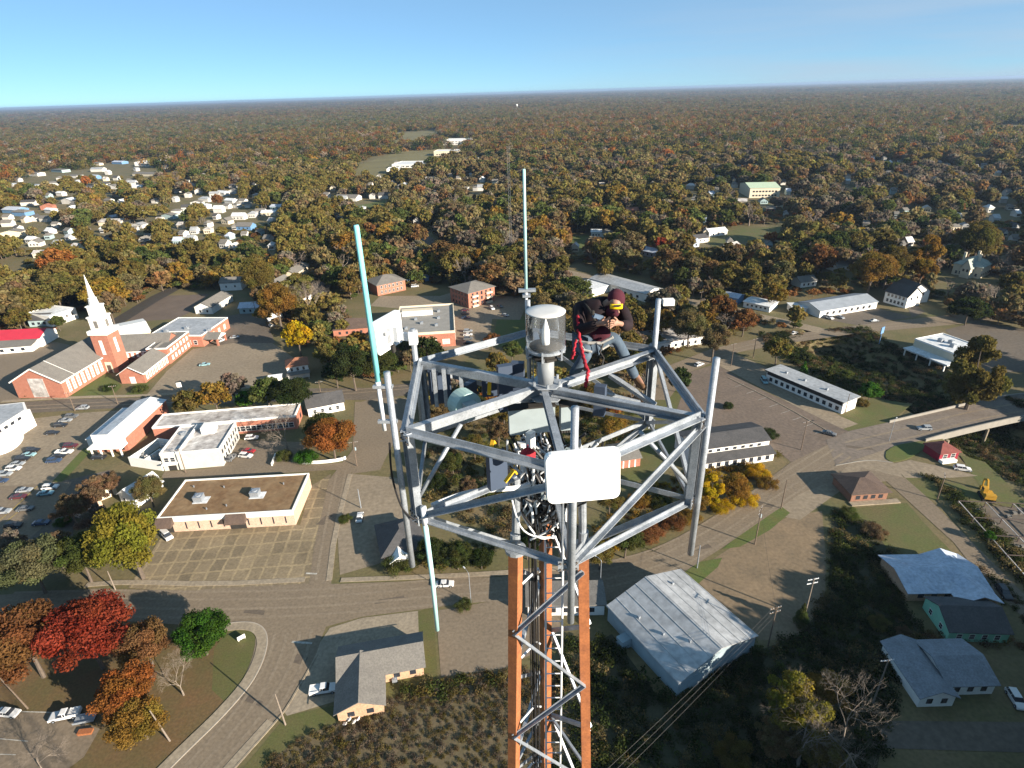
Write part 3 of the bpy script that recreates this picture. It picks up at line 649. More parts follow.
# streets of small houses in the far left: house positions (pixels) and widths
HOUSES = []
def H(px, py, w, col='w', d=1.0): HOUSES.append((px, py, w, col, d))
for a in [(8,187,16),(26,189,20),(12,213,22,'b'),(20,216,18,'b'),(46,210,12,'r'),(44,222,10),(50,213,12),(10,238,20,'g'),(34,247,12),(42,258,20,'g'),(30,243,10),(6,227,10),(27,206,14),(36,168,10),(35,176,14),
          (60,196,8),(80,192,24),(92,190,18),(102,187,12),(112,189,10),(96,172,12),(94,179,10,'b'),(130,186,10),(137,190,10),(68,204,14),(76,207,12),(110,226,26,'g'),(124,228,10),(138,228,14),(130,233,12),
          (148,176,36,'y'),(118,164,14,'b'),(72,178,14),(60,172,20,'t'),(52,186,10),(148,166,20),(130,183,7),(150,182,8,'t'),(108,204,8),(72,212,6),
          (168,219,14,'t'),(176,215,10),(186,211,10),(196,206,12),(204,202,12),(214,197,10),(222,196,12),(230,204,12),(218,213,10),(232,194,9),(242,204,7),(205,209,8),(226,209,7),
          (238,220,14),(244,230,18,'b'),(226,224,10,'g'),(252,218,8),(236,208,6),(186,184,6),(176,193,5),(192,186,5),(260,215,10),
          (268,216,16,'y'),(278,210,18,'t'),(346,201,26),(340,203,14),(383,199,10),(394,201,8,'t'),(372,199,6),(296,157,6),(286,163,8),(276,162,6),(337,134,4),(344,133,4),
          (402,189,10,'g'),(404,188,6),(430,182,9,'g'),(475,191,5),(497,192,8),(480,191,6),
          (220,140,10,'r'),(226,136,9,'r'),(234,138,8),(242,143,18),(252,137,9,'t'),(195,155,14),(168,161,20),
          (596,237,12),(607,237,14),(575,252,8,'g'),(632,243,6),(601,213,10,'g'),(633,214,14,'r'),(652,187,5),(690,189,10),(734,168,4),(740,170,5),(742,172,4),(735,188,6),(764,204,9,'t'),(742,205,10,'g'),(770,212,10,'r'),
          (783,185,6),(848,184,5),(833,172,5),(848,179,6),(890,165,4),(940,165,4),(926,212,9,'y'),(1008,196,6),(1005,237,7),(1014,244,6),(1016,231,6),(955,231,12,'g'),(965,230,8),(980,213,8),(1010,210,7),(1003,203,7),(975,170,7,'b'),(983,168,6),
          (802,230,8),(610,120,5),(575,110,4),(405,111,10),(388,112,8),(372,113,6)]: H(*a)
_hr = random.Random(41)
def _hx(n, x0, x1, y0, y1, cs):
    for _ in range(n):
        x, y = _hr.uniform(x0,x1), y0+(y1-y0)*_hr.random()
        if all(math.hypot(x-h[0], (y-h[1])*2) > 9 for h in HOUSES): H(round(x,1), round(y,1), _hr.uniform(5,9)*(.55+.45*(y-y0)/(y1-y0)), _hr.choice(cs))
_hx(105, 0, 275, 160, 252, 'wwwgt'); _hx(14, 270, 520, 150, 215, 'wwg'); _hx(16, 0, 300, 140, 170, 'wwg'); _hx(52, 700, 1020, 150, 250, 'wwgt'); _hx(16, 280, 500, 175, 225, 'wwg'); _hx(6, 560, 760, 170, 215, 'wg')
FB = [(455,141,30,12,7),(446,152,24,16,5),(415,164,46,26,5),(394,170,14,10,4),(475,160,12,8,4),(160,162,50,16,6),(764,194,30,18,6)]   # large far buildings
EXCL_SPOTS = [(G(h[0],h[1]).xy, h[2]/ppm(G(h[0],h[1]))*.62+3) for h in HOUSES] + [(G(f[0],f[1]).xy, f[2]/ppm(G(f[0],f[1]))*.6+8) for f in FB]
PATCHW = [gp(p) for p in ([(264,296),(330,292),(345,306),(345,335),(322,352),(296,346),(282,330)], [(318,354),(380,342),(392,378),(334,384)], [(398,352),(440,354),(455,356),(440,368),(396,374)], [(62,300),(150,297),(107,321),(86,318)], [(0,300),(60,300),(50,318),(26,322),(0,330)],
    [(640,326),(712,318),(745,322),(712,344),(662,356)], [(545,302),(600,306),(640,330),(640,368),(606,366),(560,340)], [(775,322),(800,322),(800,330),(770,334)], [(940,303),(1024,324),(1060,330),(1060,340),(985,322),(945,318)], [(425,400),(560,380),(560,480),(500,500),(440,490)], [(580,395),(640,402),(640,440),(585,440)])]
KEEP = gp(TOWN); OPENW = [gp(p) for p in OPEN]
EXCL_SPOTS += [(G(a, b).xy, r) for a, b, r in ((965,276,16),(700,243,9),(718,237,11),(735,253,9),(692,248,9),(808,287,9),(843,272,9),(647,258,9),(610,292,20),(640,300,16),(284,288,10),(303,275,9),(324,295,8),(231,291,10),(757,308,12),(730,303,8))]
def scatter(r0, r1, cell, jit=.48, amax=47):
    X, Y = np.meshgrid(np.arange(-r1, r1, cell), np.arange(0, r1, cell))
    X = X+RNG.uniform(-jit,jit,X.shape)*cell; Y = Y+RNG.uniform(-jit,jit,Y.shape)*cell
    R_ = np.hypot(X, Y); A = np.degrees(np.arctan2(X, Y)); ok = (R_ > r0) & (R_ < r1) & (np.abs(A) < amax)
    return X[ok], Y[ok]
def keep_out(X, Y, town=True):
    ok = np.ones(X.shape, bool)
    if town:
        t_ = inpoly_np(X, Y, KEEP)
        for p in PATCHW: t_ &= ~inpoly_np(X, Y, p)
        ok &= ~t_
    for p in OPENW: ok &= ~inpoly_np(X, Y, p)
    return ok
def vnoise(X, Y, s, seed):
    r = np.random.default_rng(seed); k = 6; out = 0
    for _ in range(k):
        a = r.uniform(0,6.283); f = r.uniform(.6,1.6)/s; out = out+np.sin((X*math.cos(a)+Y*math.sin(a))*f+r.uniform(0,6.283))
    return out/k
FAR_TINTS = ['olive','green','brown','grey','russet','rust','khaki','dark','gold','orange','red']
def pick_tints(X, Y):
    n1 = vnoise(X,Y,60,1); n2 = vnoise(X,Y,45,2); n3 = vnoise(X,Y,160,3); n4 = vnoise(X,Y,30,4)
    right = np.clip(X/np.maximum(Y,1)*.8, -.6, .6)
    s = 0*n1+np.stack([.84+.7*n1-.4*right, .44+.6*n2-.35*right, .56+.6*n3+.35*right, .60-.7*n1+.5*right, .22+.8*n4, .04+.8*n2, .74+.5*n3, .36+.9*n3+.15*right, .10+.9*n4-.2*right, -.22+1.0*n1, -.80+.9*n2], 0)
    s = s+RNG.gumbel(scale=.24, size=s.shape)
    return np.argmax(s, 0)
X, Y = scatter(180, 1150, 8.8); ok = keep_out(X, Y)
for (c, r) in EXCL_SPOTS:
    dc = math.hypot(*c); along = ((X-c[0])*c[0]+(Y-c[1])*c[1])/dc; across = np.abs((X-c[0])*c[1]-(Y-c[1])*c[0])/dc   # a house keeps an open yard
    ok &= ~((across < r*.85+2) & (along < r*.6) & (along > -min(88, 10*dc/105)))
X, Y = X[ok], Y[ok]
for (tx, ty, tr) in TREES:
    k = np.hypot(X-tx, Y-ty) > tr*.8; X, Y = X[k], Y[k]
TI = pick_tints(X, Y); HT = np.clip(RNG.lognormal(2.58, .26, len(X))*(1+.28*vnoise(X, Y, 55, 31)), 6.5, 22)*np.where(inpoly_np(X, Y, KEEP), .72, 1)*np.where(TI == 7, .85, 1)
# the ones that show largest stand as trees of their own, the rest is woodland
px = np.array([P((a,b,7)) for a,b in zip(X,Y)]); size = HT*FPX/px[:,2]; inside = (px[:,0] > -20) & (px[:,0] < 1044)
order = np.argsort(-np.where(inside, size, 0)); N_OWN = 250-len(TREES)
own = set(order[:max(0, N_OWN)].tolist())
def zone(x):
    return 'behind the brick church' if x < 180 else 'behind the church parking lot' if x < 340 else 'beyond the brick apartment blocks' if x < 520 else 'behind the worker and the warehouse' if x < 680 else 'beyond the upper road' if x < 860 else 'around the ornate pale house'
KW = {'brown':'thin','grey':'thin','russet':'round','rust':'round','dark':'round','green':'round'}
for i in own:
    t = FAR_TINTS[TI[i]]; kd = 'bare' if t == 'grey' and random.random() < .5 else KW.get(t, random.choice(['round','round','tall','thin']))
    tree_at(X[i], Y[i], HT[i], t, kd, ('leafless ' if kd == 'bare' else '')+COLWORD[t]+' tree in the woods '+zone(px[i,0]), 'woodland trees '+zone(px[i,0]), wscale=random.uniform(.9,1.3))
rest = np.array([i for i in range(len(X)) if i not in own])
# ---- woodland as one mass: points that carry a tree shape, size, turn and colour
def src(name, me):
    return bpy.data.objects.new(name, me)          # never linked to the scene; only its shape is used
SRC = []
for kd in ('round','tall','thin','cone'):
    for (near, midk) in KINDS[kd]:
        rng = np.random.default_rng(len(SRC)+50)
        v, c = clump_cloud(rng, midk[2], 800, .68)
        mb = MB(); mb.tube([(0,0,-.2),(0,0,5)], [.25,.14], 5, False)
        SRC.append((src('woodland_tree', cloud_mesh('woodland_tree', v, c, mb, [FOLI, BARK])), kd))
PALBARE = mat('bare_twigs', (.15,.12,.10), var=.3, scale=.3)
SRC.append((src('woodland_tree', bare_mb(np.random.default_rng(77), 10, .5, 4, r0=.03).mesh('woodland_tree', PALBARE)), 'bare'))
PAL = np.array([TINT[t] for t in FAR_TINTS]); PW = np.array([.21,.14,.15,.15,.07,.07,.16,.14,.04,.025,.006]); PW /= PW.sum()
def clump_mesh(seed, n=26, W=56):
    rng = np.random.default_rng(seed); V = []; C = []
    for _ in range(n):
        x, y = rng.uniform(-W/2,W/2,2); h = rng.uniform(9,19); r = rng.uniform(5.5,9.5)
        lb = [(x,y,h-r*.8,r)]+[(x+rng.normal()*r*.5,y+rng.normal()*r*.5,h-r*rng.uniform(.6,1.3),r*.6) for _ in range(3)]
        v, c = clump_cloud(rng, lb, 90, 1.5); V.append(v); C.append(c*(PAL[rng.choice(len(PAL),p=PW)]*rng.uniform(.65,1.3)))
    v = np.concatenate(V); c = np.concatenate(C)
    g = MB(); g.add([(-W/2,-W/2,.3),(W/2,-W/2,.3),(W/2,W/2,.3),(-W/2,W/2,.3)], [(0,1,2,3)])
    return cloud_mesh('woodland_canopy', v, c, None, [FOLI])
CL0 = len(SRC)
for s in (1,2,3,4): SRC.append((src('woodland_canopy', clump_mesh(s)), 'clump'))
KIDX = {}
for i, (_, kd) in enumerate(SRC): KIDX.setdefault(kd, []).append(i)
pts = []; kinds = []; scl = []; rot = []; tint = []
for i in rest:
    t = FAR_TINTS[TI[i]]; kd = 'bare' if t == 'grey' and RNG.random() < .5 else {'brown':'thin','grey':'thin'}.get(t) or RNG.choice(['round','round','tall','thin'])
    s = HT[i]/10; pts.append((X[i],Y[i],float(ground_z(X[i],Y[i])))); kinds.append(RNG.choice(KIDX[kd])); w_ = s*RNG.uniform(.85,1.35); scl.append((w_,w_,s)); rot.append(RNG.uniform(0,6.28)); tint.append(np.array(TINT[t])*RNG.uniform(1.05,1.6))
ux, uy = scatter(190, 620, 6.5); k = keep_out(ux, uy) & (RNG.random(ux.shape) < .8)
for (c, r) in EXCL_SPOTS: k &= np.hypot(ux-c[0], uy-c[1]) > r
for a, b in zip(ux[k], uy[k]):          # saplings and brush under the crowns
    s = RNG.uniform(.25,.5); pts.append((a,b,float(ground_z(a,b)))); kinds.append(RNG.choice(KIDX['round'])); scl.append((s*1.9,s*1.9,s)); rot.append(RNG.uniform(0,6.28)); tint.append(np.array(TINT[RNG.choice(['khaki','brown','olive','rust','green'])])*RNG.uniform(1.0,1.7))
for (r0, r1, cell, sx, sz) in ((1120, 4200, 46, 1.0, 1.0), (4150, 9000, 96, 2.1, 1.15), (8900, 33000, 200, 4.2, 1.6)):
    cx, cy = scatter(r0, r1, cell, .35); k = keep_out(cx, cy, False); cx, cy = cx[k], cy[k]
    for (c, r) in EXCL_SPOTS:
        if math.hypot(*c) > 1000: k = np.hypot(cx-c[0], cy-c[1]) > r+24; cx, cy = cx[k], cy[k]
    tn = vnoise(cx, cy, 500, 9); hz = 1+.25*vnoise(cx, cy, 700, 11)
    for a, b, q, w in zip(cx, cy, tn, hz):
        pts.append((a,b,0)); kinds.append(RNG.choice(KIDX['clump'])); scl.append((sx,sx,sz*w*RNG.uniform(.85,1.2))); rot.append(RNG.uniform(0,6.28))
        tint.append(np.array((.98+.12*q, 1.06-.02*q, 1.04-.1*q))*RNG.uniform(.9,1.3))
def scatter_object(name, pts, kinds, scl, rot, tint, sources, **kw):
    me = bpy.data.meshes.new(name); me.vertices.add(len(pts)); me.vertices.foreach_set('co', np.array(pts, np.float32).ravel())
    for nm, ty, data, key in (('shape','INT',np.array(kinds,np.int32),'value'),('size','FLOAT_VECTOR',np.array(scl,np.float32).ravel(),'vector'),('turn','FLOAT',np.array(rot,np.float32),'value'),
                              ('tint','FLOAT_COLOR',np.concatenate([np.array(tint,np.float32),np.ones((len(pts),1),np.float32)],1).ravel(),'color')):
        a = me.attributes.new(nm, ty, 'POINT'); a.data.foreach_set(key, data)
    o = bpy.data.objects.new(name, me); COL.objects.link(o); tag(o, **kw)
    ng = bpy.data.node_groups.new(name+'_nodes', 'GeometryNodeTree')
    ng.interface.new_socket('Geometry', in_out='INPUT', socket_type='NodeSocketGeometry'); ng.interface.new_socket('Geometry', in_out='OUTPUT', socket_type='NodeSocketGeometry')
    N = ng.nodes.new; K = ng.links.new; gi = N('NodeGroupInput'); go = N('NodeGroupOutput'); jn = N('GeometryNodeJoinGeometry')
    def attr(nm, ty):
        n = N('GeometryNodeInputNamedAttribute'); n.data_type = ty; n.inputs['Name'].default_value = nm; return n.outputs['Attribute']
    sh = attr('shape','INT'); sz = attr('size','FLOAT_VECTOR'); tu = attr('turn','FLOAT'); cx = N('ShaderNodeCombineXYZ'); K(tu, cx.inputs[2])
    m2p = N('GeometryNodeMeshToPoints'); K(gi.outputs[0], m2p.inputs['Mesh'])
    for i, (so, _) in enumerate(sources):
        if i not in set(int(k) for k in kinds): continue
        oi = N('GeometryNodeObjectInfo'); oi.inputs['Object'].default_value = so; oi.transform_space = 'ORIGINAL'
        g2i = N('GeometryNodeGeometryToInstance'); K(oi.outputs['Geometry'], g2i.inputs[0])
        eq = N('FunctionNodeCompare'); eq.data_type = 'INT'; eq.operation = 'EQUAL'; K(sh, eq.inputs[2]); eq.inputs[3].default_value = i
        ip = N('GeometryNodeInstanceOnPoints'); K(m2p.outputs[0], ip.inputs['Points']); K(eq.outputs[0], ip.inputs['Selection']); K(oi.outputs['Geometry'], ip.inputs['Instance'])
        K(cx.outputs[0], ip.inputs['Rotation']); K(sz, ip.inputs['Scale']); K(ip.outputs[0], jn.inputs[0])
    K(jn.outputs[0], go.inputs[0])
    md = o.modifiers.new('scatter', 'NODES'); md.node_group = ng; return o
WOODS = scatter_object('woodland', pts, kinds, scl, rot, tint, SRC, kind='stuff', label='autumn woodland stretching from the town to the horizon', cat='woodland')
# ---- scrub: low growth in the waste ground, the cutting and the dark field
SB = []
for s in (1,2,3):
    rng = np.random.default_rng(900+s); lb = [(rng.normal()*.7, rng.normal()*.7, rng.uniform(.3,.9), rng.uniform(.4,.9)) for _ in range(7)]
    v, c = clump_cloud(rng, lb, 230, .17); SB.append((src('scrub_clump', cloud_mesh('scrub_clump', v, c, None, [FOLI])), 's'))
SCRUB = [  # polygon (pixels), spacing, tints, size
    ([(250,775),(300,738),(390,700),(440,679),(506,668),(560,672),(560,800),(230,800)], 1.05, ['brown','khaki','grey','khaki','grey','olive'], (.25,.62)),
    ([(430,500),(425,410),(470,385),(560,385),(640,400),(640,440),(585,470),(560,545),(500,540)], 2.6, ['olive','green','khaki','brown','dark'], (.5,1.5)),
    ([(395,690),(440,680),(506,669),(506,690),(440,700)], 1.6, ['olive','khaki','green'], (.6,1.2)),
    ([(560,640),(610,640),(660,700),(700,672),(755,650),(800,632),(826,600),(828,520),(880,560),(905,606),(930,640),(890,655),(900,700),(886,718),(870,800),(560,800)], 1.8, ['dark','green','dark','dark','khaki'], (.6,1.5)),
    ([(830,510),(870,520),(900,560),(905,600),(828,640)], 2.2, ['dark','green','khaki'], (.5,1.3)),
    ([(760,335),(862,328),(908,352),(985,390),(1100,430),(1150,520),(1040,510),(1000,470),(960,442),(900,400),(880,398),(850,398),(790,362)], 1.8, ['dark','dark','dark','green','brown'], (.6,1.5)),  # the cutting: mostly dark tints, so the scrub colour adds to its shade
    ([(585,560),(640,545),(690,518),(700,505),(780,455),(772,448),(700,470),(640,490),(590,530)], 1.9, ['gold','yellow','olive','rust','gold'], (.5,1.2)),
    ([(925,478),(1000,560),(1060,620),(1075,600),(1010,540),(940,480)], 1.5, ['dark','green','khaki'], (.8,1.4)),
    ([(885,645),(960,640),(1024,648),(1024,640),(900,628)], 1.8, ['brown','olive','russet'], (.5,1.1)),
    ([(960,560),(1000,600),(1040,650),(1060,640),(1000,575)], 2.0, ['green','brown'], (.5,1.0)),
    ([(640,318),(745,312),(775,322),(700,345),(660,360),(600,352)], 2.6, ['khaki','rust','olive','brown'], (.7,1.6)),
    ([(380,570),(500,568),(500,545),(395,545)], 2.0, ['green','dark','olive'], (.5,1.2)),
]
pts = []; kinds = []; scl = []; rot = []; tint = []
for poly, cell, tn, (s0, s1) in SCRUB:
    w = gp(poly); a = np.array(w); X, Y = np.meshgrid(np.arange(a[:,0].min(), a[:,0].max(), cell), np.arange(a[:,1].min(), a[:,1].max(), cell))
    X = X+RNG.uniform(-.5,.5,X.shape)*cell; Y = Y+RNG.uniform(-.5,.5,Y.shape)*cell; k = inpoly_np(X, Y, w) & (RNG.random(X.shape) < .86); X, Y = X[k], Y[k]; Z = ground_z(X, Y); nn = vnoise(X, Y, 6, 21)
    for x, y, z, q in zip(X, Y, Z, nn):
        s = RNG.uniform(s0, s1)*(1+.35*q); pts.append((x,y,z)); kinds.append(RNG.integers(3)); scl.append((s,s,s*RNG.uniform(.6,1.1))); rot.append(RNG.uniform(0,6.28)); tint.append(np.array(TINT[tn[RNG.integers(len(tn))]])*RNG.uniform(.6,1.15))
scatter_object('undergrowth', pts, kinds, scl, rot, tint, SB, kind='stuff', label='low brown and green scrub on the waste ground', cat='undergrowth')

# ------------------------------------------------------------------ buildings
class Fr:
    """a rectangle on the ground: front edge A-B (measured at height z), depth away from it"""
    def __init__(s, A, B, C=None, depth=None, z=0, zc=None, L=None):
        a = G(*A, z); b = G(*B, z); d = (b-a); d.z = 0; s.L = L or d.length; u = d.normalized(); n = Vector((-u.y, u.x, 0))
        if depth is None: depth = abs((G(*C, z if zc is None else zc)-b).dot(n))
        s.W = depth; s.ang = math.atan2(u.y, u.x); s.o = Vector((a.x, a.y, 0)); s.u = u; s.n = n
    def pt(s, x, y, z=0): return s.o+s.u*x+s.n*y+Vector((0,0,z))
WIN = MB().box(-.5,.5,-.03,.05,0,1).mesh('window', GLASS)
FRM = MB(); FRM.box(-.56,.56,-.05,.04,-.05,0); FRM.box(-.56,.56,-.05,.04,1,1.06); FRM.box(-.56,-.5,-.05,.04,0,1); FRM.box(.5,.56,-.05,.04,0,1); FRM.box(-.5,.5,-.04,.04,.48,.52)
FRM = FRM.mesh('frame', WHITE)
DOOR = MB().box(-.5,.5,-.05,.05,0,1).mesh('door', BRSH)
def side(F, f, u):
    """a spot and heading on a wall: f r b l"""
    if f == 'f': return F.pt(u*F.L, 0), F.ang
    if f == 'r': return F.pt(F.L, u*F.W), F.ang+math.pi/2
    if f == 'b': return F.pt(F.L*(1-u), F.W), F.ang+math.pi
    return F.pt(0, F.W*(1-u)), F.ang-math.pi/2
def put(root, name, mb_or_me, F, mats=None, smooth=False):
    o = mb_or_me.build(name, mats, root, smooth) if isinstance(mb_or_me, MB) else inst(name, mb_or_me, root)
    o.location = F.o-root.location; o.rotation_euler = (0,0,F.ang); return o
def windows(root, F, f, n, z, w, h, u0=.08, u1=.92, frame=False, m=None, nm='window', me=None, out=.0):
    for i in range(n):
        u = u0+(u1-u0)*(i+.5)/n; p, a = side(F, f, u); nn = Vector((math.sin(a), -math.cos(a), 0))*(.02+out)
        o = inst(nm, me or WIN, root, p-root.location+nn+Vector((0,0,z)), (0,0,a), (w,1,h), [m] if m else None)
        if frame: inst('frame', FRM, o)
def block(root, F, h, roof, wm, rm, rh=2.5, over=.45, para=.5, pm=None, base=0.0, wall_name='wall', roof_name='roof', ribs=0, trim=None):
    L_, W_ = F.L, F.W; mb = MB()
    if roof == 'gx': mb.add([(0,0,base),(0,W_,base),(0,W_,h),(0,W_/2,h+rh),(0,0,h),(L_,0,base),(L_,W_,base),(L_,W_,h),(L_,W_/2,h+rh),(L_,0,h)], [(4,3,2,1,0),(5,6,7,8,9),(0,5,9,4),(1,2,7,6),(4,9,8,3),(3,8,7,2)])
    elif roof == 'gy': mb.add([(0,0,base),(L_,0,base),(L_,0,h),(L_/2,0,h+rh),(0,0,h),(0,W_,base),(L_,W_,base),(L_,W_,h),(L_/2,W_,h+rh),(0,W_,h)], [(0,1,2,3,4),(9,8,7,6,5),(1,6,7,2),(0,4,9,5),(4,3,8,9),(3,2,7,8)])
    else: mb.box(0,L_,0,W_,base,h)
    put(root, wall_name, mb, F, wm)
    t = .18; rb = MB()
    if roof in ('gx','gy'):
        X0, X1, S = (L_, L_, W_) if roof == 'gx' else (W_, W_, L_); s = rh/(S/2)
        sec = [(-over, h-over*s+.03), (S/2, h+rh+.03), (S+over, h-over*s+.03), (S+over, h-over*s+t), (S/2, h+rh+t+.04), (-over, h-over*s+t)]
        f = (lambda x, c: (x, c[0], c[1])) if roof == 'gx' else (lambda x, c: (c[0], x, c[1]))
        a = [f(-over, c) for c in sec]; b = [f(X0+over, c) for c in sec]
        fs = [(0,1,4,5),(1,2,3,4),(6,11,10,7),(7,10,9,8)]+[(i,(i+6),((i+1)%6)+6,(i+1)%6) for i in range(6)]
        rb.add(a+b, fs)
        bm = None
        if ribs:
            for (c0, c1) in ((sec[5], sec[4]), (sec[3], sec[4])):
                for k in (.02,.26,.5,.74,.98): q = (c0[0]+(c1[0]-c0[0])*k, c0[1]+(c1[1]-c0[1])*k+.04); rb.bar(f(-over,q), f(X0+over,q), .16, .07)
    elif roof == 'hip':
        o = over; k = min(L_, W_)/2
        if L_ >= W_: r0, r1 = (k, W_/2, h+rh), (L_-k, W_/2, h+rh)
        else: r0, r1 = (L_/2, k, h+rh), (L_/2, W_-k, h+rh)
        e = [(-o,-o),(L_+o,-o),(L_+o,W_+o),(-o,W_+o)]
        vs = [(*p, h-.02) for p in e]+[(*p, h+.16) for p in e]+[r0, r1]
        fs = [(3,2,1,0)]+[(i,(i+1)%4,(i+1)%4+4,i+4) for i in range(4)]
        fs += [(4,5,9,8),(5,6,9),(6,7,8,9),(7,4,8)] if L_ >= W_ else [(4,5,8),(5,6,9,8),(6,7,9),(7,4,8,9)]
        rb.add(vs, fs)
    elif roof == 'shed':
        rb.add([(-over,-over,h),(L_+over,-over,h),(L_+over,W_,h+rh),(-over,W_,h+rh),(-over,-over,h+t),(L_+over,-over,h+t),(L_+over,W_,h+rh+t),(-over,W_,h+rh+t)], [(3,2,1,0),(4,5,6,7),(0,1,5,4),(1,2,6,5),(2,3,7,6),(3,0,4,7)])
    elif roof == 'flat': rb.box(.3,L_-.3,.3,W_-.3,h,h+.06)
    elif roof == 'slab': rb.box(-over,L_+over,-over,W_+over,h+.004,h+.3)
    put(root, roof_name, rb, F, rm)
    if roof == 'flat':
        pb = MB(); e = .04
        pb.box(-e,L_+e,-e,.3,h-.25,h+para); pb.box(-e,L_+e,W_-.3,W_+e,h-.25,h+para); pb.box(-e,.3,.3,W_-.3,h-.25,h+para); pb.box(L_-.3,L_+e,.3,W_-.3,h-.25,h+para)
        put(root, 'parapet', pb, F, pm or wm)
    if trim:
        tb = MB(); tb.box(-.06,L_+.06,-.06,W_+.06,h-.35,h-.02); put(root, 'cornice', tb, F, trim)
def house(label, cat, F, h, roof, wm, rm, rh=2.5, name='house', group=None, **kw):
    r = empty(name, F.o, label=label, cat=cat, group=group); block(r, F, h, roof, wm, rm, rh, **kw); return r
ACM = MB(); ACM.box(-1,1,-1,1,0,1.3); ACM.box(-1.06,1.06,-1.06,1.06,1.3,1.42); ACM.lathe([(.7,1.42),(.7,1.6),(.62,1.62)], n=14); ACM.box(-1.03,-.98,-.7,.7,.2,1.1); ACM = ACM.mesh('rooftop_unit', GALV)
def unit(root, F, x, y, z, s=1.0, nm='rooftop_unit'):
    return inst(nm, ACM, root, F.pt(x, y, z)-root.location, (0,0,F.ang), (s,s,s))
def addbox(root, F, name, m, *b): mb = MB(); mb.box(*b); return put(root, name, mb, F, m)

# --- the brick church
N = Fr((19,398),(66.6,398), depth=33)
ch = house('big red brick church with a tall white steeple and grey gabled roof', 'church', N, 7.6, 'gy', BRICK, GREY, 5.4, name='church', over=.7)
addbox(ch, N, 'facade_panel', STROOF, 6.8, 13.2, -.12, .05, .4, 8.6)
fm = MB(); fm.bar((-.7,-.75,7.05),(N.L/2,-.75,12.95),.14,.5); fm.bar((N.L/2,-.75,12.95),(N.L+.7,-.75,7.05),.14,.5); fm.box(N.L+.66,N.L+.8,-.7,33.7,6.75,7.3); fm.bar((-.7,7,7.35),(N.L/2,7,13.25),.22,.1); fm.bar((N.L/2,7,13.25),(N.L+.7,7,7.35),.22,.1); put(ch, 'white_fascia', fm, N, WHITE)
windows(ch, N, 'r', 9, 1.4, 1.5, 4.6, .06, .80, m=WHITE, nm='tall_window')
windows(ch, N, 'r', 9, 1.9, .5, 3.4, .06, .80, out=.05, m=GREY)
TW = Fr((94,376),(108,371), depth=7.5, L=7.5); TW.ang = N.ang; TW.u = N.u; TW.n = N.n
TW.o = Vector((*(N.pt(N.L-1.5, 24)).xy, 0))
addbox(ch, TW, 'tower', BRICK, 0,7.5,0,7.5,0,17.5)
addbox(ch, TW, 'tower_cornice', WHITE, -.5,8,-.5,8,17.5,19.2)
sp = MB(); c = 3.75
def stage(b, z0, z1, t=None): t = t or b; sp.add([(c+sx*b,c+sy*b,z0) for sx,sy in ((-1,-1),(1,-1),(1,1),(-1,1))]+[(c+sx*t,c+sy*t,z1) for sx,sy in ((-1,-1),(1,-1),(1,1),(-1,1))], [(0,3,2,1),(4,5,6,7),(0,1,5,4),(1,2,6,5),(2,3,7,6),(3,0,4,7)])
stage(2.9,19.2,24.5); stage(3.2,24.5,25.1); stage(2.2,25.1,29.2); stage(2.5,29.2,29.7); put(ch, 'belfry', sp, TW, WHITE)
s2 = MB(); s2.lathe([(1.9,29.7),(1.55,32.5),(1.75,32.7),(1.2,33.0),(.06,42.6)], (c,c,0), 8); put(ch, 'spire', s2, TW, WHITE)
for f in 'flrb':
    windows(ch, TW, f, 1, 8.5, 1.5, 6.5, .3, .7, m=WHITE, nm='tall_window'); windows(ch, TW, f, 1, 20.2, 1.6, 3.2, .3, .7, nm='louvre', out=-.84, m=GREY)
windows(ch, TW, 'f', 1, 0, 3, 5, .2, .8, m=CREAM, nm='door_surround'); windows(ch, TW, 'f', 1, 0, 1.8, 3.6, .3, .7, me=DOOR, nm='door', out=.06)
WG = Fr((146,383),(189,348), depth=10)
block(ch, WG, 4.6, 'gx', BRICK, GREY, 3.2, over=.6); windows(ch, WG, 'r', 0, 1, 1, 1); windows(ch, WG, 'f', 11, .9, 1.5, 2.6, .03, .70, m=WHITE, nm='tall_window'); windows(ch, WG, 'f', 11, 1.2, .6, 1.8, .03, .70, out=.05, m=GREY)
fm = MB(); fm.box(-.7,WG.L*.72,-.72,-.6,4.1,4.65); fm.bar((-.75,-.6,4.3),(-.75,5,7.7),.14,.45,(1,0,0)); fm.bar((-.75,5,7.7),(-.75,10.6,4.3),.14,.45,(1,0,0)); put(ch, 'white_fascia', fm, WG, WHITE)
windows(ch, WG, 'l', 1, 0, 2.2, 3, .3, .7, m=WHITE, nm='door_surround')
W2 = Fr((170,364),(192,346), depth=9); W2.o = W2.pt(0,-.35)
block(ch, W2, 7.4, 'flat', BRICK, GREY, pm=WHITE, para=.35); windows(ch, W2, 'f', 6, 1, 1.4, 2, m=WHITE, nm='tall_window'); windows(ch, W2, 'f', 6, 4.3, 1.4, 1.9, m=WHITE, nm='tall_window')
CN = Fr((110,352),(166,349), depth=15, z=5.4)
block(ch, CN, 5.2, 'gx', BRICK, GREY, 5.2, over=.5); windows(ch, CN, 'f', 8, 2.2, 1.2, 2.2, .05, .8, m=WHITE, nm='tall_window')
addbox(ch, CN, 'white_fascia', WHITE, -.5, CN.L, -.62, -.5, 4.75, 5.2)
HL = Fr((113,339),(150,331), C=(157,316), z=6.4)
hl = house('white gym hall with a bright white low gabled roof behind the church', 'hall', HL, 6.4, 'gx', CREAM, WHITE, 1.7, name='hall')
FL = Fr((148,335),(201,335), C=(216,317), z=6)
fl = house('flat grey-roofed brick annex between the white hall and the parking lot', 'annex', FL, 5.6, 'flat', BRICK, METR, name='brick_annex', pm=WHITE, para=.3)
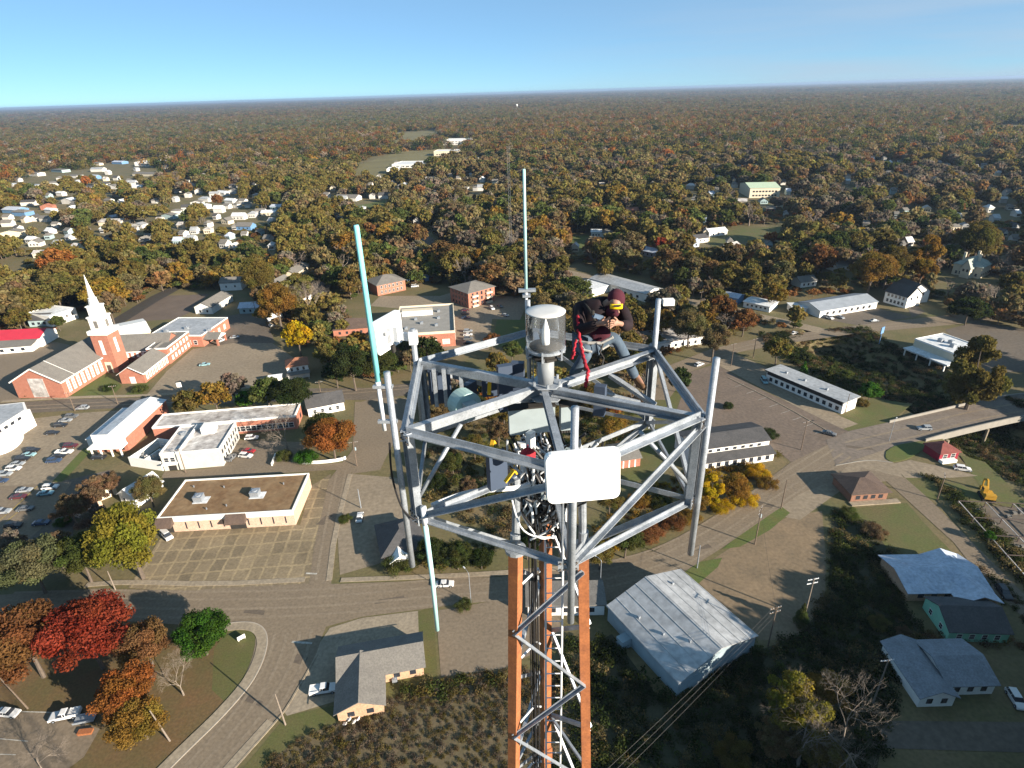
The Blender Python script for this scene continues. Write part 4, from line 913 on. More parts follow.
windows(fl, FL, 'r', 4, 1.2, 2, 2.6, m=CREAM); windows(fl, FL, 'f', 7, 1.2, 1.6, 2, frame=True)
for x, y in ((6,5),(14,9),(27,6)): unit(fl, FL, x, y, 5.66, .8)
CP = Fr((198,346),(219,346), depth=8)
cp = empty('canopy', CP.o, label='open drive-through canopy with a grey roof at the church annex', cat='canopy')
for x in (.5, CP.L-.5):
    for y in (.5, 7.5): addbox(cp, CP, 'column', BRICK, x-.4,x+.4,y-.4,y+.4,0,3.6)
block(cp, CP, 3.6, 'gx', WHITE, GREY, 1.8, base=3.2, wall_name='beam')
# --- around the church
RD = Fr((0,349),(48,346.5), depth=13, L=24); RD.o = RD.pt(-4,0)
rd = house('long low white building with a bright red metal roof', 'building', RD, 4.6, 'gx', WHITE, REDR, 2.6, name='red_roofed_building'); windows(rd, RD, 'f', 5, 1.2, 1.4, 1.5)
fb = Fr((0,350),(49,346), depth=8); fb.o = fb.pt(-4,-6)
block(rd, fb, 3.0, 'shed', WHITE, GREY, 1.4); windows(rd, fb, 'f', 4, .9, 1.6, 1.4)
W5 = Fr((53,327),(79,318), C=(74,309)); w5 = house('white flat-roofed building near the steeple base, beyond the red roof', 'building', W5, 5.5, 'flat', WHITE, WHROOF, name='white_building'); windows(w5, W5, 'f', 4, 2.6, 1.2, 1.4, frame=True)
T5 = Fr((30,327),(50,326), depth=8); t5 = house('blue-grey house with a dark gable between the red roof and the white building', 'house', T5, 3.6, 'gx', TEALW, DGREY, 2.4); windows(t5, T5, 'f', 3, 1, 1.4, 1.4)
# curved white modern building at the left edge
cw = empty('curved_white_building', G(10,440), label='white modern building with a rounded end at the left edge', cat='building')
pl = smooth_line(gp([(-70,476),(-10,458),(8,453),(19,446),(24,439),(24,434)]),2)+gp([(37,425.5),(33.5,417),(10,420),(-90,425)])
pl = [(x-cw.location.x, y-cw.location.y) for x,y in pl]
MB().prism(pl, 0, 3.2).build('wall', WHITE, cw); MB().prism([(x*.985, y*.985+.2) for x,y in pl], 3.2, 3.5).build('canopy', WHITE, cw)
pu = [(x-cw.location.x, y-cw.location.y) for x,y in gp([(-80,462),(2,446),(33,425),(31,417.5),(10,420),(-90,425)])]
MB().prism(pu, 3.5, 6.6).build('upper_wall', WHITE, cw); MB().prism([(x*.95-.3, y*.95) for x,y in pu], 6.6, 6.7).build('roof', METR, cw)
a, b = Vector((*pu[1],0)), Vector((*pu[2],0))
for t in (.1,.3,.5,.72): inst('window', WIN, cw, a+(b-a)*t+Vector((0.03,-.03,4.4)), (0,0,math.atan2((b-a).y,(b-a).x)), (1.6,1,1.1))
# white metal-roofed building with a lean-to
WMt = Fr((98,452),(131,447), depth=24, L=10.6); WMt.ang = math.atan2((G(151,405)-G(112,440)).y,(G(151,405)-G(112,440)).x)-math.pi/2; WMt.u = Vector((math.cos(WMt.ang), math.sin(WMt.ang),0)); WMt.n = Vector((-WMt.u.y, WMt.u.x,0)); WMt.W = 27
wm = house('long white metal-roofed building with a brick side and a white canopy front', 'building', WMt, 5.2, 'gy', BRICK, WHROOF, 1.3, name='metal_roofed_building', over=.3)
addbox(wm, WMt, 'front_canopy', WHITE, -.4, WMt.L+.4, -3.6, -.05, 3.0, 3.5); addbox(wm, WMt, 'facade', WHITE, -.15, WMt.L+.15, -.3, -.06, 3.5, 6.7)
for x in (.5, 3.5, 7, WMt.L-.5): addbox(wm, WMt, 'column', WHITE, x-.2,x+.2,-3.3,-2.9,0,3.0)
windows(wm, WMt, 'f', 3, .6, 2, 2)
lt = Fr((86,442),(97,440), depth=22, L=4.6); lt.ang = WMt.ang; lt.u = WMt.u; lt.n = WMt.n; lt.o = WMt.pt(-4.7, 3)
block(wm, lt, 3.2, 'slab', WHITE, WHROOF, over=.2)
# L-shaped white block
LG = Fr((152,428),(295,416), depth=9.5, z=5.2); lg = house('long flat stained-white roofed building with a brick right end', 'building', LG, 5.0, 'flat', BRICK, STROOF, name='flat_roofed_building', pm=WHITE); windows(lg, LG, 'f', 12, 1, 1.6, 1.8, .52, .98, frame=True); windows(lg, LG, 'r', 2, 1, 1.5, 1.8)
WW = Fr((165,471),(224,466), C=(240,438)); ww = house('two-storey white flat-roofed building with windows down its right side', 'building', WW, 6.0, 'flat', mat('grey_white_wall', (.50,.49,.46), var=.15), STROOF, name='white_office', pm=WHITE, para=.6)
windows(ww, WW, 'r', 7, .9, .9, 1.7, .04, .96); windows(ww, WW, 'r', 7, 3.7, .9, 1.6, .04, .96); windows(ww, WW, 'f', 2, 3.2, 1.3, 1.5, .03, .24, frame=True); windows(ww, WW, 'f', 1, 0, 2.4, 2.4, .06, .24, me=DOOR, nm='door', m=DARK)
addbox(ww, WW, 'stair_tower', WHITE, 9,13,11,15,6.07,8.4); addbox(ww, WW, 'dividing_wall', WHITE, 5.6,6.0,.4,16.8,6.08,7.0); addbox(ww, WW, 'porch', WHITE, .2,4.8,-1.4,-.05,2.7,3.1); unit(ww, WW, 3, 12, 6.06, .7)
RU = Fr((131,466),(163,471), C=(168,448)); ru = empty('ruined_building', RU.o, label='low roofless white building full of debris left of the white office', cat='building')
mb = MB(); l_, w_ = RU.L, RU.W; mb.box(0,l_,0,.3,0,3.4); mb.box(0,.3,.3,w_,0,3.2); mb.box(l_-.3,l_,.3,w_,0,3.0); mb.box(.3,l_-.3,w_-.3,w_,0,3.5); mb.box(l_*.45,l_*.45+.3,.3,w_*.6,0,3.1); put(ru, 'wall', mb, RU, WHITE)
mb = MB(); rr = random.Random(4)
for _ in range(26):
    x, y = rr.uniform(.5,l_-2.2), rr.uniform(.5,w_-1.2); mb.bar((x,y,rr.uniform(1.5,3)),(x+rr.uniform(-1.5,1.8),y+rr.uniform(-1,1),rr.uniform(1.5,3.2)),rr.uniform(.3,1.2),.08)
put(ru, 'debris', mb, RU, STROOF); addbox(ru, RU, 'roof_slab', WHROOF, l_*.5, l_-.3, w_*.5, w_-.3, 2.9, 3.05)
# brown-roofed building with the patched lot
BR = Fr((174.5,532),(296,525), C=(310.5,487)); BR.o = BR.pt(-3.4, 0); BR.L += 3.4
b9 = house('long single-storey pale brick building with a brown gravel roof and white fascia', 'building', BR, 4.6, 'flat', PINK, BRROOF, name='brown_roofed_building', pm=WHITE, para=.45)
addbox(b9, BR, 'fascia', WHITE, -.1,BR.L+.1,-.14,-.045,3.5,4.9)
windows(b9, BR, 'f', 9, .9, .35, 2.2, .15, .98)
def awning(x0, x1):
    mb = MB(); mb.add([(x0,-.15,5.0),(x1,-.15,5.0),(x1,-2.2,3.3),(x0,-2.2,3.3),(x0,-.15,2.9),(x1,-.15,2.9),(x1,-2.2,2.9),(x0,-2.2,2.9)], [(0,3,2,1),(4,5,6,7),(3,7,6,2),(0,4,7,3),(1,2,6,5)]); put(b9, 'awning', mb, BR, BRSH); addbox(b9, BR, 'entrance', DARK, x0+.6,x1-.6,-.19,-.16,0,2.7)
awning(-.2, 4.2); awning(18.2, 23.6)
for x, y in ((8.2,7.5),(23.5,8.3)):
    addbox(b9, BR, 'unit_base', WHROOF, x-1.4,x+2.6,y-1.6,y+1.5,4.67,4.75); unit(b9, BR, x, y, 4.75, 1.15)
for x, y in ((4,14),(13,13),(17,4),(30,13),(12,3)): addbox(b9, BR, 'vent_pipe', GALV, x-.12,x+.12,y-.12,y+.12,4.66,5.3)
# small houses beside it
c1 = Fr((122,503),(138,508), depth=9); c1r = house('white-gabled cottage half hidden behind the olive tree', 'cottage', c1, 3.4, 'gy', WHITE, WHROOF, 2.4, name='cottage')
c2 = Fr((98,502),(118,494), depth=9); c2r = house('cottage with pinkish brown shingles left of the white gable', 'cottage', c2, 3.4, 'gx', CREAM, BRSH, 2.4, name='cottage')
c3 = Fr((84,520),(104,508), depth=9); c3r = house('brown-roofed cottage behind the shaded car park', 'cottage', c3, 3.4, 'gx', PINK, BRSH, 2.4, name='cottage')
for F_, r_ in ((c1,c1r),(c2,c2r),(c3,c3r)): windows(r_, F_, 'f', 2, 1, 1, 1.3, frame=True)
bh = Fr((309,417),(345,410), depth=9); bhr = house('house with a slate blue roof behind the autumn corner tree', 'house', bh, 3.6, 'gx', WHITE, DGREY, 2.6); windows(bhr, bh, 'f', 4, 1, 1.1, 1.4, frame=True)
sr = Fr((289,380),(310,376.5), C=(309,358), zc=6); sr.W = 8; srr = house('little two-storey white house with a rusty red hip roof', 'house', sr, 5.6, 'hip', WHITE, RUSTR, 2.4)
windows(srr, sr, 'f', 3, 3.6, .9, 1.4, frame=True); windows(srr, sr, 'r', 3, 3.6, .9, 1.4); windows(srr, sr, 'r', 3, .9, .9, 1.4)
pf = Fr((289,380),(310,376.5), depth=2.2); pf.o = sr.pt(0,-2.2); block(srr, pf, 2.7, 'shed', WHITE, GREY, .5, base=2.4, wall_name='porch_beam', roof_name='porch_roof')
for x in (.2, 2.8, 5.4, 8.0): addbox(srr, pf, 'porch_post', WHITE, x-.1,x+.1,.1,.3,0,2.4)
sh = Fr((270,384),(282,382.5), depth=3.5); shr = house('small white shed left of the two-storey house', 'shed', sh, 2.4, 'gx', WHITE, WHROOF, .6, name='shed'); windows(shr, sh, 'f', 1, .2, 1.2, 1.9, me=DOOR, nm='door')
gw = gp([(270,466),(277,462)]); wall_line('garden_wall', [(302,464),(322,463.5),(341,461),(346,459)], 0, 1.1, .3, WHITE, label='low white garden wall at the corner under the autumn tree', cat='wall')
wall_line('garden_wall', [(272,466),(276,456)], 0, 1.1, .3, WHITE, label='short white wall stub at the alley entrance', cat='wall')
w16 = Fr((221,291),(242,290), depth=9); w16r = house('plain white cottage with a grey roof against the dark trees', 'cottage', w16, 5.0, 'gx', WHITE, GREY, 2.2, name='cottage'); windows(w16r, w16, 'f', 2, 2, .9, 1.2)
w17 = Fr((196,314),(213,314), C=(226,301)); w17r = house('white gabled house with a grey roof at the end of the brown lot', 'house', w17, 4, 'gy', WHITE, GREY, 2.4); windows(w17r, w17, 'f', 2, 1, 1, 1.3)
w18 = Fr((240,314),(262,313), depth=8); w18r = house('pale blue bungalow in shade beyond the dark parking lot', 'house', w18, 3.4, 'gx', TEALW, BLUER, 1.8); windows(w18r, w18, 'f', 3, 1, 1, 1.3)
for a, b, d, wmx, rmx, lb in (((276,292),(292,284),9,TEALW,GREY,'blue-grey house with a shaded gable among the bare trees'),((296,279),(310,270),10,CREAM,GREY,'grey-roofed house seen between bare trees behind the parking lot'),((318,296),(330,292),9,CREAM,BRSH,'brown-roofed house with a pale end wall at the edge of the woods'),((292,305),(312,301),8,WHITE,WHROOF,'white-roofed trailer under the brown-gold tree'),((270,327),(284,324),6,WHITE,WHROOF,'small white shed at the corner of the dark lot')):
    F_ = Fr(a, b, depth=d); r_ = house(lb, 'house', F_, 3.4, 'gx', wmx, rmx, 2.4); windows(r_, F_, 'f', 3, 1, 1, 1.3)
hp = Fr((334,337),(368,334), depth=13); hpr = house('dark house with a broad brown hip roof behind the white panel antenna', 'house', hp, 3.4, 'hip', BRICK, BRSH, 3.4); windows(hpr, hp, 'f', 4, 1, 1.1, 1.3)
# brick apartment blocks and the brick office
A1 = Fr((378,296),(406,290), depth=16); a1 = house('two-storey red brick apartment block with a grey hip roof, the left one', 'apartment block', A1, 6.2, 'hip', BRICK, GREY, 3.4, name='apartment_block', over=.7)
for z in (1,4): windows(a1, A1, 'f', 6, z, 1.1, 1.5, frame=True); windows(a1, A1, 'r', 4, z, 1.1, 1.5)
A2 = Fr((469,308.5),(495,301), depth=17); a2 = house('three-storey brick apartment block with white balconies and a grey hip roof', 'apartment block', A2, 8.4, 'hip', BRICK, GREY, 3.2, name='apartment_block', over=.7)
for z in (.6,3.3,6.0):
    windows(a2, A2, 'f', 5, z, 1.2, 1.8); windows(a2, A2, 'l', 5, z+.2, 1.1, 1.4)
    addbox(a2, A2, 'balcony', CREAM, 2, 6, -1.3, -.05, z-.3, z+.6); addbox(a2, A2, 'balcony', CREAM, A2.L-6.5, A2.L-2.5, -1.3, -.05, z-.3, z+.6)
for (a, b, lb) in (((407,281),(417,279),'small blue-roofed shed beside the left apartment block'),((419,282),(429,281),'second little blue shed, to the right of its twin')):
    F_ = Fr(a, b, depth=6); r_ = house(lb, 'shed', F_, 2.6, 'gx', BLUEW, BLUEW, 1.4, name='shed'); windows(r_, F_, 'f', 1, .1, 1.2, 2, me=DOOR, nm='door')
OF = Fr((396,350),(456,346), depth=40, z=0); of = house('flat-roofed red brick office with a pale parapet and many roof vents', 'office', OF, 6.8, 'flat', BRICK, mat('grey_roof_felt', (.26,.25,.23), var=.25, scale=.3), name='brick_office', pm=CREAM, para=.9)
windows(of, OF, 'f', 4, 1.5, 3, 2.2, .1, .95, frame=True, m=CREAM); windows(of, OF, 'r', 8, 1.4, 1.6, 2, frame=True); addbox(of, OF, 'penthouse_wall', WHITE, 2,17,26,27,6.87,9.2); addbox(of, OF, 'penthouse', CREAM, 2,17,27.004,31,6.87,9.0)
for x, y in ((5,8),(12,14),(19,10),(20,20),(9,20),(20,30)): unit(of, OF, x, y, 6.86, .7)
# --- right of the tower
WHs = Fr((590,286),(645,302), depth=14, z=0)
wh = house('long low warehouse with a pale grey roof beyond the worker', 'warehouse', WHs, 4.6, 'gx', WHITE, METR, 1.6, name='warehouse'); windows(wh, WHs, 'f', 8, 1.2, 1.6, 1.4)
F_ = Fr((572,291),(592,297), depth=14); r_ = house('short white flat-roofed building left of the long warehouse', 'building', F_, 3.8, 'slab', WHITE, WHROOF, name='white_building'); windows(r_, F_, 'f', 3, 1, 1.2, 1.4)
B23 = Fr((655,352),(702,344), C=(682,333), z=0); b23 = house('low building with a patchy white and blue roof right of the worker', 'building', B23, 3.6, 'slab', WHITE, STROOF, name='low_white_roofed_building'); windows(b23, B23, 'f', 6, 1, 1.3, 1.4)
F_ = Fr((612,346),(655,352.5), depth=13); r_ = house('flat blue-grey roofed building behind the platform corner', 'building', F_, 3.2, 'slab', WHITE, BLUER, name='blue_roofed_building'); windows(r_, F_, 'f', 6, 1, 1.3, 1.3)
M = Fr((765.5,381),(841,414), C=(858,409.5)); mo = house('long two-storey white motel with a pale flat roof and a dark window front', 'motel', M, 4.6, 'slab', WHITE, METR, name='motel', over=.7)
addbox(mo, M, 'window_band', DARK, .3, M.L-.3, -.12, -.01, 3.1, 4.5); windows(mo, M, 'f', 12, .8, 1.3, 1.5, .03, .98, out=.0)
addbox(mo, M, 'dark_fascia', DARK, -.74, M.L+.74, -.80, -.705, 4.55, 4.85)
for x in (6,14,23): addbox(mo, M, 'roof_vent', GALV, x-.4,x+.4,3,3.8,4.9,5.6)
TT = Fr((690,466),(767,455), depth=11); tt = house('grey-roofed white building with two roof tiers above the yellow trees', 'building', TT, 5.6, 'gx', WHITE, DGREY, 1.5, name='two_tier_building'); windows(tt, TT, 'f', 8, 4.0, 1.2, .9)
t2 = Fr((690,466),(767,455), depth=3.2); t2.o = TT.pt(0,-3.2); block(tt, t2, 2.6, 'shed', WHITE, DGREY, 1.0, roof_name='lower_roof', wall_name='lower_wall'); windows(tt, t2, 'f', 9, .7, 1.3, 1.5, .03, .97)
t3 = Fr((612,470),(640,466), depth=9); r_ = house('brick-fronted annex with white posts under the platform arm', 'building', t3, 3.2, 'gx', BRICK, GREY, 1.6, name='brick_annex'); windows(r_, t3, 'f', 4, 0, .4, 2.6, m=WHITE, nm='post')
CM = Fr((915,339),(959,355.5), depth=16, z=6.5)
cm = house('large pale commercial building with a flat white roof beside the bridge', 'store', CM, 6.4, 'flat', CREAM, WHROOF, name='store', para=.4, pm=WHITE)
for x, y in ((6,7),(9,9),(12,6)): unit(cm, CM, x, y, 6.46, .9)
cf = Fr((915,339),(959,355.5), depth=5, z=6.5); cf.o = CM.pt(0,-5.02); block(cm, cf, 3.0, 'slab', WHITE, WHROOF, over=.3, base=2.6, wall_name='canopy_beam', roof_name='canopy_roof')
for x in (.5,6,12,18): addbox(cm, cf, 'canopy_post', WHITE, x-.2,x+.2,.2,.6,0,2.6)
windows(cm, CM, 'f', 3, .2, 3, 2.3)
OB = Fr((819,318),(876,308.5), depth=15); ob = house('low white office with a wide blue-grey roof on the far road', 'office', OB, 3.6, 'gx', WHITE, mat('blue_grey_roof', (.24,.27,.31), var=.25, scale=.3), 2.0, name='low_office'); windows(ob, OB, 'f', 8, 1, 1.6, 1.5)
F_ = Fr((792,314),(806,314), depth=8); r_ = house('small white box-shaped hut left of the low office', 'hut', F_, 3, 'slab', WHITE, WHROOF, name='hut'); windows(r_, F_, 'f', 2, 1, 1, 1.2)
F_ = Fr((743,307),(769,312.5), C=(775,307)); r_ = house('white mobile home along the upper road', 'mobile home', F_, 3.0, 'gx', WHITE, WHROOF, .5, name='mobile_home'); windows(r_, F_, 'f', 5, 1.2, 1, 1)
F_ = Fr((722,302),(737,305), depth=8); r_ = house('blue hut with a pale roof left of the mobile home', 'hut', F_, 3.6, 'gx', BLUEW, BLUER, 1.2, name='hut'); windows(r_, F_, 'f', 2, 1, 1, 1.2)
for a, b, d, wmx, rmx, lb in (((692,244),(708,242),9,WHITE,DGREY,'white cottage with a dark roof at the field edge beyond the road'),((709,237),(727,235),9,WHITE,WHROOF,'long white house at the top of the sloping field'),((728,254),(741,250),9,WHITE,STROOF,'white house with a stained roof right of the sloping field'),((686,248),(699,247),8,BLUER,BLUER,'pale blue low roof in front of the white cottage'),
                           ((800,288),(816,286),8,WHITE,GREY,'white house with a green awning beyond the low office'),((836,272),(850,270),9,WHITE,GREY,'white cottage under the golden tree'),((640,255),(655,258),9,BLUER,BLUER,'pale blue house in the trees above the warehouse')):
    F_ = Fr(a, b, depth=d); r_ = house(lb, 'house', F_, 3.4, 'gx', wmx, rmx, 2.0); windows(r_, F_, 'f', 3, 1, 1.1, 1.3)
TG = Fr((883,302),(905,308.5), depth=11); tg = house('big white house with two gables and a dark roof', 'house', TG, 6, 'gx', WHITE, DGREY, 4); windows(tg, TG, 'f', 5, 1, 1.2, 1.6, frame=True); windows(tg, TG, 'f', 5, 3.9, 1.1, 1.4); windows(tg, TG, 'r', 2, 3.9, 1.2, 1.5)
g2 = Fr((905,304),(927,302), depth=12); block(tg, g2, 6, 'gy', WHITE, DGREY, 4); windows(tg, g2, 'f', 2, 3.9, 1.2, 1.5); windows(tg, g2, 'r', 2, 1, 1.2, 1.5); windows(tg, g2, 'r', 2, 3.9, 1.2, 1.5)
OR = Fr((951,274),(979,279), depth=16); onr = house('ornate pale house with steep grey-green roofs and tall chimneys', 'house', OR, 6.4, 'hip', CREAM, mat('green_grey_slate', (.30,.34,.30), var=.3, scale=.4), 4.6)
g3 = Fr((957,275),(966,277), depth=10); g3.o = OR.pt(5,-3); block(onr, g3, 6.2, 'gy', CREAM, MAT['green_grey_slate'], 4.4); windows(onr, g3, 'f', 2, 3.6, 1.1, 1.5)
for x, y in ((3,4),(OR.L-4,5),(OR.L/2,13)): addbox(onr, OR, 'chimney', CREAM, x-.6,x+.6,y-.6,y+.6,6.5,13)
windows(onr, OR, 'f', 6, 1, 1.1, 1.7, frame=True); windows(onr, OR, 'r', 5, 1, 1.1, 1.7)
BG = Fr((850,502.5),(886,500), depth=9); bg_ = house('brown brick bungalow with a dark hip roof in the fork of the streets', 'bungalow', BG, 2.9, 'hip', mat('brown_brick', (.24,.125,.085), var=.25, scale=.6, fine=3), BRSH, 2.0, name='bungalow', over=.7); windows(bg_, BG, 'f', 4, .9, 1.2, 1.2)
addbox(bg_, BG, 'terrace', CONC, -.5, BG.L+3, -1.8, -.05, 0, .35)
RR = Fr((938,461.5),(957,459), depth=6); rr_ = house('small shop with a brown-red hip roof and a bright red side', 'shop', RR, 2.6, 'hip', mat('bright_red_wall', (.24,.018,.035), var=.15), mat('red_brown_shingles', (.20,.06,.05), var=.3, scale=.6, fine=3), 1.7, name='shop'); windows(rr_, RR, 'f', 2, .9, 1.4, 1.3, frame=True); addbox(rr_, RR, 'ramp', WHITE, 0,5,-1.6,-.05,0,.9)
BL = Fr((906,601),(985,600), depth=11); bl = house('ranch house with a pale blue metal roof in patchy sun', 'house', BL, 2.9, 'gx', TANB, BLUER, 1.5, over=.7); windows(bl, BL, 'f', 5, .9, 1.3, 1.2)
b2 = Fr((960,580),(990,594), depth=8); b2.o = BL.pt(BL.L-8,-3.0); b2.ang = BL.ang; b2.u = BL.u; b2.n = BL.n; b2.L = 8; b2.W = 14; block(bl, b2, 2.9, 'gy', TANB, BLUER, 1.6, over=.7)
GN = Fr((946,641),(1006,643), depth=9); gn = house('mint green house with a dark gabled roof', 'house', GN, 3.0, 'gx', GREENW, DGREY, 2.2); windows(gn, GN, 'f', 4, .9, 1.0, 1.2, frame=True); windows(gn, GN, 'l', 2, .9, 1.0, 1.2, frame=True)
WB = Fr((917,707),(950,706), depth=12); WB.L = 6.5; wb = house('white bungalow with a grey-blue hip roof at the bottom right', 'bungalow', WB, 2.9, 'gy', WHITE, mat('grey_blue_shingles', (.20,.22,.25), var=.25, scale=.5, fine=3), 1.5, name='bungalow', over=.5)
w2 = Fr((950,700),(996,700), depth=9); w2.o = WB.pt(6.52, 2.2); w2.ang = WB.ang; w2.u = WB.u; w2.n = WB.n; w2.L = 9; w2.W = 9.8; block(wb, w2, 2.9, 'gx', WHITE, MAT['grey_blue_shingles'], 1.6, over=.5); windows(wb, WB, 'f', 2, .9, 1.1, 1.3); windows(wb, w2, 'f', 3, .9, 1.1, 1.3)
# the grey metal shed at the road
MT = Fr((676.6,697),(753,650), C=(686,578), zc=5); MT.W = 21.5
mt = house('large grey metal-roofed shed beside the dirt lot', 'shed', MT, 4.2, 'gy', METW, METR, 2.9, name='metal_shed', ribs=3.4, over=.35)
for x in (4,10,15): addbox(mt, MT, 'shed_door', METW, x-1.5,x+1.5,-.1,-.02,0,3.2)
for (x, y) in ((7,4.5),(4.2,9),(15,18),(3,15)): addbox(mt, MT, 'roof_vent', GALV, x-.25,x+.25,y-.25,y+.25,4.4,4.2+2.9*min(x,MT.L-x)/(MT.L/2)+.7)
addbox(mt, MT, 'side_box', METW, -2.4,-.05,13.5,15.5,0,2.4)
# the brick house with the L-shaped roof
LW = Fr((339,722),(379,714), depth=14); LW.L = 8.4; LW.W = 10.6
lh = house('tan brick house with an L-shaped grey shingle roof at the corner', 'house', LW, 2.9, 'gy', TANB, GREY, 1.9, over=.6)
l2 = Fr((380,690),(417,682), depth=8.4); l2.o = LW.pt(.02, 6.62); l2.ang = LW.ang; l2.u = LW.u; l2.n = LW.n; l2.L = 16.3; l2.W = 7.9; block(lh, l2, 2.9, 'gx', TANB, GREY, 1.85, over=.55); windows(lh, LW, 'f', 2, .9, 1.3, 1.2); windows(lh, l2, 'f', 2, .9, 1.2, 1.2, .58, .97); windows(lh, LW, 'l', 3, .9, 1.2, 1.2)
# white flat building behind the legs, and the dark hip-roofed house by the kerb
FB_ = Fr((528,616),(604,615), depth=6.5); r_ = house('low flat grey-roofed building with a white edge seen behind the tower legs', 'building', FB_, 3.2, 'slab', WHITE, GREY, name='low_building', over=.5); windows(r_, FB_, 'f', 5, 1, 1.2, 1.3)
OC = Fr((385,566),(425,556), depth=12); oc = house('dark hip-roofed house with a white gabled porch by the kerb', 'house', OC, 3.2, 'hip', PINK, DGREY, 3.2, over=.7); windows(oc, OC, 'f', 3, .9, 1.2, 1.3, frame=True)
o2 = Fr((392,568),(406,565), depth=3); o2.o = OC.pt(1.5,-2.4); o2.L = 4.2; o2.W = 3.4; block(oc, o2, 2.8, 'gy', WHITE, WHITE, 1.3, base=2.4, wall_name='porch_gable', roof_name='porch_roof')
for x in (.2,4.0): addbox(oc, o2, 'porch_post', WHITE, x-.12,x+.12,.1,.34,0,2.4)
# the roofless steel frame yard
SF = Fr((957,506),(1024,582), depth=34); sf = empty('steel_frame_yard', SF.o, label='roofless steel building frame with pale beams over a dark slab', cat='building frame')
RUST = mat('rust_steel', (.10,.075,.065), var=.3); PST = MB().box(-.11,.11,-.11,.11,0,1.5).mesh('post', RUST); BMS = MB().box(-.2,SF.L+.2,-.09,.09,1.504,1.7).mesh('beam', STROOF); RFT = MB().box(-.1,.1,-.2,SF.W+.2,1.704,1.82).mesh('rafter', RUST)
def at_sf(nm, me, x, y): return inst(nm, me, sf, SF.pt(x, y)-sf.location, (0,0,SF.ang))
for j in range(6):
    at_sf('beam', BMS, 0, SF.W*j/5)
    for i in range(5): at_sf('post', PST, SF.L*i/4, SF.W*j/5)
for i in range(5): at_sf('rafter', RFT, SF.L*i/4, 0)
addbox(sf, SF, 'slab', ASPH2, -.5,SF.L+.5,-.5,SF.W+.5,0,.12)
mb = MB(); rr = random.Random(9)
for _ in range(34):
    x, y = rr.uniform(1,SF.L-2), rr.uniform(1,SF.W-2); s = rr.uniform(.3,1.1); mb.box(x,x+s,y,y+s*rr.uniform(.5,1.6),.125,.125+s*.7)
put(sf, 'stored_goods', mb, SF, GREY)
# --- the streets of small houses far off
WC = dict(w=mat('weathered_white_siding', (.56,.55,.52), var=.2, scale=.3), b=BLUEW, r=BRICK, g=CREAM, y=CREAM, t=TEALW); RC = dict(w=[WHROOF,GREY,DGREY,METR,GREY], b=[BLUER,GREY], r=[GREY,BRICK], g=[GREY,STROOF], y=[WHROOF,GREY], t=[GREY,BLUER])
SEENL = {}
WORDC = dict(w='white', b='blue', r='red brick', g='grey-roofed', y='cream', t='grey-blue')
def zone2(x, y):
    return 'in the far left streets' if x < 180 else 'in the rows of houses beyond the church parking lot' if x < 285 else 'in the clearing above the turquoise whip' if x < 520 else 'in the woods right of the tall whip' if x < 720 else 'scattered in the right-hand woods'
for (px_, py_, w, c, d) in HOUSES:
    p = G(px_, py_); wid = w/ppm(p); yaw = random.uniform(-.5,.5); dep = min(max(wid*.55, 7), 14)
    w *= .85; F_ = Fr((px_-w/2, py_), (px_+w/2, py_), depth=dep); F_.ang += yaw*.6; F_.u = Vector((math.cos(F_.ang), math.sin(F_.ang), 0)); F_.n = Vector((-F_.u.y, F_.u.x, 0))
    far = p.length > 700; h = random.uniform(3.0,4.0)*(1.15 if far else 1.0); rt = random.choice(['gx','gx','hip','gy']) if wid < 20 else random.choice(['gx','slab'])
    size = 'long ' if wid > 22 else 'small '
    r_ = house(size+WORDC[c]+' house '+zone2(px_, py_), 'house', F_, h, rt, WC[c], random.choice(RC[c]), random.uniform(1.4,2.6), group='far houses '+zone2(px_, py_))
    if not far: windows(r_, F_, 'f', 3, 1, 1.1, 1.3)
FBL = ['large white hospital-like block on the far hill', 'cream wing beside the far white block', 'wide low white store beyond the pale field', 'small grey building left of the far store', 'white hut right of the far store', 'long white-roofed factory in the far left', 'pale green-roofed hall in the right-hand woods']
for (px_, py_, w, d, h), lb in zip(FB, FBL):
    F_ = Fr((px_-w/2, py_+4), (px_+w/2, py_+3.5), depth=d*1.4+14); gr = 'green' in lb
    hh = h*(1.6 if w < 40 else 1.0)
    r_ = house(lb, 'building', F_, hh, 'gx' if gr else 'flat', CREAM if gr or 'cream' in lb else WHITE, mat('pale_green_roof', (.42,.52,.38), var=.2) if gr else WHROOF, 3.0, name='far_building'); windows(r_, F_, 'f', 8, 1.5, F_.L/14, 1.6)
    if hh > 8: windows(r_, F_, 'f', 8, 5.5, F_.L/14, 1.6)

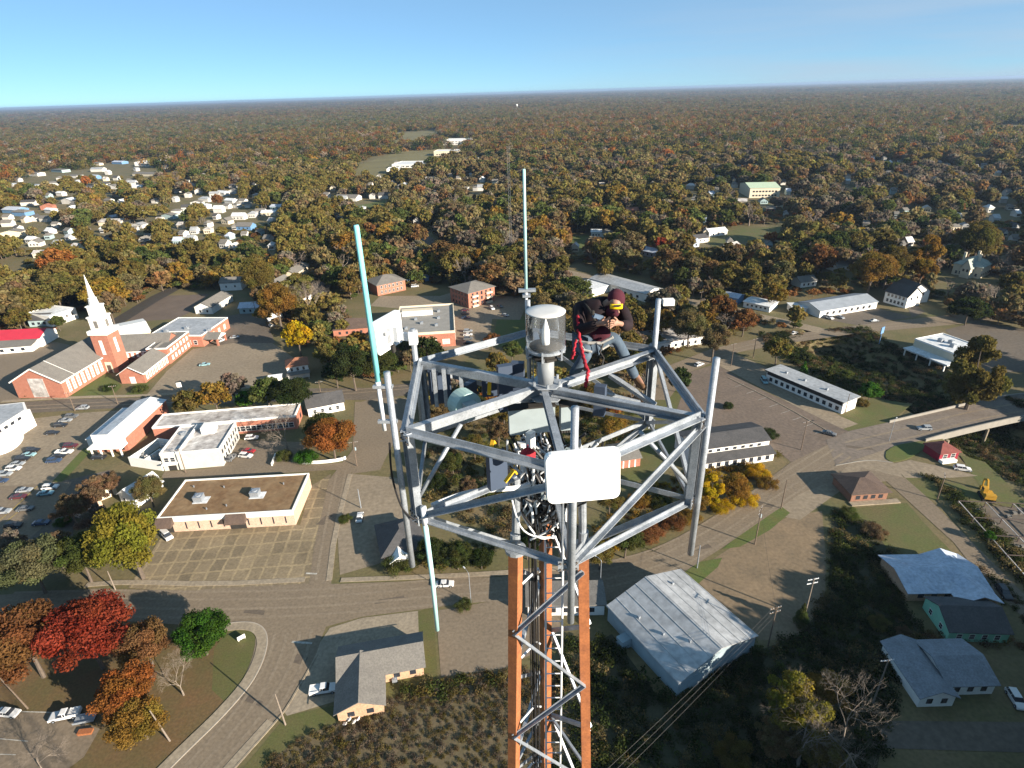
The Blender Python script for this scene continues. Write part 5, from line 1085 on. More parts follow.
# ------------------------------------------------------------------ vehicles
def car_parts(kind):
    b = MB(); g = MB(); S = dict(sedan=(4.6,1.75,.92,1.42,-.2), suv=(4.7,1.85,1.05,1.72,-.35), pickup=(5.6,1.95,1.1,1.80,.35), van=(5.0,1.95,1.15,2.0,-.2))[kind]
    Lc, Wc, zb, zt, cx = S; h = Wc/2
    prof = [(-Lc/2,.35),(-Lc/2+.08,.28),(Lc/2-.1,.28),(Lc/2,.40),(Lc/2-.03,zb*.72),(Lc/2-.25,zb*.84),(Lc*.2,zb),(-Lc*.42,zb),(-Lc/2+.03,zb*.9)]
    if kind == 'pickup': prof = [(-Lc/2,.45),(-Lc/2+.05,.4),(Lc/2-.1,.4),(Lc/2,.5),(Lc/2-.03,zb*.8),(Lc/2-.25,zb*.9),(Lc*.2,zb),(-Lc/2,zb)]
    n = len(prof); ys = [(-h*.93,.06),(-h,0),(h,0),(h*.93,.06)]; vs = []
    for y, ins in ys: vs += [(x*(1-ins*.5), y, z if z < .5 else z-ins*.15) for x, z in prof]
    fs = [tuple(range(n)), tuple(3*n+i for i in range(n))[::-1]]
    for k in range(3): fs += [(k*n+i, (k+1)*n+i, (k+1)*n+(i+1)%n, k*n+(i+1)%n)[::-1] for i in range(n)]
    b.add(vs, fs)
    if kind == 'sedan': c0, c1, t0, t1 = -1.75, 1.05, -.95, .35
    elif kind == 'suv': c0, c1, t0, t1 = -2.15, 1.05, -1.85, .35
    elif kind == 'van': c0, c1, t0, t1 = -2.3, 1.7, -2.2, .9
    else: c0, c1, t0, t1 = -.75, 1.25, -.55, .65
    w0, w1 = h*.93, h*.74
    cab = lambda mb, z0, z1, a0, a1, d0, d1, u0, u1: mb.add([(a0,-u0,z0),(a1,-u0,z0),(a1,u0,z0),(a0,u0,z0),(d0,-u1,z1),(d1,-u1,z1),(d1,u1,z1),(d0,u1,z1)], [(0,3,2,1),(4,5,6,7),(0,1,5,4),(1,2,6,5),(2,3,7,6),(3,0,4,7)])
    cab(g, zb-.02, zt-.09, c0, c1, t0, t1, w0, w1); cab(b, zt-.088, zt, t0-.06, t1+.08, t0+.05, t1-.1, w1+.03, w1-.04)
    for x in ((c0*.25+c1*.1)/1, t0*.9+c0*.1):
        for s in (-1,1): b.bar((x, s*(w0+.01), zb), (x*.85+.05, s*(w1+.015), zt-.07), .10, .04)
    if kind == 'pickup':
        b.box(-Lc/2+.02, -.85, -h+.03, -h+.11, zb, zb+.22); b.box(-Lc/2+.02, -.85, h-.11, h-.03, zb, zb+.22); b.box(-Lc/2, -Lc/2+.09, -h+.11, h-.11, zb, zb+.2)
    wh = MB()
    for s in (-1,1): pass
    wh.tube([(0,-.11,0),(0,.11,0)], .34, 12); wh.cur = 1; wh.tube([(0,-.125,0),(0,.125,0)], .2, 10)
    for q_ in (b, g, wh): q_.v = [(x*.94, y*.94, z*.94) for x, y, z in q_.v]
    return b.mesh('body', WHITE), g.mesh('windows', GLASS), wh.mesh('wheel', [TYRE, GALV]), (Lc*.31, h-.1)
CARM = {k: car_parts(k) for k in ('sedan','suv','pickup','van')}
CPAINT = {n: mat('car_paint_'+n, c, var=.08, rough=.28, spec=.6) for n, c in dict(white=(.62,.62,.62), silver=(.28,.30,.32), black=(.02,.022,.027), blue=(.035,.06,.12), red=(.30,.02,.025), maroon=(.09,.022,.03), teal=(.25,.42,.46), grey=(.12,.125,.13)).items()}
def car(px, py, dx, dy, kind, col, label, group=None, z=.06, nm='parked_car'):
    p = G(px, py, z); q = G(px+dx, py+dy, z)-p; b, g, w, (wx, wy) = CARM[kind]
    r = empty(nm if kind != 'pickup' else 'pickup_truck', p, math.atan2(q.y, q.x), label=label, cat={'pickup':'pickup','van':'van'}.get(kind, 'car'), group=group)
    inst('body', b, r, mats=[CPAINT[col]]); inst('windows', g, r)
    for sx in (-1,1):
        for sy in (-1,1): inst('wheel', w, r, (sx*wx, sy*wy, .34))
    return r
ORD = ['first','second','third','fourth','fifth','sixth','seventh','eighth','ninth']
def row(items, where, dx, dy, group):
    for i, (px, py, k, c) in enumerate(items): car(px, py, dx, dy, k, c, f'{c} {"car" if k == "sedan" else k} parked {ORD[i]} from the church street {where}', group)
row([(72,417.5,'suv','grey'),(66,421.5,'sedan','silver'),(61,426.5,'suv','black'),(53,434,'sedan','black')], 'in the upper row of the tan lot', 10, -.6, 'cars in the tan lot, upper row')
row([(33,451.5,'suv','black'),(29,456,'sedan','teal'),(23,460,'suv','black'),(18,465,'sedan','silver'),(14,470,'suv','white'),(5,475.5,'suv','silver'),(1,482,'sedan','blue')], 'in the left row of the tan lot', 10, -.6, 'cars in the tan lot, left row')
row([(71,447,'suv','maroon'),(65,453.5,'pickup','white'),(59,457.5,'sedan','black'),(54.5,462,'suv','blue')], 'in the row beside the grass strip', 10, -.6, 'cars beside the grass strip')
row([(51,488.5,'suv','white'),(46,494.5,'sedan','teal')], 'of the pair at the yellow line', 10, -1, 'cars at the yellow line')
row([(25,491.5,'sedan','silver'),(19,498,'sedan','maroon'),(3,513,'suv','silver'),(26,510,'sedan','grey'),(14,527,'suv','black'),(42,524,'sedan','blue')], 'in the lower asphalt lot', 10, -1, 'cars in the lower lot')
car(83,409,-10,.3,'suv','silver','silver car driving on the church street', nm='moving_car')
car(99.5,458.5,10,-.5,'suv','black','dark suv under the white canopy front'); car(80,497,8,-5,'sedan','teal','teal car in the shade between the bare trees')
car(60,539,10,-1,'sedan','blue','dark blue car in deep shade left of the olive tree'); car(167,537,3,3,'van','white','white van at the brown awning corner of the pale brick building', z=.05)
car(252,439,10,-.5,'suv','white','white suv behind the white office'); car(249,452,10,1,'sedan','red','red car beside the white office'); car(246,457,10,1,'suv','white','white car in front of the red one'); car(232,459,6,-5,'suv','grey','dark green-grey suv at the corner of the white office')
car(205,365.5,10,-1,'sedan','teal','teal car alone in the church parking lot'); car(222,341,8,-4,'suv','white','white car at the brick canopy'); car(235,338,10,-1,'sedan','silver','silver car in the shade beyond the canopy')
for i, (px, py) in enumerate([(465,311),(465.5,314.5),(466,318.5),(468,332),(468,335.5),(468,339.5),(468,343.5)]):
    c = ['maroon','grey','blue','silver','white','grey','black'][i]; car(px, py, 10, -.3, 'suv' if i % 2 else 'sedan', c, f'{c} car, {ORD[i]} from the far end of the row beside the brick office', 'cars beside the brick office')
car(492,309,6,5,'suv','white','white suv in the middle of the apartment parking lot'); car(500,307,8,4,'sedan','grey','grey car right of the white suv in the apartment lot'); car(505,316,10,2,'sedan','silver','silver car near the lawn edge of the apartment lot')
car(415,287,10,-1,'van','white','white van in front of the blue sheds'); car(457,278,8,-1,'suv','silver','silver suv behind the three-storey block')
car(445,585.5,10,-.4,'sedan','white','white car on the main street left of the tower', nm='moving_car'); car(360,518.5,1,-5,'sedan','white','white car parked under the green bush by the side street', z=.05)
car(324,691,10,-1.5,'pickup','white','white pickup parked at the left wall of the brick house'); car(9,714.5,10,1,'sedan','white','white car in the small lot at the left edge', z=.05)
car(66,717,-10,2,'pickup','white','white pickup backed onto the lawn with a trailer', z=.05)

car(699,365.5,8,-3,'suv','white','white car at the corner of the big brown lot', nm='moving_car'); car(794,334,10,-2.5,'sedan','white','white car on the far road', nm='moving_car'); car(874,321.5,10,-1,'sedan','silver','silver car on the far road before the twin-gabled house', nm='moving_car')
car(829,318.5,8,3,'suv','white','white suv in front of the low office, left one'); car(840,318,8,3,'sedan','silver','silver car in front of the low office, right one')
car(924,429.5,-10,-.2,'suv','silver','silver suv driving off the bridge', z=.09, nm='moving_car'); car(829,434.5,8,2,'sedan','grey','grey car at the corner of the brown lot')
car(962,470,10,1.5,'suv','white','white suv in front of the red shop'); car(764,382,4,6,'van','teal','pale blue van at the left end of the motel', z=.06)
car(1003,594,6,8,'suv','black','black suv beside the blue-roofed ranch house', z=.06); car(1015,701,5,8,'suv','white','white suv beside the white bungalow', z=.05)
car(748,316,8,-1,'suv','silver','silver suv on the upper road', nm='moving_car')

# ------------------------------------------------------------------ poles, wires, small things
def pole_height(base, top):
    b = G(*base); best = min((abs(P((b.x,b.y,h*.1))[1]-top[1]), h*.1) for h in range(20,160)); return best[1]
def wood_pole(px, py, h, label, arm=True, yaw=.5, trafo=False, lean=(0,0), m=WOODP, group=None):
    r = empty('utility_pole', G(px, py, float(ground_z(*G(px,py).xy))), yaw, label=label, cat='utility pole', group=group)
    MB().tube([(0,0,-.2),(lean[0]*.5,lean[1]*.5,h*.5),(lean[0],lean[1],h)], [.17,.14,.10], 8).build('pole', m, r)
    if arm:
        for z in ((h-.5, h-1.6) if arm == 2 else (h-.5,)):
            MB().box(lean[0]-1.3,lean[0]+1.3,lean[1]+.1,lean[1]+.22,z,z+.13).build('crossarm', WHROOF if m is not WOODP else WOODP, r)
            for x in (-1.2,-.6,.6,1.2): MB().lathe([(.05,z+.14),(.07,z+.2),(.05,z+.3),(.03,z+.34)], (lean[0]+x,lean[1]+.16,0), 8).build('insulator', WHROOF, r)
    if trafo: MB().lathe([(.22,h-3.2),(.27,h-3.1),(.27,h-2.2),(.2,h-2.1)], (.35,0,0), 12).build('transformer', METW, r)
    return r
def lamp_pole(px, py, h, label, yaw, m=GALV):
    r = empty('street_lamp', G(px, py), yaw, label=label, cat='street lamp')
    MB().tube([(0,0,0),(0,0,h-.3),(.15,0,h)], [.10,.07,.06], 8).build('pole', m, r); MB().tube([(.15,0,h),(.8,0,h+.3),(1.7,0,h+.35)], .045, 6).build('arm', m, r)
    MB().box(1.5,2.15,-.13,.13,h+.25,h+.42).build('lamp_head', WHROOF, r); return r
wood_pole(285.5,725,8.2,'pale pole at the kerb casting a long shadow over the branching road',False,m=PALEBARK,lean=(-.2,.5))
wood_pole(170,741,9.5,'pale leaning pole at the tip of the lawn beside the curved kerb',False,m=PALEBARK,lean=(-.8,-.4)); wood_pole(28,708.5,10,'leaning wooden pole on the lawn at the left edge',False,lean=(-1.2,-.3)); wood_pole(115.5,590,6,'short pole on the sidewalk below the olive tree',False,m=PALEBARK)
wood_pole(754.8,544.4,11.5,'tall pole with transformer on the grass strip by the dirt lot',2,.9,True); wood_pole(781,508.5,9.5,'slender pole at the far end of the grass strip',False); wood_pole(697,568,7,'thin lamp pole on the grass by the metal shed',False,m=GALV)
wood_pole(801,450,10.5,'wooden pole at the corner of the big brown lot',True,.4); wood_pole(768,646,11,'dark pole between the metal shed and the vine-covered pole',2,.3); wood_pole(804,618,11.5,'dead pole wrapped in vines with white crossarms',2,.2,m=PALEBARK)
wood_pole(872,706,12.5,'white pole with a crossarm in the dark bottom field',True,.1,m=PALEBARK); wood_pole(937,500,8.5,'wooden pole by the steel frame yard road',True,1.0)
wood_pole(731,366,10,'pole with a blue sign at the bend of the far road',True,.5); wood_pole(753,358,9,'pole right of the blue-signed pole',True,.5); wood_pole(845,413,7.5,'thin pole at the end wall of the motel',False)
wood_pole(75,411,8,'pole at the kerb of the tan lot by the church street',True,.2); wood_pole(118,404,8,'pole on the church street before the metal-roofed building',True,.2); wood_pole(186,473,9,'pole in the alley at the white office door',True,.4); wood_pole(357,466,9,'pole at the corner under the autumn tree',True,.2,True); wood_pole(361,508,6.5,'thin grey pole by the side street near the dark hip-roofed house',False,m=GALV)
wood_pole(257,318,9,'pole at the dark parking lot behind the church',True,.2); wood_pole(322,400,8,'pole on the church street right of the little house',True,.2); wood_pole(700,285,8,'pole on the upper road by the rounded tree',False); wood_pole(700,308,9,'second pole on the upper road',True)
lamp_pole(471,603,9,'street lamp at the main street left of the tower',2.2); lamp_pole(600,590,9,'street lamp on the main street right of the tower legs',2.4); lamp_pole(889,441,7.5,'street lamp at the start of the bridge',.8); lamp_pole(994,402,8,'lamp on the far bridge railing beside the big tree',.4)
def wire(a, b, sag, label, r=.035, group=None):
    pts = [a.lerp(b, t)-Vector((0,0,sag*4*t*(1-t))) for t in [i/10 for i in range(11)]]
    o = MB().tube([p-pts[0] for p in pts], r, 4).build('power_line', BLACKC, label=label, cat='power line', group=group); o.location = pts[0]; return o
def topof(px, py, h): p = G(px, py); return Vector((p.x, p.y, h))
for k, dx in enumerate((-.9,0,.9)):
    wire(topof(768,646,10.5)+Vector((dx,0,0)), topof(872,706,12)+Vector((dx,0,0)), 1.4, 'power lines over the dark field between the poles', .02, 'field power lines')
    wire(topof(768,646,10.5)+Vector((dx,0,0)), Vector((-2+dx*2, 44, 11)), 1.6, 'pale power lines running to the bottom of the tower', .02, 'tower power lines')
wire(topof(754.8,544.4,11), topof(801,450,10), 1.2, 'power line along the dirt lot road', .02); wire(topof(754.8,544.4,11), topof(768,646,10.5), 1, 'power line across the dirt lot', .02)
wire(topof(357,466,8.5), topof(186,473,8.5), 1.2, 'power line along the alley', .02)
# a trailer behind the lawn pickup, and its load
tr = empty('utility_trailer', G(86,721), math.atan2((G(100,718)-G(80,722)).y,(G(100,718)-G(80,722)).x), label='small flat trailer with an orange board on the lawn', cat='trailer')
MB().box(-1.8,1.8,-.9,.9,.55,.68).build('bed', GALV, tr)
for s in (-1,1): MB().tube([(0,s*.95,.33),(0,s*1.15,.33)], .33, 12).build('wheel', TYRE, tr); MB().box(-1.8,1.8,s*.9-.04,s*.9+.04,.69,1.05).build('side_rail', GALV, tr)
o = MB().box(-1.2,1.2,-.5,.5,0,.5).box(-1.3,1.3,-.55,.55,.5,.56).build('crate', ORANGE, label='orange box standing by the trailer', cat='box'); o.location = G(86,733); o.rotation_euler = (0,0,.1)
# air conditioner and white junk by the brick house
for (px, py, lb, nm) in ((395,681,'grey air conditioner on the grass behind the brick house','air_conditioner'),):
    o = inst(nm, ACM, None, G(px, py), (0,0,.2), (.5,.5,.65), label=lb, cat='air conditioner')
mb = MB(); rr = random.Random(3)
for _ in range(14):
    x, y, s = rr.uniform(-1.2,1.2), rr.uniform(-.8,.8), rr.uniform(.25,.7); mb.bar((x,y,.1),(x+s,y+rr.uniform(-.4,.4),rr.uniform(.2,.8)),s*.8,.25)
o = mb.build('tarpaulin_heap', WHITE, label='white tarpaulin heap at the gable of the brick house', cat='heap'); o.location = G(350,720)
# satellite dish-like sign on the lawn corner
o = MB().box(-.8,.8,-.05,.05,.3,1.3).box(-.7,-.6,-.04,.04,0,.3).box(.6,.7,-.04,.04,0,.3).build('yard_sign', WHITE, label='little blank white sign on the street corner grass', cat='sign'); o.location = G(242,640); o.rotation_euler = (0,0,.7)
# white banner boards in the church lot
o = MB().box(-.9,.9,-.05,.05,2.2,4.2).box(-.06,.06,-.06,.06,0,2.2).build('lot_sign', WHITE, label='white square sign on a post in the church parking lot', cat='sign'); o.location = G(181,392); o.rotation_euler = (0,0,.2)
o = MB().box(-1.3,1.3,-.15,.15,5,8).box(-.1,.1,-.1,.1,0,5).build('pole_sign', BLUEW, label='blue sign on a tall post in front of the commercial building', cat='sign'); o.location = G(879,344); o.rotation_euler = (0,0,.6)
# yellow excavator
ex = empty('excavator', G(986,498), math.atan2((G(978,486)-G(987,500)).y,(G(978,486)-G(987,500)).x), label='yellow excavator on the earth beside the steel frame yard', cat='excavator'); YEL = mat('machine_yellow', (.42,.23,.02), var=.2, scale=2)
for s in (-1,1):
    MB().box(-2.0,2.0,s*1.25-.3,s*1.25+.3,.08,.85).box(-1.7,1.7,s*1.25-.28,s*1.25+.28,0,.08).build('track', TYRE, ex)
MB().box(-2.2,1.2,-1.3,1.3,.95,1.9).box(-2.3,-1.2,-1.25,1.25,1.9,2.4).build('body', YEL, ex); MB().box(-.3,1.2,.2,1.25,1.9,3.2).build('cab', YEL, ex); MB().box(-.1,1.22,.3,1.27,2.2,3.0).build('cab_window', GLASS, ex)
MB().bar((1.0,-.3,1.6),(2.9,-.3,4.2),.4,.6).bar((2.9,-.3,4.2),(4.6,-.3,3.2),.4,.55).build('boom', YEL, ex); MB().bar((4.6,-.3,3.3),(4.4,-.3,1.2),.32,.42).build('stick', YEL, ex); MB().box(3.8,4.8,-.8,.2,.2,1.15).build('bucket', YEL, ex)
# the slim guyed mast far behind, and the water towers on the horizon
gmst = empty('lattice_mast', G(511,262), label='slim grey lattice radio mast rising from the woods behind', cat='mast'); mb = MB(); Hm = 74
pts_ = [(.9*math.cos(a), .9*math.sin(a)) for a in (0,2.094,4.189)]
for (x, y) in pts_: mb.tube([(x,y,0),(x,y,Hm)], .07, 4)
MASTG = mat('dull_mast_grey', (.16,.17,.18), var=.2); mb.build('leg', MASTG, gmst); mb = MB()
for i in range(int(Hm/2)):
    for k in range(3): p, q = pts_[k], pts_[(k+1)%3]; mb.bar((*p,2*i),(*q,2*i+2),.05,.05)
mb.build('bracing', MASTG, gmst)
for (px, py, s, lb) in ((517,110.5,.42,'white water tower on the distant horizon'),):
    p = G(px, py); k = p.length/1500*s; r = empty('water_tower', p, label=lb, cat='water tower')
    MB().tube([(0,0,0),(0,0,22*k)], 1.6*k, 10).build('stem', WHITE, r); MB().lathe([(1.6*k,20*k),(4.4*k,24*k),(4.8*k,28*k),(3.6*k,31*k),(.6*k,32.5*k)], n=16).build('tank', WHITE, r, True)

# ------------------------------------------------------------------ the tower and its antenna platform
EC = Vector((.423, 6.693, 0)); ZT, ZL, RH = 101.67, 100.50, 1.887
ANG = dict(A=212.5, F=273.2, C=332.5, D=33.2, G=92.5, B=153.2)
def hx(k, z, r=RH): a = math.radians(ANG[k]); return Vector((EC.x+r*math.cos(a), EC.y+r*math.sin(a), z))
def zat(x, y, py):
    """height at which an upright at (x, y) crosses a measured picture row"""
    lo, hi = 60., 104.9
    for _ in range(50):
        m_ = (lo+hi)/2
        if P((x,y,m_))[1] > py: lo = m_
        else: hi = m_
    return lo
tw = empty('lattice_tower', (EC.x, EC.y, 0), label='three-legged orange lattice tower rising to the antenna platform', cat='tower')
def tpart(mb, name, m, parent=tw, smooth=False):
    o = mb.build(name, m, None, smooth); o.parent = parent; o.matrix_parent_inverse = Matrix.Translation(-parent.location); return o
LEGA = [math.radians(a) for a in (211.5, 329, 90)]
def leg(k, z): r = .545+.0385*(99.3-z); return Vector((EC.x+.02+r*math.cos(LEGA[k]), EC.y+r*math.sin(LEGA[k]), z))
for k in range(3):
    mb = MB(); u = Vector((math.cos(LEGA[k]+.5), math.sin(LEGA[k]+.5), 0)); mb.bar(leg(k,0), leg(k,99.3), .15, .15, u)
    for z in range(3, 99, 6): mb.bar(leg(k,z), leg(k,z+.35), .19, .19, u)
    tpart(mb, 'leg', ORANGE)
    mb = MB(); mb.lathe([(.15,0),(.15,.05),(.07,.06),(.07,.3)], leg(k,99.3), 12); mb.tube([leg(k,99.3), leg(k,ZL)], .055, 10); tpart(mb, 'leg_cap', GALV)
zs = [98.95]; 
while zs[-1] > 1.5: zs.append(zs[-1]-1.12*(1+.045*(99.3-zs[-1])*.35))
for f, (i, j) in enumerate(((1,0),(0,2),(2,1))):
    mb = MB(); out = ((leg(i,50)+leg(j,50))/2-EC); out.z = 0; out = out.normalized()*.07
    for n_, (z0, z1) in enumerate(zip(zs, zs[1:])):
        a, b = (i, j) if n_ % 2 == 0 else (j, i); mb.angle(leg(a,z0)+out, leg(b,z1)+out, .058, .010, out)
        if n_ % 6 == 3: mb.angle(leg(i,z1)+out*.6, leg(j,z1)+out*.6, .06, .012, out)
    tpart(mb, 'bracing', GALV)
mb = MB()
for k in range(5):
    x = EC.x-.26+.03*k; y = EC.y-.05+.03*(k%2)
    mb.tube([(x-.14,y,0.5),(x-.05,y,60),(x,y,98),(x+.05*math.sin(k),y,99.8),(EC.x+.5*math.sin(k*1.7),EC.y+.5*math.cos(k*2.1),100.5+.1*k)], .010+.003*(k%3), 6)
tpart(mb, 'feed_cables', BLACKC)
mb = MB(); 
for s in (-.13,.13): mb.tube([(EC.x+.05+s,EC.y+.1,1),(EC.x+.12+s,EC.y+.1,100.3)], .018, 6)
for i in range(240): z = 99.9-i*.3; mb.tube([(EC.x-.01,EC.y+.1,z),(EC.x+.25,EC.y+.1,z)], .012, 4)
tpart(mb, 'ladder', WHROOF)
mb = MB()
for z in [98.6-1.5*i for i in range(20)]: mb.tube([leg(0,z)+Vector((.1,.1,0)), leg(0,z)+Vector((.35,.35,.05)), Vector((EC.x-.1,EC.y,z+.02))], .02, 5)
tpart(mb, 'cable_clamps', WHROOF)

pf = empty('antenna_platform', (EC.x, EC.y, ZL), label='six-sided galvanised steel platform at the top of the tower', cat='platform')
def pp(mb, name, m=GALV, smooth=False, parent=pf): return tpart(mb, name, m, parent, smooth)
ring = ['A','F','C','D','G','B']
for a, b in zip(ring, ring[1:]+ring[:1]):
    mb = MB(); p, q = hx(a,ZT), hx(b,ZT); mb.angle(p, q, .078, .012, (0,0,1), 1); mb.angle(p-Vector((0,0,.014)), q-Vector((0,0,.014)), .045, .010, (0,0,1), -1); pp(mb, 'upper_rail')
    mb = MB(); mb.angle(hx(a,ZL), hx(b,ZL), .055, .010); pp(mb, 'lower_rail')
for a in ring:
    p = hx(a, ZT-.02); c_ = Vector((EC.x,EC.y,ZT-.02)); d = (p-c_).normalized(); mb = MB(); w_ = d.cross(Vector((0,0,1)))
    mb.bar(c_+d*.10, p, .014, .10); mb.bar(c_+d*.10+w_*.034+Vector((0,0,.052)), p+w_*.034+Vector((0,0,.052)), .08, .010); mb.bar(c_+d*.10+w_*.034-Vector((0,0,.052)), p+w_*.034-Vector((0,0,.052)), .08, .010); pp(mb, 'spoke')
    mb = MB(); v = hx(a,ZT,RH+.0); tdir = Vector((-math.sin(math.radians(ANG[a])), math.cos(math.radians(ANG[a])), 0)); rd_ = Vector((math.cos(math.radians(ANG[a])), math.sin(math.radians(ANG[a])), 0))
    for s in (-1,1): mb.bar(v+tdir*s*.062+Vector((0,0,.02)), hx(a,ZL)+tdir*s*.062-Vector((0,0,.05)), .012, .085, rd_)
    mb.bar(v-rd_*.02, hx(a,ZL)-rd_*.02, .11, .010, tdir); pp(mb, 'corner_post')
    mb = MB(); mb.angle(hx(a,ZL), Vector((EC.x,EC.y,ZL))+(hx(a,ZL)-Vector((EC.x,EC.y,ZL)))*.25, .07, .012); pp(mb, 'lower_spoke')
for a, b in (('A','F'),('F','C'),('C','D'),('D','G'),('G','B'),('B','A')):
    mb = MB(); mb.angle(hx(a,ZL,RH+.03), hx(b,ZT-.1,RH+.03), .062, .010, (0,0,1), 1); pp(mb, 'diagonal_brace')
for a in ('C','A'):
    b = dict(C='D', A='B')[a]; mb = MB(); mb.angle(hx(a,ZT-.1,RH-.05), hx(b,ZL,RH-.05), .05, .010); pp(mb, 'diagonal_brace')
for k, a in ((0,'A'),(1,'C'),(2,'G')): mb = MB(); mb.angle(leg(k,99.35), hx(a,ZL), .07, .012); pp(mb, 'support_strut')
for k, a in ((1,'F'),(0,'F'),(2,'D')): mb = MB(); mb.angle(leg(k,99.35), hx(a,ZL), .06, .012); pp(mb, 'support_strut')
for a in ring:
    for z, nm in ((ZT-.05, 'upper'), (ZL+.03, 'lower')):
        v = hx(a, z, RH+.035); rd_ = Vector((math.cos(math.radians(ANG[a])), math.sin(math.radians(ANG[a])), 0)); td = Vector((-rd_.y, rd_.x, 0)); mb = MB(); mb.bar(v-td*.11, v+td*.11, .012, .13); mb.cur = 1
        for sx in (-.085,-.035,.035,.085):
            for sz in (-.04,.04): q_ = v+td*sx+Vector((0,0,sz)); mb.tube([q_, q_+rd_*.022], .011, 6)
        o_ = mb.build('gusset_plate', [GALV, mat('weathered_bolt', (.12,.10,.085), var=.4, scale=20)]); o_.parent = pf; o_.matrix_parent_inverse = Matrix.Translation(-pf.location)
mb = MB(); mb.tube([D(461,424,6.95), hx('A', ZL+.22)], .026, 10); mb.tube([D(640,432,6.6), hx('C', ZL+.22)], .026, 10); pp(mb, 'knee_brace', GALV, True)
mb = MB(); mb.bar(D(610,375,8.55), D(655,405,8.15), .08, .05); pp(mb, 'step_bar', GALV)
mb = MB(); mb.bar(D(600,392,7.9), D(640,402,8.0), .04, .03); pp(mb, 'step_bar')
# bolts, clamps and plates at the hub
mb = MB(); mb.lathe([(.26,ZT-.10),(.26,ZT-.086)], EC, 6); mb.lathe([(.22,ZT+.055),(.22,ZT+.07)], EC, 6)
for k in range(6): a = math.radians(ANG[ring[k]]); mb.lathe([(.018,ZT+.07),(.018,ZT+.12)], (EC.x+.18*math.cos(a), EC.y+.18*math.sin(a), 0), 6)
pp(mb, 'hub_plate')
# upright pipes on the corners
def pipe(x, y, r, py_top, py_bot, kx='', clamps=()):
    z1, z0 = zat(x, y, py_top), zat(x, y, py_bot); mb = MB(); mb.tube([(x,y,z0),(x,y,z1)], r, 14); o = pp(mb, 'mounting_pipe', GALV, True)
    for z in clamps:
        cb = MB(); cb.lathe([(r+.02,z-.035),(r+.02,z+.035)], (x,y,0), 12); cb.bar((x-r-.06,y+.0,z),(x+r+.06,y,z),.03,.05); cb.tube([(x-r-.03,y-r-.03,z),(x-r-.03,y+r+.08,z)],.01,6); cb.tube([(x+r+.03,y-r-.03,z),(x+r+.03,y+r+.08,z)],.01,6)
        c_ = cb.build('clamp', GALV); c_.parent = o; c_.matrix_parent_inverse = Matrix.Translation(-pf.location)
    return z0, z1
fA, fB, fC, fD, fF, fG = (hx(k,ZT) for k in 'ABCDFG')
pipe(fA.x-.125, fA.y-.05, .036, 372, 566, clamps=(ZT+.25,ZT-.05,ZL+.05)); pipe(fC.x+.085, fC.y-.03, .039, 358, 554, clamps=(ZT-.25,ZL+.06)); pipe(fD.x+.02, fD.y+.02, .038, 299, 408, clamps=(ZT-.06,ZT-.8)); pipe(fF.x+.035, fF.y-.06, .038, 407, 622, clamps=(ZT-.1,ZL-.04)); pipe(fB.x-.05, fB.y-.02, .038, 329, 440, clamps=(ZT-.05,))
pipe(fG.x-.06, fG.y+.06, .035, 300, 430, clamps=(ZT-.05,))
for (x, y, a, b) in ((434,374,372,398),(444,376,370,412),(461,378,371,425)):
    q = D(x, y, 8.05); mb = MB(); mb.bar((q.x,q.y,ZT+.02),(q.x,q.y,ZT-.55),.035,.05); pp(mb, 'hanger', GALV)
q = Vector((fD.x+.10, fD.y+.02, zat(fD.x, fD.y, 302))); mb = MB(); mb.box(q.x-.02,q.x+.13,q.y-.05,q.y+.05,q.z-.05,q.z+.03); o = mb.build('small_sensor', WHITE, label='small white sensor on the top of the right rear pipe', cat='sensor')
# the obstruction beacon
bz = zat(EC.x, EC.y, 347); bt = zat(EC.x, EC.y, 311)
bc = empty('warning_beacon', (EC.x, EC.y, ZT), label='clear aviation beacon with a white top on a grey post at the hub', cat='beacon')
def bpart(mb, nm, m, smooth=True): return tpart(mb, nm, m, bc, smooth)
mb = MB(); mb.lathe([(.102,ZT+.07),(.102,bz-.13)], EC, 24); bpart(mb, 'post', mat('grey_post_paint', (.24,.26,.28), var=.15, scale=3, rough=.5))
mb = MB(); mb.lathe([(.19,bz-.13),(.20,bz-.12),(.20,bz-.095),(.17,bz-.09)], EC, 8); mb.lathe([(.17,bz-.09),(.17,bz-.03)], EC, 24); bpart(mb, 'base', DARK, False)
mb = MB(); mb.lathe([(.235,bz-.03),(.245,bz-.025),(.245,bz),(.225,bz+.01)], EC, 32)
for k in range(6): a = k*1.047+.3; mb.bar((EC.x+.245*math.cos(a),EC.y+.245*math.sin(a),bz-.11),(EC.x+.245*math.cos(a),EC.y+.245*math.sin(a),bz+.02),.03,.02); mb.bar((EC.x+.17*math.cos(a),EC.y+.17*math.sin(a),bz-.10),(EC.x+.25*math.cos(a),EC.y+.25*math.sin(a),bz-.10),.03,.02)
bpart(mb, 'clamp_ring', GALV, False)
LENS = bpy.data.materials.new('clear_plastic'); LENS.use_nodes = True; t = LENS.node_tree; t.nodes.clear(); o_ = t.nodes.new('ShaderNodeOutputMaterial'); tr_ = t.nodes.new('ShaderNodeBsdfTransparent'); gl_ = t.nodes.new('ShaderNodeBsdfGlossy'); gl_.inputs['Roughness'].default_value = .08; gl_.inputs['Color'].default_value = (.9,.95,1,1)
df_ = t.nodes.new('ShaderNodeBsdfDiffuse'); df_.inputs[0].default_value = (.72,.76,.80,1); fz = t.nodes.new('ShaderNodeFresnel'); fz.inputs[0].default_value = 1.45; m1 = t.nodes.new('ShaderNodeMixShader'); m1.inputs[0].default_value = .07; m2 = t.nodes.new('ShaderNodeMixShader'); tr_.inputs[0].default_value = (.97,.985,1,1)
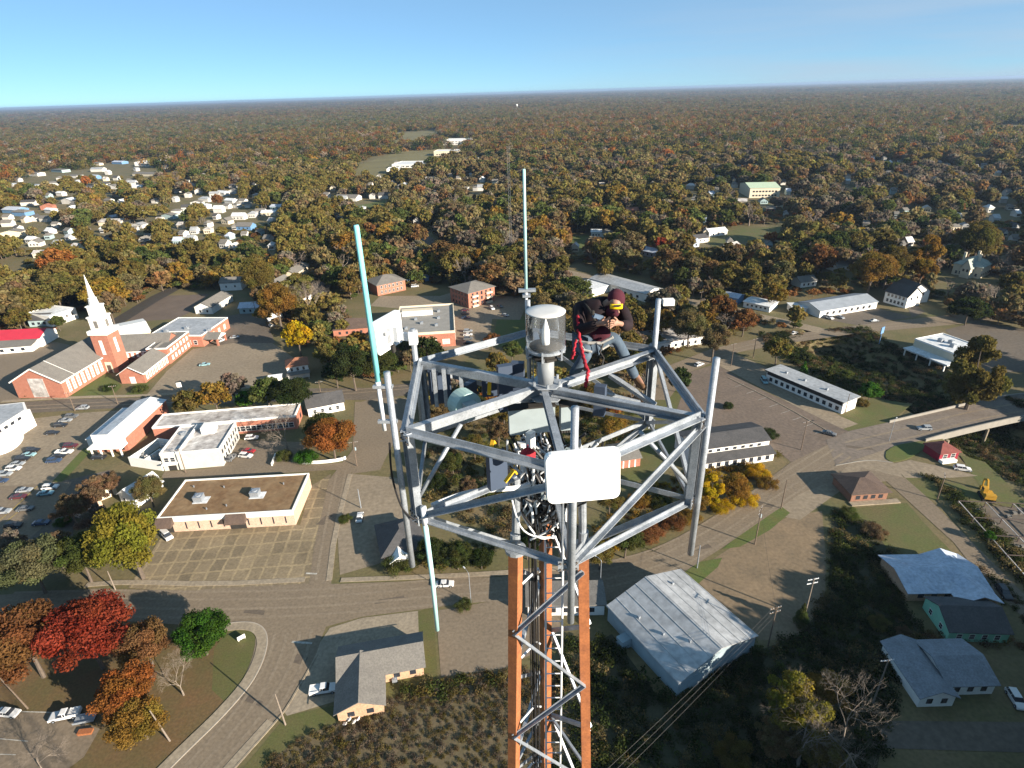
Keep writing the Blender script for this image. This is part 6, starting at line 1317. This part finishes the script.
t.links.new(tr_.outputs[0], m1.inputs[1]); t.links.new(df_.outputs[0], m1.inputs[2]); t.links.new(fz.outputs[0], m2.inputs[0]); t.links.new(m1.outputs[0], m2.inputs[1]); t.links.new(gl_.outputs[0], m2.inputs[2]); t.links.new(m2.outputs[0], o_.inputs[0])
mb = MB(); n_ = 40; vs = []
for (r, z) in ((.232,bz+.005),(.238,bz+.04),(.236,bt-.04),(.228,bt-.004)): vs += [(EC.x+r*math.cos(2*math.pi*k/n_), EC.y+r*math.sin(2*math.pi*k/n_), z) for k in range(n_)]
mb.add(vs, [(i*n_+k, i*n_+(k+1)%n_, (i+1)*n_+(k+1)%n_, (i+1)*n_+k) for i in range(3) for k in range(n_)]); bpart(mb, 'lens', LENS)
mb = MB(); mb.lathe([(.234,bt-.012),(.238,bt),(.228,bt+.006),(.10,bt+.010),(.02,bt+.011)], EC, 40); bpart(mb, 'top_cover', mat('milky_cover', (.55,.55,.54), var=.12, scale=6, rough=.4))
mb = MB(); mb.lathe([(.045,bz+.01),(.05,bz+.12),(.045,bz+.22),(.012,bz+.34),(.004,bz+.36)], EC, 16); bpart(mb, 'flash_tube', WHITE)
mb = MB(); mb.lathe([(.20,bz+.012),(.20,bz+.03),(.06,bz+.04)], EC, 24); bpart(mb, 'reflector_tray', DARK)
# whip antennas
AQUA = mat('aqua_fibreglass', (.16,.56,.60), col2=(.24,.62,.66), scale=2, rough=.45); PAQ = mat('pale_aqua_fibreglass', (.34,.56,.57), var=.12, scale=3, rough=.5)
def whip(x, y, r, py0, py1, base_py, label, m, hang=False):
    z0, z1 = zat(x,y,py0), zat(x,y,py1); zb = zat(x,y,base_py); w_ = empty('whip_antenna', (x,y,min(z0,zb)), label=label, cat='antenna')
    mb = MB(); mb.tube([(x,y,z0),(x,y,z1-.02),(x,y,z1)], [r,r*.92,r*.8], 14); tpart(mb, 'radome', m, w_, True)
    mb = MB(); mb.tube([(x,y,zb),(x,y,z0)], r*.85, 12); mb.lathe([(r*1.15,z0-.04),(r*1.15,z0+.02)], (x,y,0), 12); tpart(mb, 'mount_tube', WHROOF, w_, True)
    return w_
whip(fA.x-.235, fA.y-.02, .029, 383, 225, 430, 'long turquoise whip antenna standing at the left corner', AQUA)
whip(fG.x-.085, fG.y+.10, .024, 292, 169, 330, 'tall pale green whip antenna behind the beacon', PAQ)
for z in (zat(fA.x,fA.y,384),): 
    mb = MB(); mb.bar((fA.x-.29,fA.y-.04,z),(fA.x-.08,fA.y-.05,z),.05,.03); mb.bar((fA.x-.29,fA.y-.04,z-.42),(fA.x-.08,fA.y-.05,z-.42),.05,.03); pp(mb, 'antenna_clamp')
zg = zat(fG.x-.085, fG.y+.10, 290); mb = MB(); mb.box(fG.x-.20,fG.x+.06,fG.y+.05,fG.y+.13,zg-.02,zg+.02); mb.box(fG.x-.14,fG.x-.02,fG.y+.04,fG.y+.15,zg-.10,zg-.07); pp(mb, 'antenna_clamp')
hxp, hyp = fA.x+.10, fA.y-.10; z1 = ZL-.02; z0 = zat(hxp, hyp, 630); w_ = empty('whip_antenna', (hxp,hyp,z1), label='pale whip antenna hanging upside down below the left corner', cat='antenna')
mb = MB(); mb.tube([(hxp,hyp,z1),(hxp+.01,hyp,(z0+z1)/2),(hxp,hyp,z0)], [.032,.030,.026], 12); tpart(mb, 'radome', PAQ, w_, True); mb = MB(); mb.tube([(hxp,hyp,z1+.25),(hxp,hyp,z1)], .036, 12); tpart(mb, 'mount_tube', WHROOF, w_, True)
# flat white panel antennas
PANW = mat('white_plastic', (.86,.86,.85), var=.05, rough=.35)
def rounded_panel(w, h, t, r=.06):
    mb = MB(); c2 = []
    for cx, cy, a0 in ((w/2-r,h/2-r,0),(-w/2+r,h/2-r,90),(-w/2+r,-h/2+r,180),(w/2-r,-h/2+r,270)): c2 += [(cx+r*math.cos(math.radians(a0+a)), cy+r*math.sin(math.radians(a0+a))) for a in (0,22,45,68,90)]
    n = len(c2); rings = [(1,0),(1,t*.75),(.975,t)]; vs = []
    for s, y in rings: vs += [(x*s, -y, z*s) for x, z in c2]
    mb.add(vs, [tuple(range(n))]+[tuple(2*n+i for i in range(n))[::-1]]+[(k*n+i,(k+1)*n+i,(k+1)*n+(i+1)%n,k*n+(i+1)%n) for k in range(2) for i in range(n)]); return mb
def panel(loc, yaw, tilt, roll, w, h, label):
    r = empty('panel_antenna', loc, yaw, label=label, cat='antenna'); r.rotation_euler = (tilt, roll, yaw)
    rounded_panel(w, h, .07).build('radome', PANW, r); mb = MB(); mb.box(-.13,.13,.004,.03,-.15,.15); mb.box(-.10,.10,.031,.09,-.10,.10); mb.box(-.05,.05,.091,.16,-.1,.1); mb.box(-.16,.16,.05,.08,.02,.06); mb.build('back_bracket', WHROOF, r)
    MB().box(-.03,.03,.02,.05,-h*.5-.05,-h*.38).build('connector', DARK, r); return r
pc = D(582, 473.5, 5.17); panel(pc, math.atan2(pc.x-.35, -pc.y)*0+math.radians(3), math.radians(-4), math.radians(-2.0), .645, .485, 'flat white panel antenna facing the viewer in front of the platform')
pb = D(389.5, 332.5, 8.1); panel(pb, math.atan2(.57,.26)+math.pi, 0, 0, .60, .47, 'white panel antenna seen from behind at the left rear pipe')
mb = MB(); q = Vector((fB.x-.05,fB.y-.02,pb.z-.05)); mb.bar(pb+Vector((.08,-.02,-.03)), q, .07, .10); mb.box(q.x-.055,q.x+.055,q.y-.055,q.y+.055,q.z-.09,q.z+.09); pp(mb, 'panel_bracket', WHROOF)
# boxes, drum, cables inside the platform
JB = mat('grey_green_box', (.26,.31,.33), var=.15, scale=4, rough=.5)
def cabinet(p, w, d, h, yaw, label, m=JB):
    r = empty('equipment_box', p, yaw, label=label, cat='box'); MB().box(-w/2,w/2,-d/2,d/2,0,h).build('case', m, r); MB().box(-w/2-.01,w/2+.01,-d/2-.015,d/2+.01,h,h+.02).build('lid', DARK, r)
    mb = MB()
    for i in range(6): mb.lathe([(.018,-.05),(.018,0)], (-w*.4+w*.8*i/5, -d*.2, 0), 8)
    mb.build('glands', DARK, r); return r
cabinet(Vector((EC.x-.19, EC.y-.12, ZT-.56)), .58, .12, .36, .12, 'wide grey equipment box hung under the hub'); cabinet(Vector((EC.x+.27, EC.y-.10, ZT-.54)), .20, .12, .34, .12, 'narrow grey equipment box beside the wide one')
TEALD = mat('pale_teal_radome', (.30,.44,.44), var=.2, scale=5, rough=.5)
dr = D(464, 404, 8.0); r = empty('drum_antenna', dr, .6, label='round pale teal drum antenna inside the platform', cat='antenna')
mb = MB(); mb.tube([(0,-.12,0),(0,.10,0)], .2, 24); mb.tube([(0,-.15,0),(0,-.121,0)], [.12,.2], 24); mb.build('radome', TEALD, r); MB().box(-.12,.05,-.30,-.16,-.02,.12).build('radio_box', JB, r); MB().tube([(.02,.10,0),(.02,.28,0)], .05, 10).build('mount', GALV, r)
for (x, y, d_, w, h, yw, lb) in ((505,388,8.3,.2,.7,.3,'dark blue antenna panel behind the left spoke'),(440,386,8.3,.3,.5,.2,'broad dark antenna panel by the left rear rail'),(492,384,8.7,.3,.36,.1,'squat dark box near the rear rail left of the beacon'),(518,378,8.5,.18,.5,-.2,'narrow dark antenna panel just left of the beacon post'),(497,470,7.3,.24,.5,.5,'dark blue panel hanging under the front left rail'),(470,398,8.6,.22,.5,.9,'dark antenna panel at the rear left of the platform'),(600,400,7.6,.14,.42,-.4,'dark box under the right rear spoke')):
    p = D(x,y,d_); r = empty('panel_antenna', p, yw, label=lb, cat='antenna'); MB().box(-w/2,w/2,-.05,.05,-h/2,h/2).build('radome', mat('dark_blue_panel', (.05,.07,.11), var=.2, rough=.5), r); MB().box(-.03,.03,.052,.13,-h*.3,h*.3).build('bracket', GALV, r)
rr = random.Random(12)
def cable(pts, r, m, label, nm='cable', n=6):
    pts = [Vector(p) for p in pts]; q = []
    for i in range(len(pts)-1):
        p0, p1, p2, p3 = pts[max(i-1,0)], pts[i], pts[i+1], pts[min(i+2,len(pts)-1)]
        for s in range(8): t = s/8; q.append(.5*((2*p1)+(p2-p0)*t+(2*p0-5*p1+4*p2-p3)*t*t+(3*p1-p0-3*p2+p3)*t**3))
    q.append(pts[-1]); o = MB().tube([p-pts[0] for p in q], r, n).build(nm, m, label=label, cat='cable', group='jumper cables' if 'jumper' in label else None); o.location = pts[0]; return o
for i in range(120):
    a, b = rr.uniform(0,6.28), rr.uniform(0,6.28); c_ = Vector((EC.x, EC.y, 0)); r1, r2 = rr.uniform(.15,.85)**1.2, rr.uniform(.1,.5)
    p = c_+Vector((r1*math.cos(a), r1*math.sin(a), rr.uniform(100.3,101.05))); q = c_+Vector((r2*math.cos(b), r2*math.sin(b), rr.uniform(99.2,100.4))); m_ = (p+q)/2+Vector((rr.uniform(-.3,.3), rr.uniform(-.3,.3), rr.uniform(-.35,.05)))
    blk = i % 5 < 3; cable([p, m_, q], rr.uniform(.011,.02), BLACKC if blk else WHROOF, 'black jumper cable tangled between platform and tower' if blk else 'pale grey jumper cable tangled between platform and tower')
# pale tubes and small boxes crowding the top of the mast
for i in range(22):
    a = i*2.4; p = Vector((EC.x+.33*math.cos(a), EC.y+.33*math.sin(a), rr.uniform(99.4,101.0))); o = MB().box(-.05,.05,-.04,.04,0,rr.uniform(.14,.3)).box(-.02,.02,-.05,-.04,.02,.1).build('junction_box', JB if i % 2 else WHROOF, label='small junction box strapped round the mast top', cat='junction box', group='junction boxes'); o.location = p; o.rotation_euler = (0,0,a)
cable([(fA.x-.2,fA.y-.04,ZT-.1),(fA.x-.22,fA.y-.05,ZT-.55),(fA.x-.15,fA.y-.08,ZT-.95),(fA.x-.02,fA.y-.1,ZL+.05)], .012, BLACKC, 'black cable hanging from the turquoise whip down the left post')
cable([(fA.x+.15,fA.y+.2,ZL+.02),(fA.x+.6,fA.y+.5,ZL-.02),(EC.x-.35,EC.y-.3,ZL-.12),(EC.x-.1,EC.y-.1,ZL-.1)], .035, WHROOF, 'thick pale coaxial bundle along the lower left spoke')
YST = mat('yellow_strap', (.65,.36,.02), var=.15)
for (a, b, d_, lb) in (((490,372),(489,395),8.0,'yellow strap hanging behind the left spoke'),((493,440),(491,449),7.2,'short yellow strap end under the left spoke'),((514,470),(505,482),6.9,'yellow hook tied to the cables')):
    o = MB().bar((0,0,0), D(b[0],b[1],d_)-D(a[0],a[1],d_), .05, .015).bar((.01,0,-.01),(.03,.01,-.06),.03,.02).build('strap', YST, label=lb, cat='strap'); o.location = D(a[0],a[1],d_)
p = D(528,457,6.9); o = MB().lathe([(.05,-.1),(.085,-.06),(.09,.06),(.05,.1)], n=10).tube([(0,-.04,.1),(0,0,.16),(0,.04,.1)],.01,5).build('tool_bag', mat('dark_red_cloth', (.30,.02,.03), var=.2), label='small dark red bag hanging among the cables', cat='bag'); o.location = p

# ------------------------------------------------------------------ the worker
def skinned(name, joints, edges, m, parent=None, lv=2):
    keys = list(joints); me = bpy.data.meshes.new(name); me.from_pydata([joints[k][0] for k in keys], [(keys.index(a), keys.index(b)) for a, b in edges], []); me.materials.append(m)
    o = bpy.data.objects.new(name, me); COL.objects.link(o)
    s = o.modifiers.new('skin', 'SKIN'); s.use_smooth_shade = True
    for i, k in enumerate(keys):
        r = joints[k][1]; me.skin_vertices[0].data[i].radius = (r, r) if not isinstance(r, tuple) else r
    me.skin_vertices[0].data[0].use_root = True
    o.modifiers.new('smooth', 'SUBSURF').render_levels = lv; o.modifiers['smooth'].levels = lv
    if parent: o.parent = parent
    return o
SKIN = mat('skin', (.30,.17,.12), var=.12, scale=6, rough=.55); JACK = mat('dark_maroon_jacket', (.017,.008,.011), col2=(.010,.007,.009), scale=8, rough=.9); HOOD = mat('maroon_hood', (.060,.012,.022), var=.25, scale=12, rough=.95)
JEAN = mat('faded_jeans', (.085,.12,.16), col2=(.04,.06,.09), scale=9, rough=.9); BOOT = mat('tan_leather_boot', (.16,.085,.042), var=.3, scale=9, rough=.7)
def DP(x, y, d): return D(x, y, d*1.07)          # he stands just behind the spoke, his boots on the step bar
PEL = DP(588,341,7.85); me0 = PEL
def J(px, py, d, r): return (DP(px,py,d)-PEL, r*1.05)
pz = empty('person', PEL, label='worker in a dark maroon hoodie and jeans with yellow goggles crouching on the platform', cat='person')
body = {'pel':J(588,341,7.85,.13),'waist':J(589,330,7.82,.13),'chest':J(596,314,7.70,.14),'neck':J(609,303,7.56,.06),'head':J(616,300,7.48,.095),'face':J(617.5,307,7.40,.07),
        'shr':J(580,309,7.72,.07),'elr':J(579,330,7.5,.05),'wrr':J(599,323.5,7.28,.033),'shl':J(623,310,7.66,.07),'ell':J(629,327,7.45,.05),'wrl':J(620,323.5,7.27,.033),
        'hipr':J(583,343,7.82,.10),'knr':J(587,354,7.55,.065),'anr':J(570,378,7.74,.045),'ftr':J(566,384,7.6,.04),'hipl':J(598,341,7.82,.10),'knl':J(615,337,7.74,.065),'anl':J(635.5,375,7.89,.045),'ftl':J(645,388,7.76,.035)}
be = [('pel','waist'),('waist','chest'),('chest','neck'),('neck','head'),('head','face'),('chest','shr'),('shr','elr'),('elr','wrr'),('chest','shl'),('shl','ell'),('ell','wrl'),('pel','hipr'),('hipr','knr'),('knr','anr'),('anr','ftr'),('pel','hipl'),('hipl','knl'),('knl','anl'),('anl','ftl')]
# hands: palm and five fingers each, curled round the strap they hold
for sd_, w_, cx in (('r',(599,323.5,7.28),1),('l',(620,323.5,7.27),-1)):
    body['pa'+sd_] = J(w_[0]+5*cx, w_[1]-1, w_[2]-.03, .036); be.append(('wr'+sd_, 'pa'+sd_))
    for i in range(4):
        ln = (1.0,1.12,1.05,.85)[i]; bx, by = w_[0]+(7+.4*i)*cx, w_[1]-3.5+2.3*i
        body[f'f{i}a{sd_}'] = J(bx, by, w_[2]-.06, .0105); body[f'f{i}b{sd_}'] = J(bx+2.6*cx*ln, by+.6, w_[2]-.10, .0095); body[f'f{i}c{sd_}'] = J(bx+1.4*cx*ln, by+2.0, w_[2]-.13*ln, .0085)
        be += [('pa'+sd_, f'f{i}a{sd_}'), (f'f{i}a{sd_}', f'f{i}b{sd_}'), (f'f{i}b{sd_}', f'f{i}c{sd_}')]
    body['ta'+sd_] = J(w_[0]+3*cx, w_[1]-4, w_[2]-.05, .013); body['tb'+sd_] = J(w_[0]+6*cx, w_[1]-6.5, w_[2]-.10, .010); be += [('pa'+sd_, 'ta'+sd_), ('ta'+sd_, 'tb'+sd_)]
skinned('body', body, be, SKIN, pz)
jk = {'waist':J(588,335,7.84,.175),'mid':J(586,322,7.82,.21),'chest':J(595,309,7.72,.205),'col':J(606,304,7.60,.13),'bib':J(609,314,7.55,.12),'shr':J(581,309,7.74,.115),'elr':J(579,331,7.5,.09),'wrr':J(598,324,7.29,.062),'shl':J(622,310,7.68,.115),'ell':J(628,327,7.46,.088),'wrl':J(622,324,7.28,.060)}
skinned('jacket', jk, [('waist','mid'),('mid','chest'),('chest','col'),('chest','bib'),('chest','shr'),('shr','elr'),('elr','wrr'),('chest','shl'),('shl','ell'),('ell','wrl')], JACK, pz)
hm = {'pel':J(590,337,7.78,.16),'b':J(601,334,7.72,.13),'c':J(610,331,7.62,.09)}; skinned('jacket_hem', hm, [('pel','b'),('b','c')], HOOD, pz)
jn = {'pel':J(588,342,7.85,.15),'hipr':J(583,344,7.80,.125),'knr':J(587,354,7.55,.088),'anr':J(571,377,7.74,.066),'hipl':J(599,341,7.80,.125),'knl':J(615,337,7.74,.088),'anl':J(636.5,379,7.88,.066)}
skinned('jeans', jn, [('pel','hipr'),('hipr','knr'),('knr','anr'),('pel','hipl'),('hipl','knl'),('knl','anl')], JEAN, pz)
for a, b, c_ in (((571,375,7.74),(569,381,7.72),(565,386,7.58)),((635.5,374,7.90),(638,382,7.86),(646,389.5,7.74))): skinned('boot', {'a':J(*a,.062),'b':J(*b,.06),'c':J(*c_,.045)}, [('a','b'),('b','c')], BOOT, pz)
hc = DP(616.5,301,7.50); fd_ = (DP(618.5,309,7.38)-DP(614.5,295,7.56)).normalized()
def ell(c, rx, ry, rz, n=16, k=10, z0=-1):
    mb = MB(); prof = []
    for i in range(k+1): a = -math.pi/2+math.pi*i/k; prof.append((max(.001, math.cos(a)), math.sin(a)))
    mb.lathe(prof, n=n); mb.v = [(c.x+x*rx, c.y+y*ry, c.z+z*rz) for x,y,z in mb.v]; return mb
ell(hc-PEL+Vector((0,.03,.02)), .122, .14, .14).build('hood', HOOD, pz, True)
skinned('neck_warmer', {'a':J(606,309,7.60,.085),'b':J(613,312.5,7.46,.068),'c':J(619.5,313,7.42,.058)}, [('a','b'),('b','c')], HOOD, pz)
vz = DP(617,306.5,7.36)-PEL; gv = MB(); rt = _r.normalized(); upv = (_u*.85+_f*-.3).normalized(); fw = rt.cross(upv)
pts_ = []
for i in range(9):
    a = math.radians(-70+140*i/8); pts_.append(vz+rt*.088*math.sin(a)+fw*(.06*math.cos(a)-.06)*(1 if fw.dot(_f) < 0 else -1))
for h0, h1, off in ((-.036,.03,.0),):
    vs = [p+upv*h0 for p in pts_]+[p+upv*h1 for p in pts_]+[p+upv*h0+_f*.03 for p in pts_]+[p+upv*h1+_f*.03 for p in pts_]; n = 9
    gv.add(vs, [(i,i+1,n+i+1,n+i) for i in range(8)]+[(2*n+i,3*n+i,3*n+i+1,2*n+i+1) for i in range(8)]+[(n+i,n+i+1,3*n+i+1,3*n+i) for i in range(8)]+[(i,2*n+i,2*n+i+1,i+1) for i in range(8)]+[(0,n,3*n,2*n),(8,2*n+8,3*n+8,n+8)])
gv.build('goggles', mat('bright_yellow_plastic', (.85,.55,.01), var=.05, rough=.3), pz, True); MB().bar(vz+rt*-.04+upv*.005-_f*.012, vz+rt*.05+upv*.008-_f*.012, .02, .022).build('goggle_lens', DARK, pz)
skinned('nose', {'a':J(618,310.5,7.36,.016),'b':J(619,313,7.335,.014)}, [('a','b')], SKIN, pz)
# harness: straps follow the body
HAR = mat('grey_webbing', (.42,.41,.38), var=.35, scale=20); hb = MB()
hb.tube([DP(576,341,7.68)-PEL, DP(588,343,7.60)-PEL, DP(601,343,7.56)-PEL, DP(613,337,7.50)-PEL], .022, 6); hb.tube([DP(597,343,7.56)-PEL, DP(603,349,7.5)-PEL, DP(609,345,7.5)-PEL], .016, 6); cs = MB(); cs.tube([DP(585,303,7.62)-PEL, DP(591,312,7.47)-PEL, DP(598,328,7.44)-PEL], .016, 6); cs.build('chest_strap', DARK, pz); hb.tube([DP(580,344,7.62)-PEL, DP(584,350,7.50)-PEL, DP(592,352,7.48)-PEL], .018, 6)
hb.build('harness', HAR, pz)
lp = DP(598,316,7.30); r = empty('tool', lp, .4, label='blue-grey hand tool held by the worker', cat='tool'); TOOL = mat('blue_grey_plastic', (.10,.15,.22), var=.3, scale=14); MB().bar((-.07,0,.02),(.06,-.02,-.03),.06,.05).bar((.02,0,-.02),(.03,-.01,-.09),.04,.04).build('housing', TOOL, r); MB().lathe([(.018,0),(.024,.015),(.024,.05),(.01,.06)], (-.08,0,.03), 10).build('chuck', DARK, r)
REDC = mat('red_rope', (.30,.014,.028), var=.25, scale=30)
def rope(pts, r, label):
    pts = [DP(*p) for p in pts]; q = []
    for i in range(len(pts)-1):
        for s in range(6): t = s/6; q.append(pts[i].lerp(pts[i+1], t)+Vector((.008*math.sin(i*9+s*2.2), .008*math.cos(i*7+s*2.2), 0)))
    q.append(pts[-1]); mb = MB(); mb.tube([p-pts[0] for p in q], [r*(1+.06*math.sin(k*2.1)) for k in range(len(q))], 8); o = mb.build('safety_rope', REDC, None, True, label=label, cat='rope'); o.location = pts[0]; return o
rope([(577.5,316,7.52),(578.5,328,7.45),(580,342,7.40),(583,356,7.25),(586,366,7.06),(588,371,7.0),(587,379,6.98),(585,387,6.98)], .022, 'thick red safety rope hanging from the back of the worker over the beam')
rope([(576,340,7.55),(574,350,7.5),(571.5,359,7.5),(575,352,7.46)], .016, 'short red rope loop behind the long red rope')
lz = [DP(603,344,7.5), DP(600,352,7.48), DP(604,358,7.48), DP(602,366,7.45)]; o = MB().tube([p-lz[0] for p in lz], .012, 6).tube([lz[3]-lz[0], lz[3]-lz[0]+Vector((.04,0,-.04)), lz[3]-lz[0]+Vector((0,0,-.09)), lz[3]-lz[0]+Vector((-.03,0,-.03))], .01, 6).build('lanyard', DARK, label='dark lanyard with a hook dangling from the harness', cat='lanyard'); o.location = lz[0]

# ------------------------------------------------------------------ trees beyond the right edge that throw the long shade over the dark field
for (bx, by) in ((56,84),(62,78),(48,74),(38,68),(28,62),(66,92),(72,100),(76,88),(44,66),(11,63),(15,78),(30,70),(42,82),(50,90),(58,99),(56,110),(70,119)):
    for L_ in (66,80,97,116,138):
        x, y = bx+.809*L_+random.uniform(-3,3), by-.588*L_+random.uniform(-3,3); h = min(25, .335*L_+random.uniform(-1,3))+(5 if 28 < bx < 54 else 0); a, b, w = P((x,y,h*.6)); rad = 8.5*FPX/max(w,1)
        if w < 1 or a-rad > 1030 or b-rad > 772:
            tree_at(x, y, h, random.choice(['olive','green','brown','dark']), random.choice(['round','tall']), 'tall tree outside the right edge shading the dark field', 'shade trees beyond the right edge', near=False, wscale=.95)
for i, (x, y, h) in enumerate([(215,190,16),(228,200,17),(205,205,16),(240,184,17),(200,165,15),(214,172,16),(190,176,13),(222,214,16)]):
    tree_at(x, y, h, random.choice(['olive','green','brown']), 'round', 'tree on the far bank of the cutting beyond the right edge', 'trees on the far bank', near=False)

# ------------------------------------------------------------------ the air
HZ = bpy.data.materials.new('haze'); HZ.use_nodes = True; t = HZ.node_tree; t.nodes.clear(); o = t.nodes.new('ShaderNodeOutputMaterial'); v = t.nodes.new('ShaderNodeVolumePrincipled')
v.inputs['Color'].default_value = (.40,.55,.78,1); v.inputs['Density'].default_value = HAZE; v.inputs['Anisotropy'].default_value = .2; t.links.new(v.outputs[0], o.inputs['Volume'])
MB().box(-36000,36000,-3000,36000,-9,116).build('haze', HZ, kind='stuff')
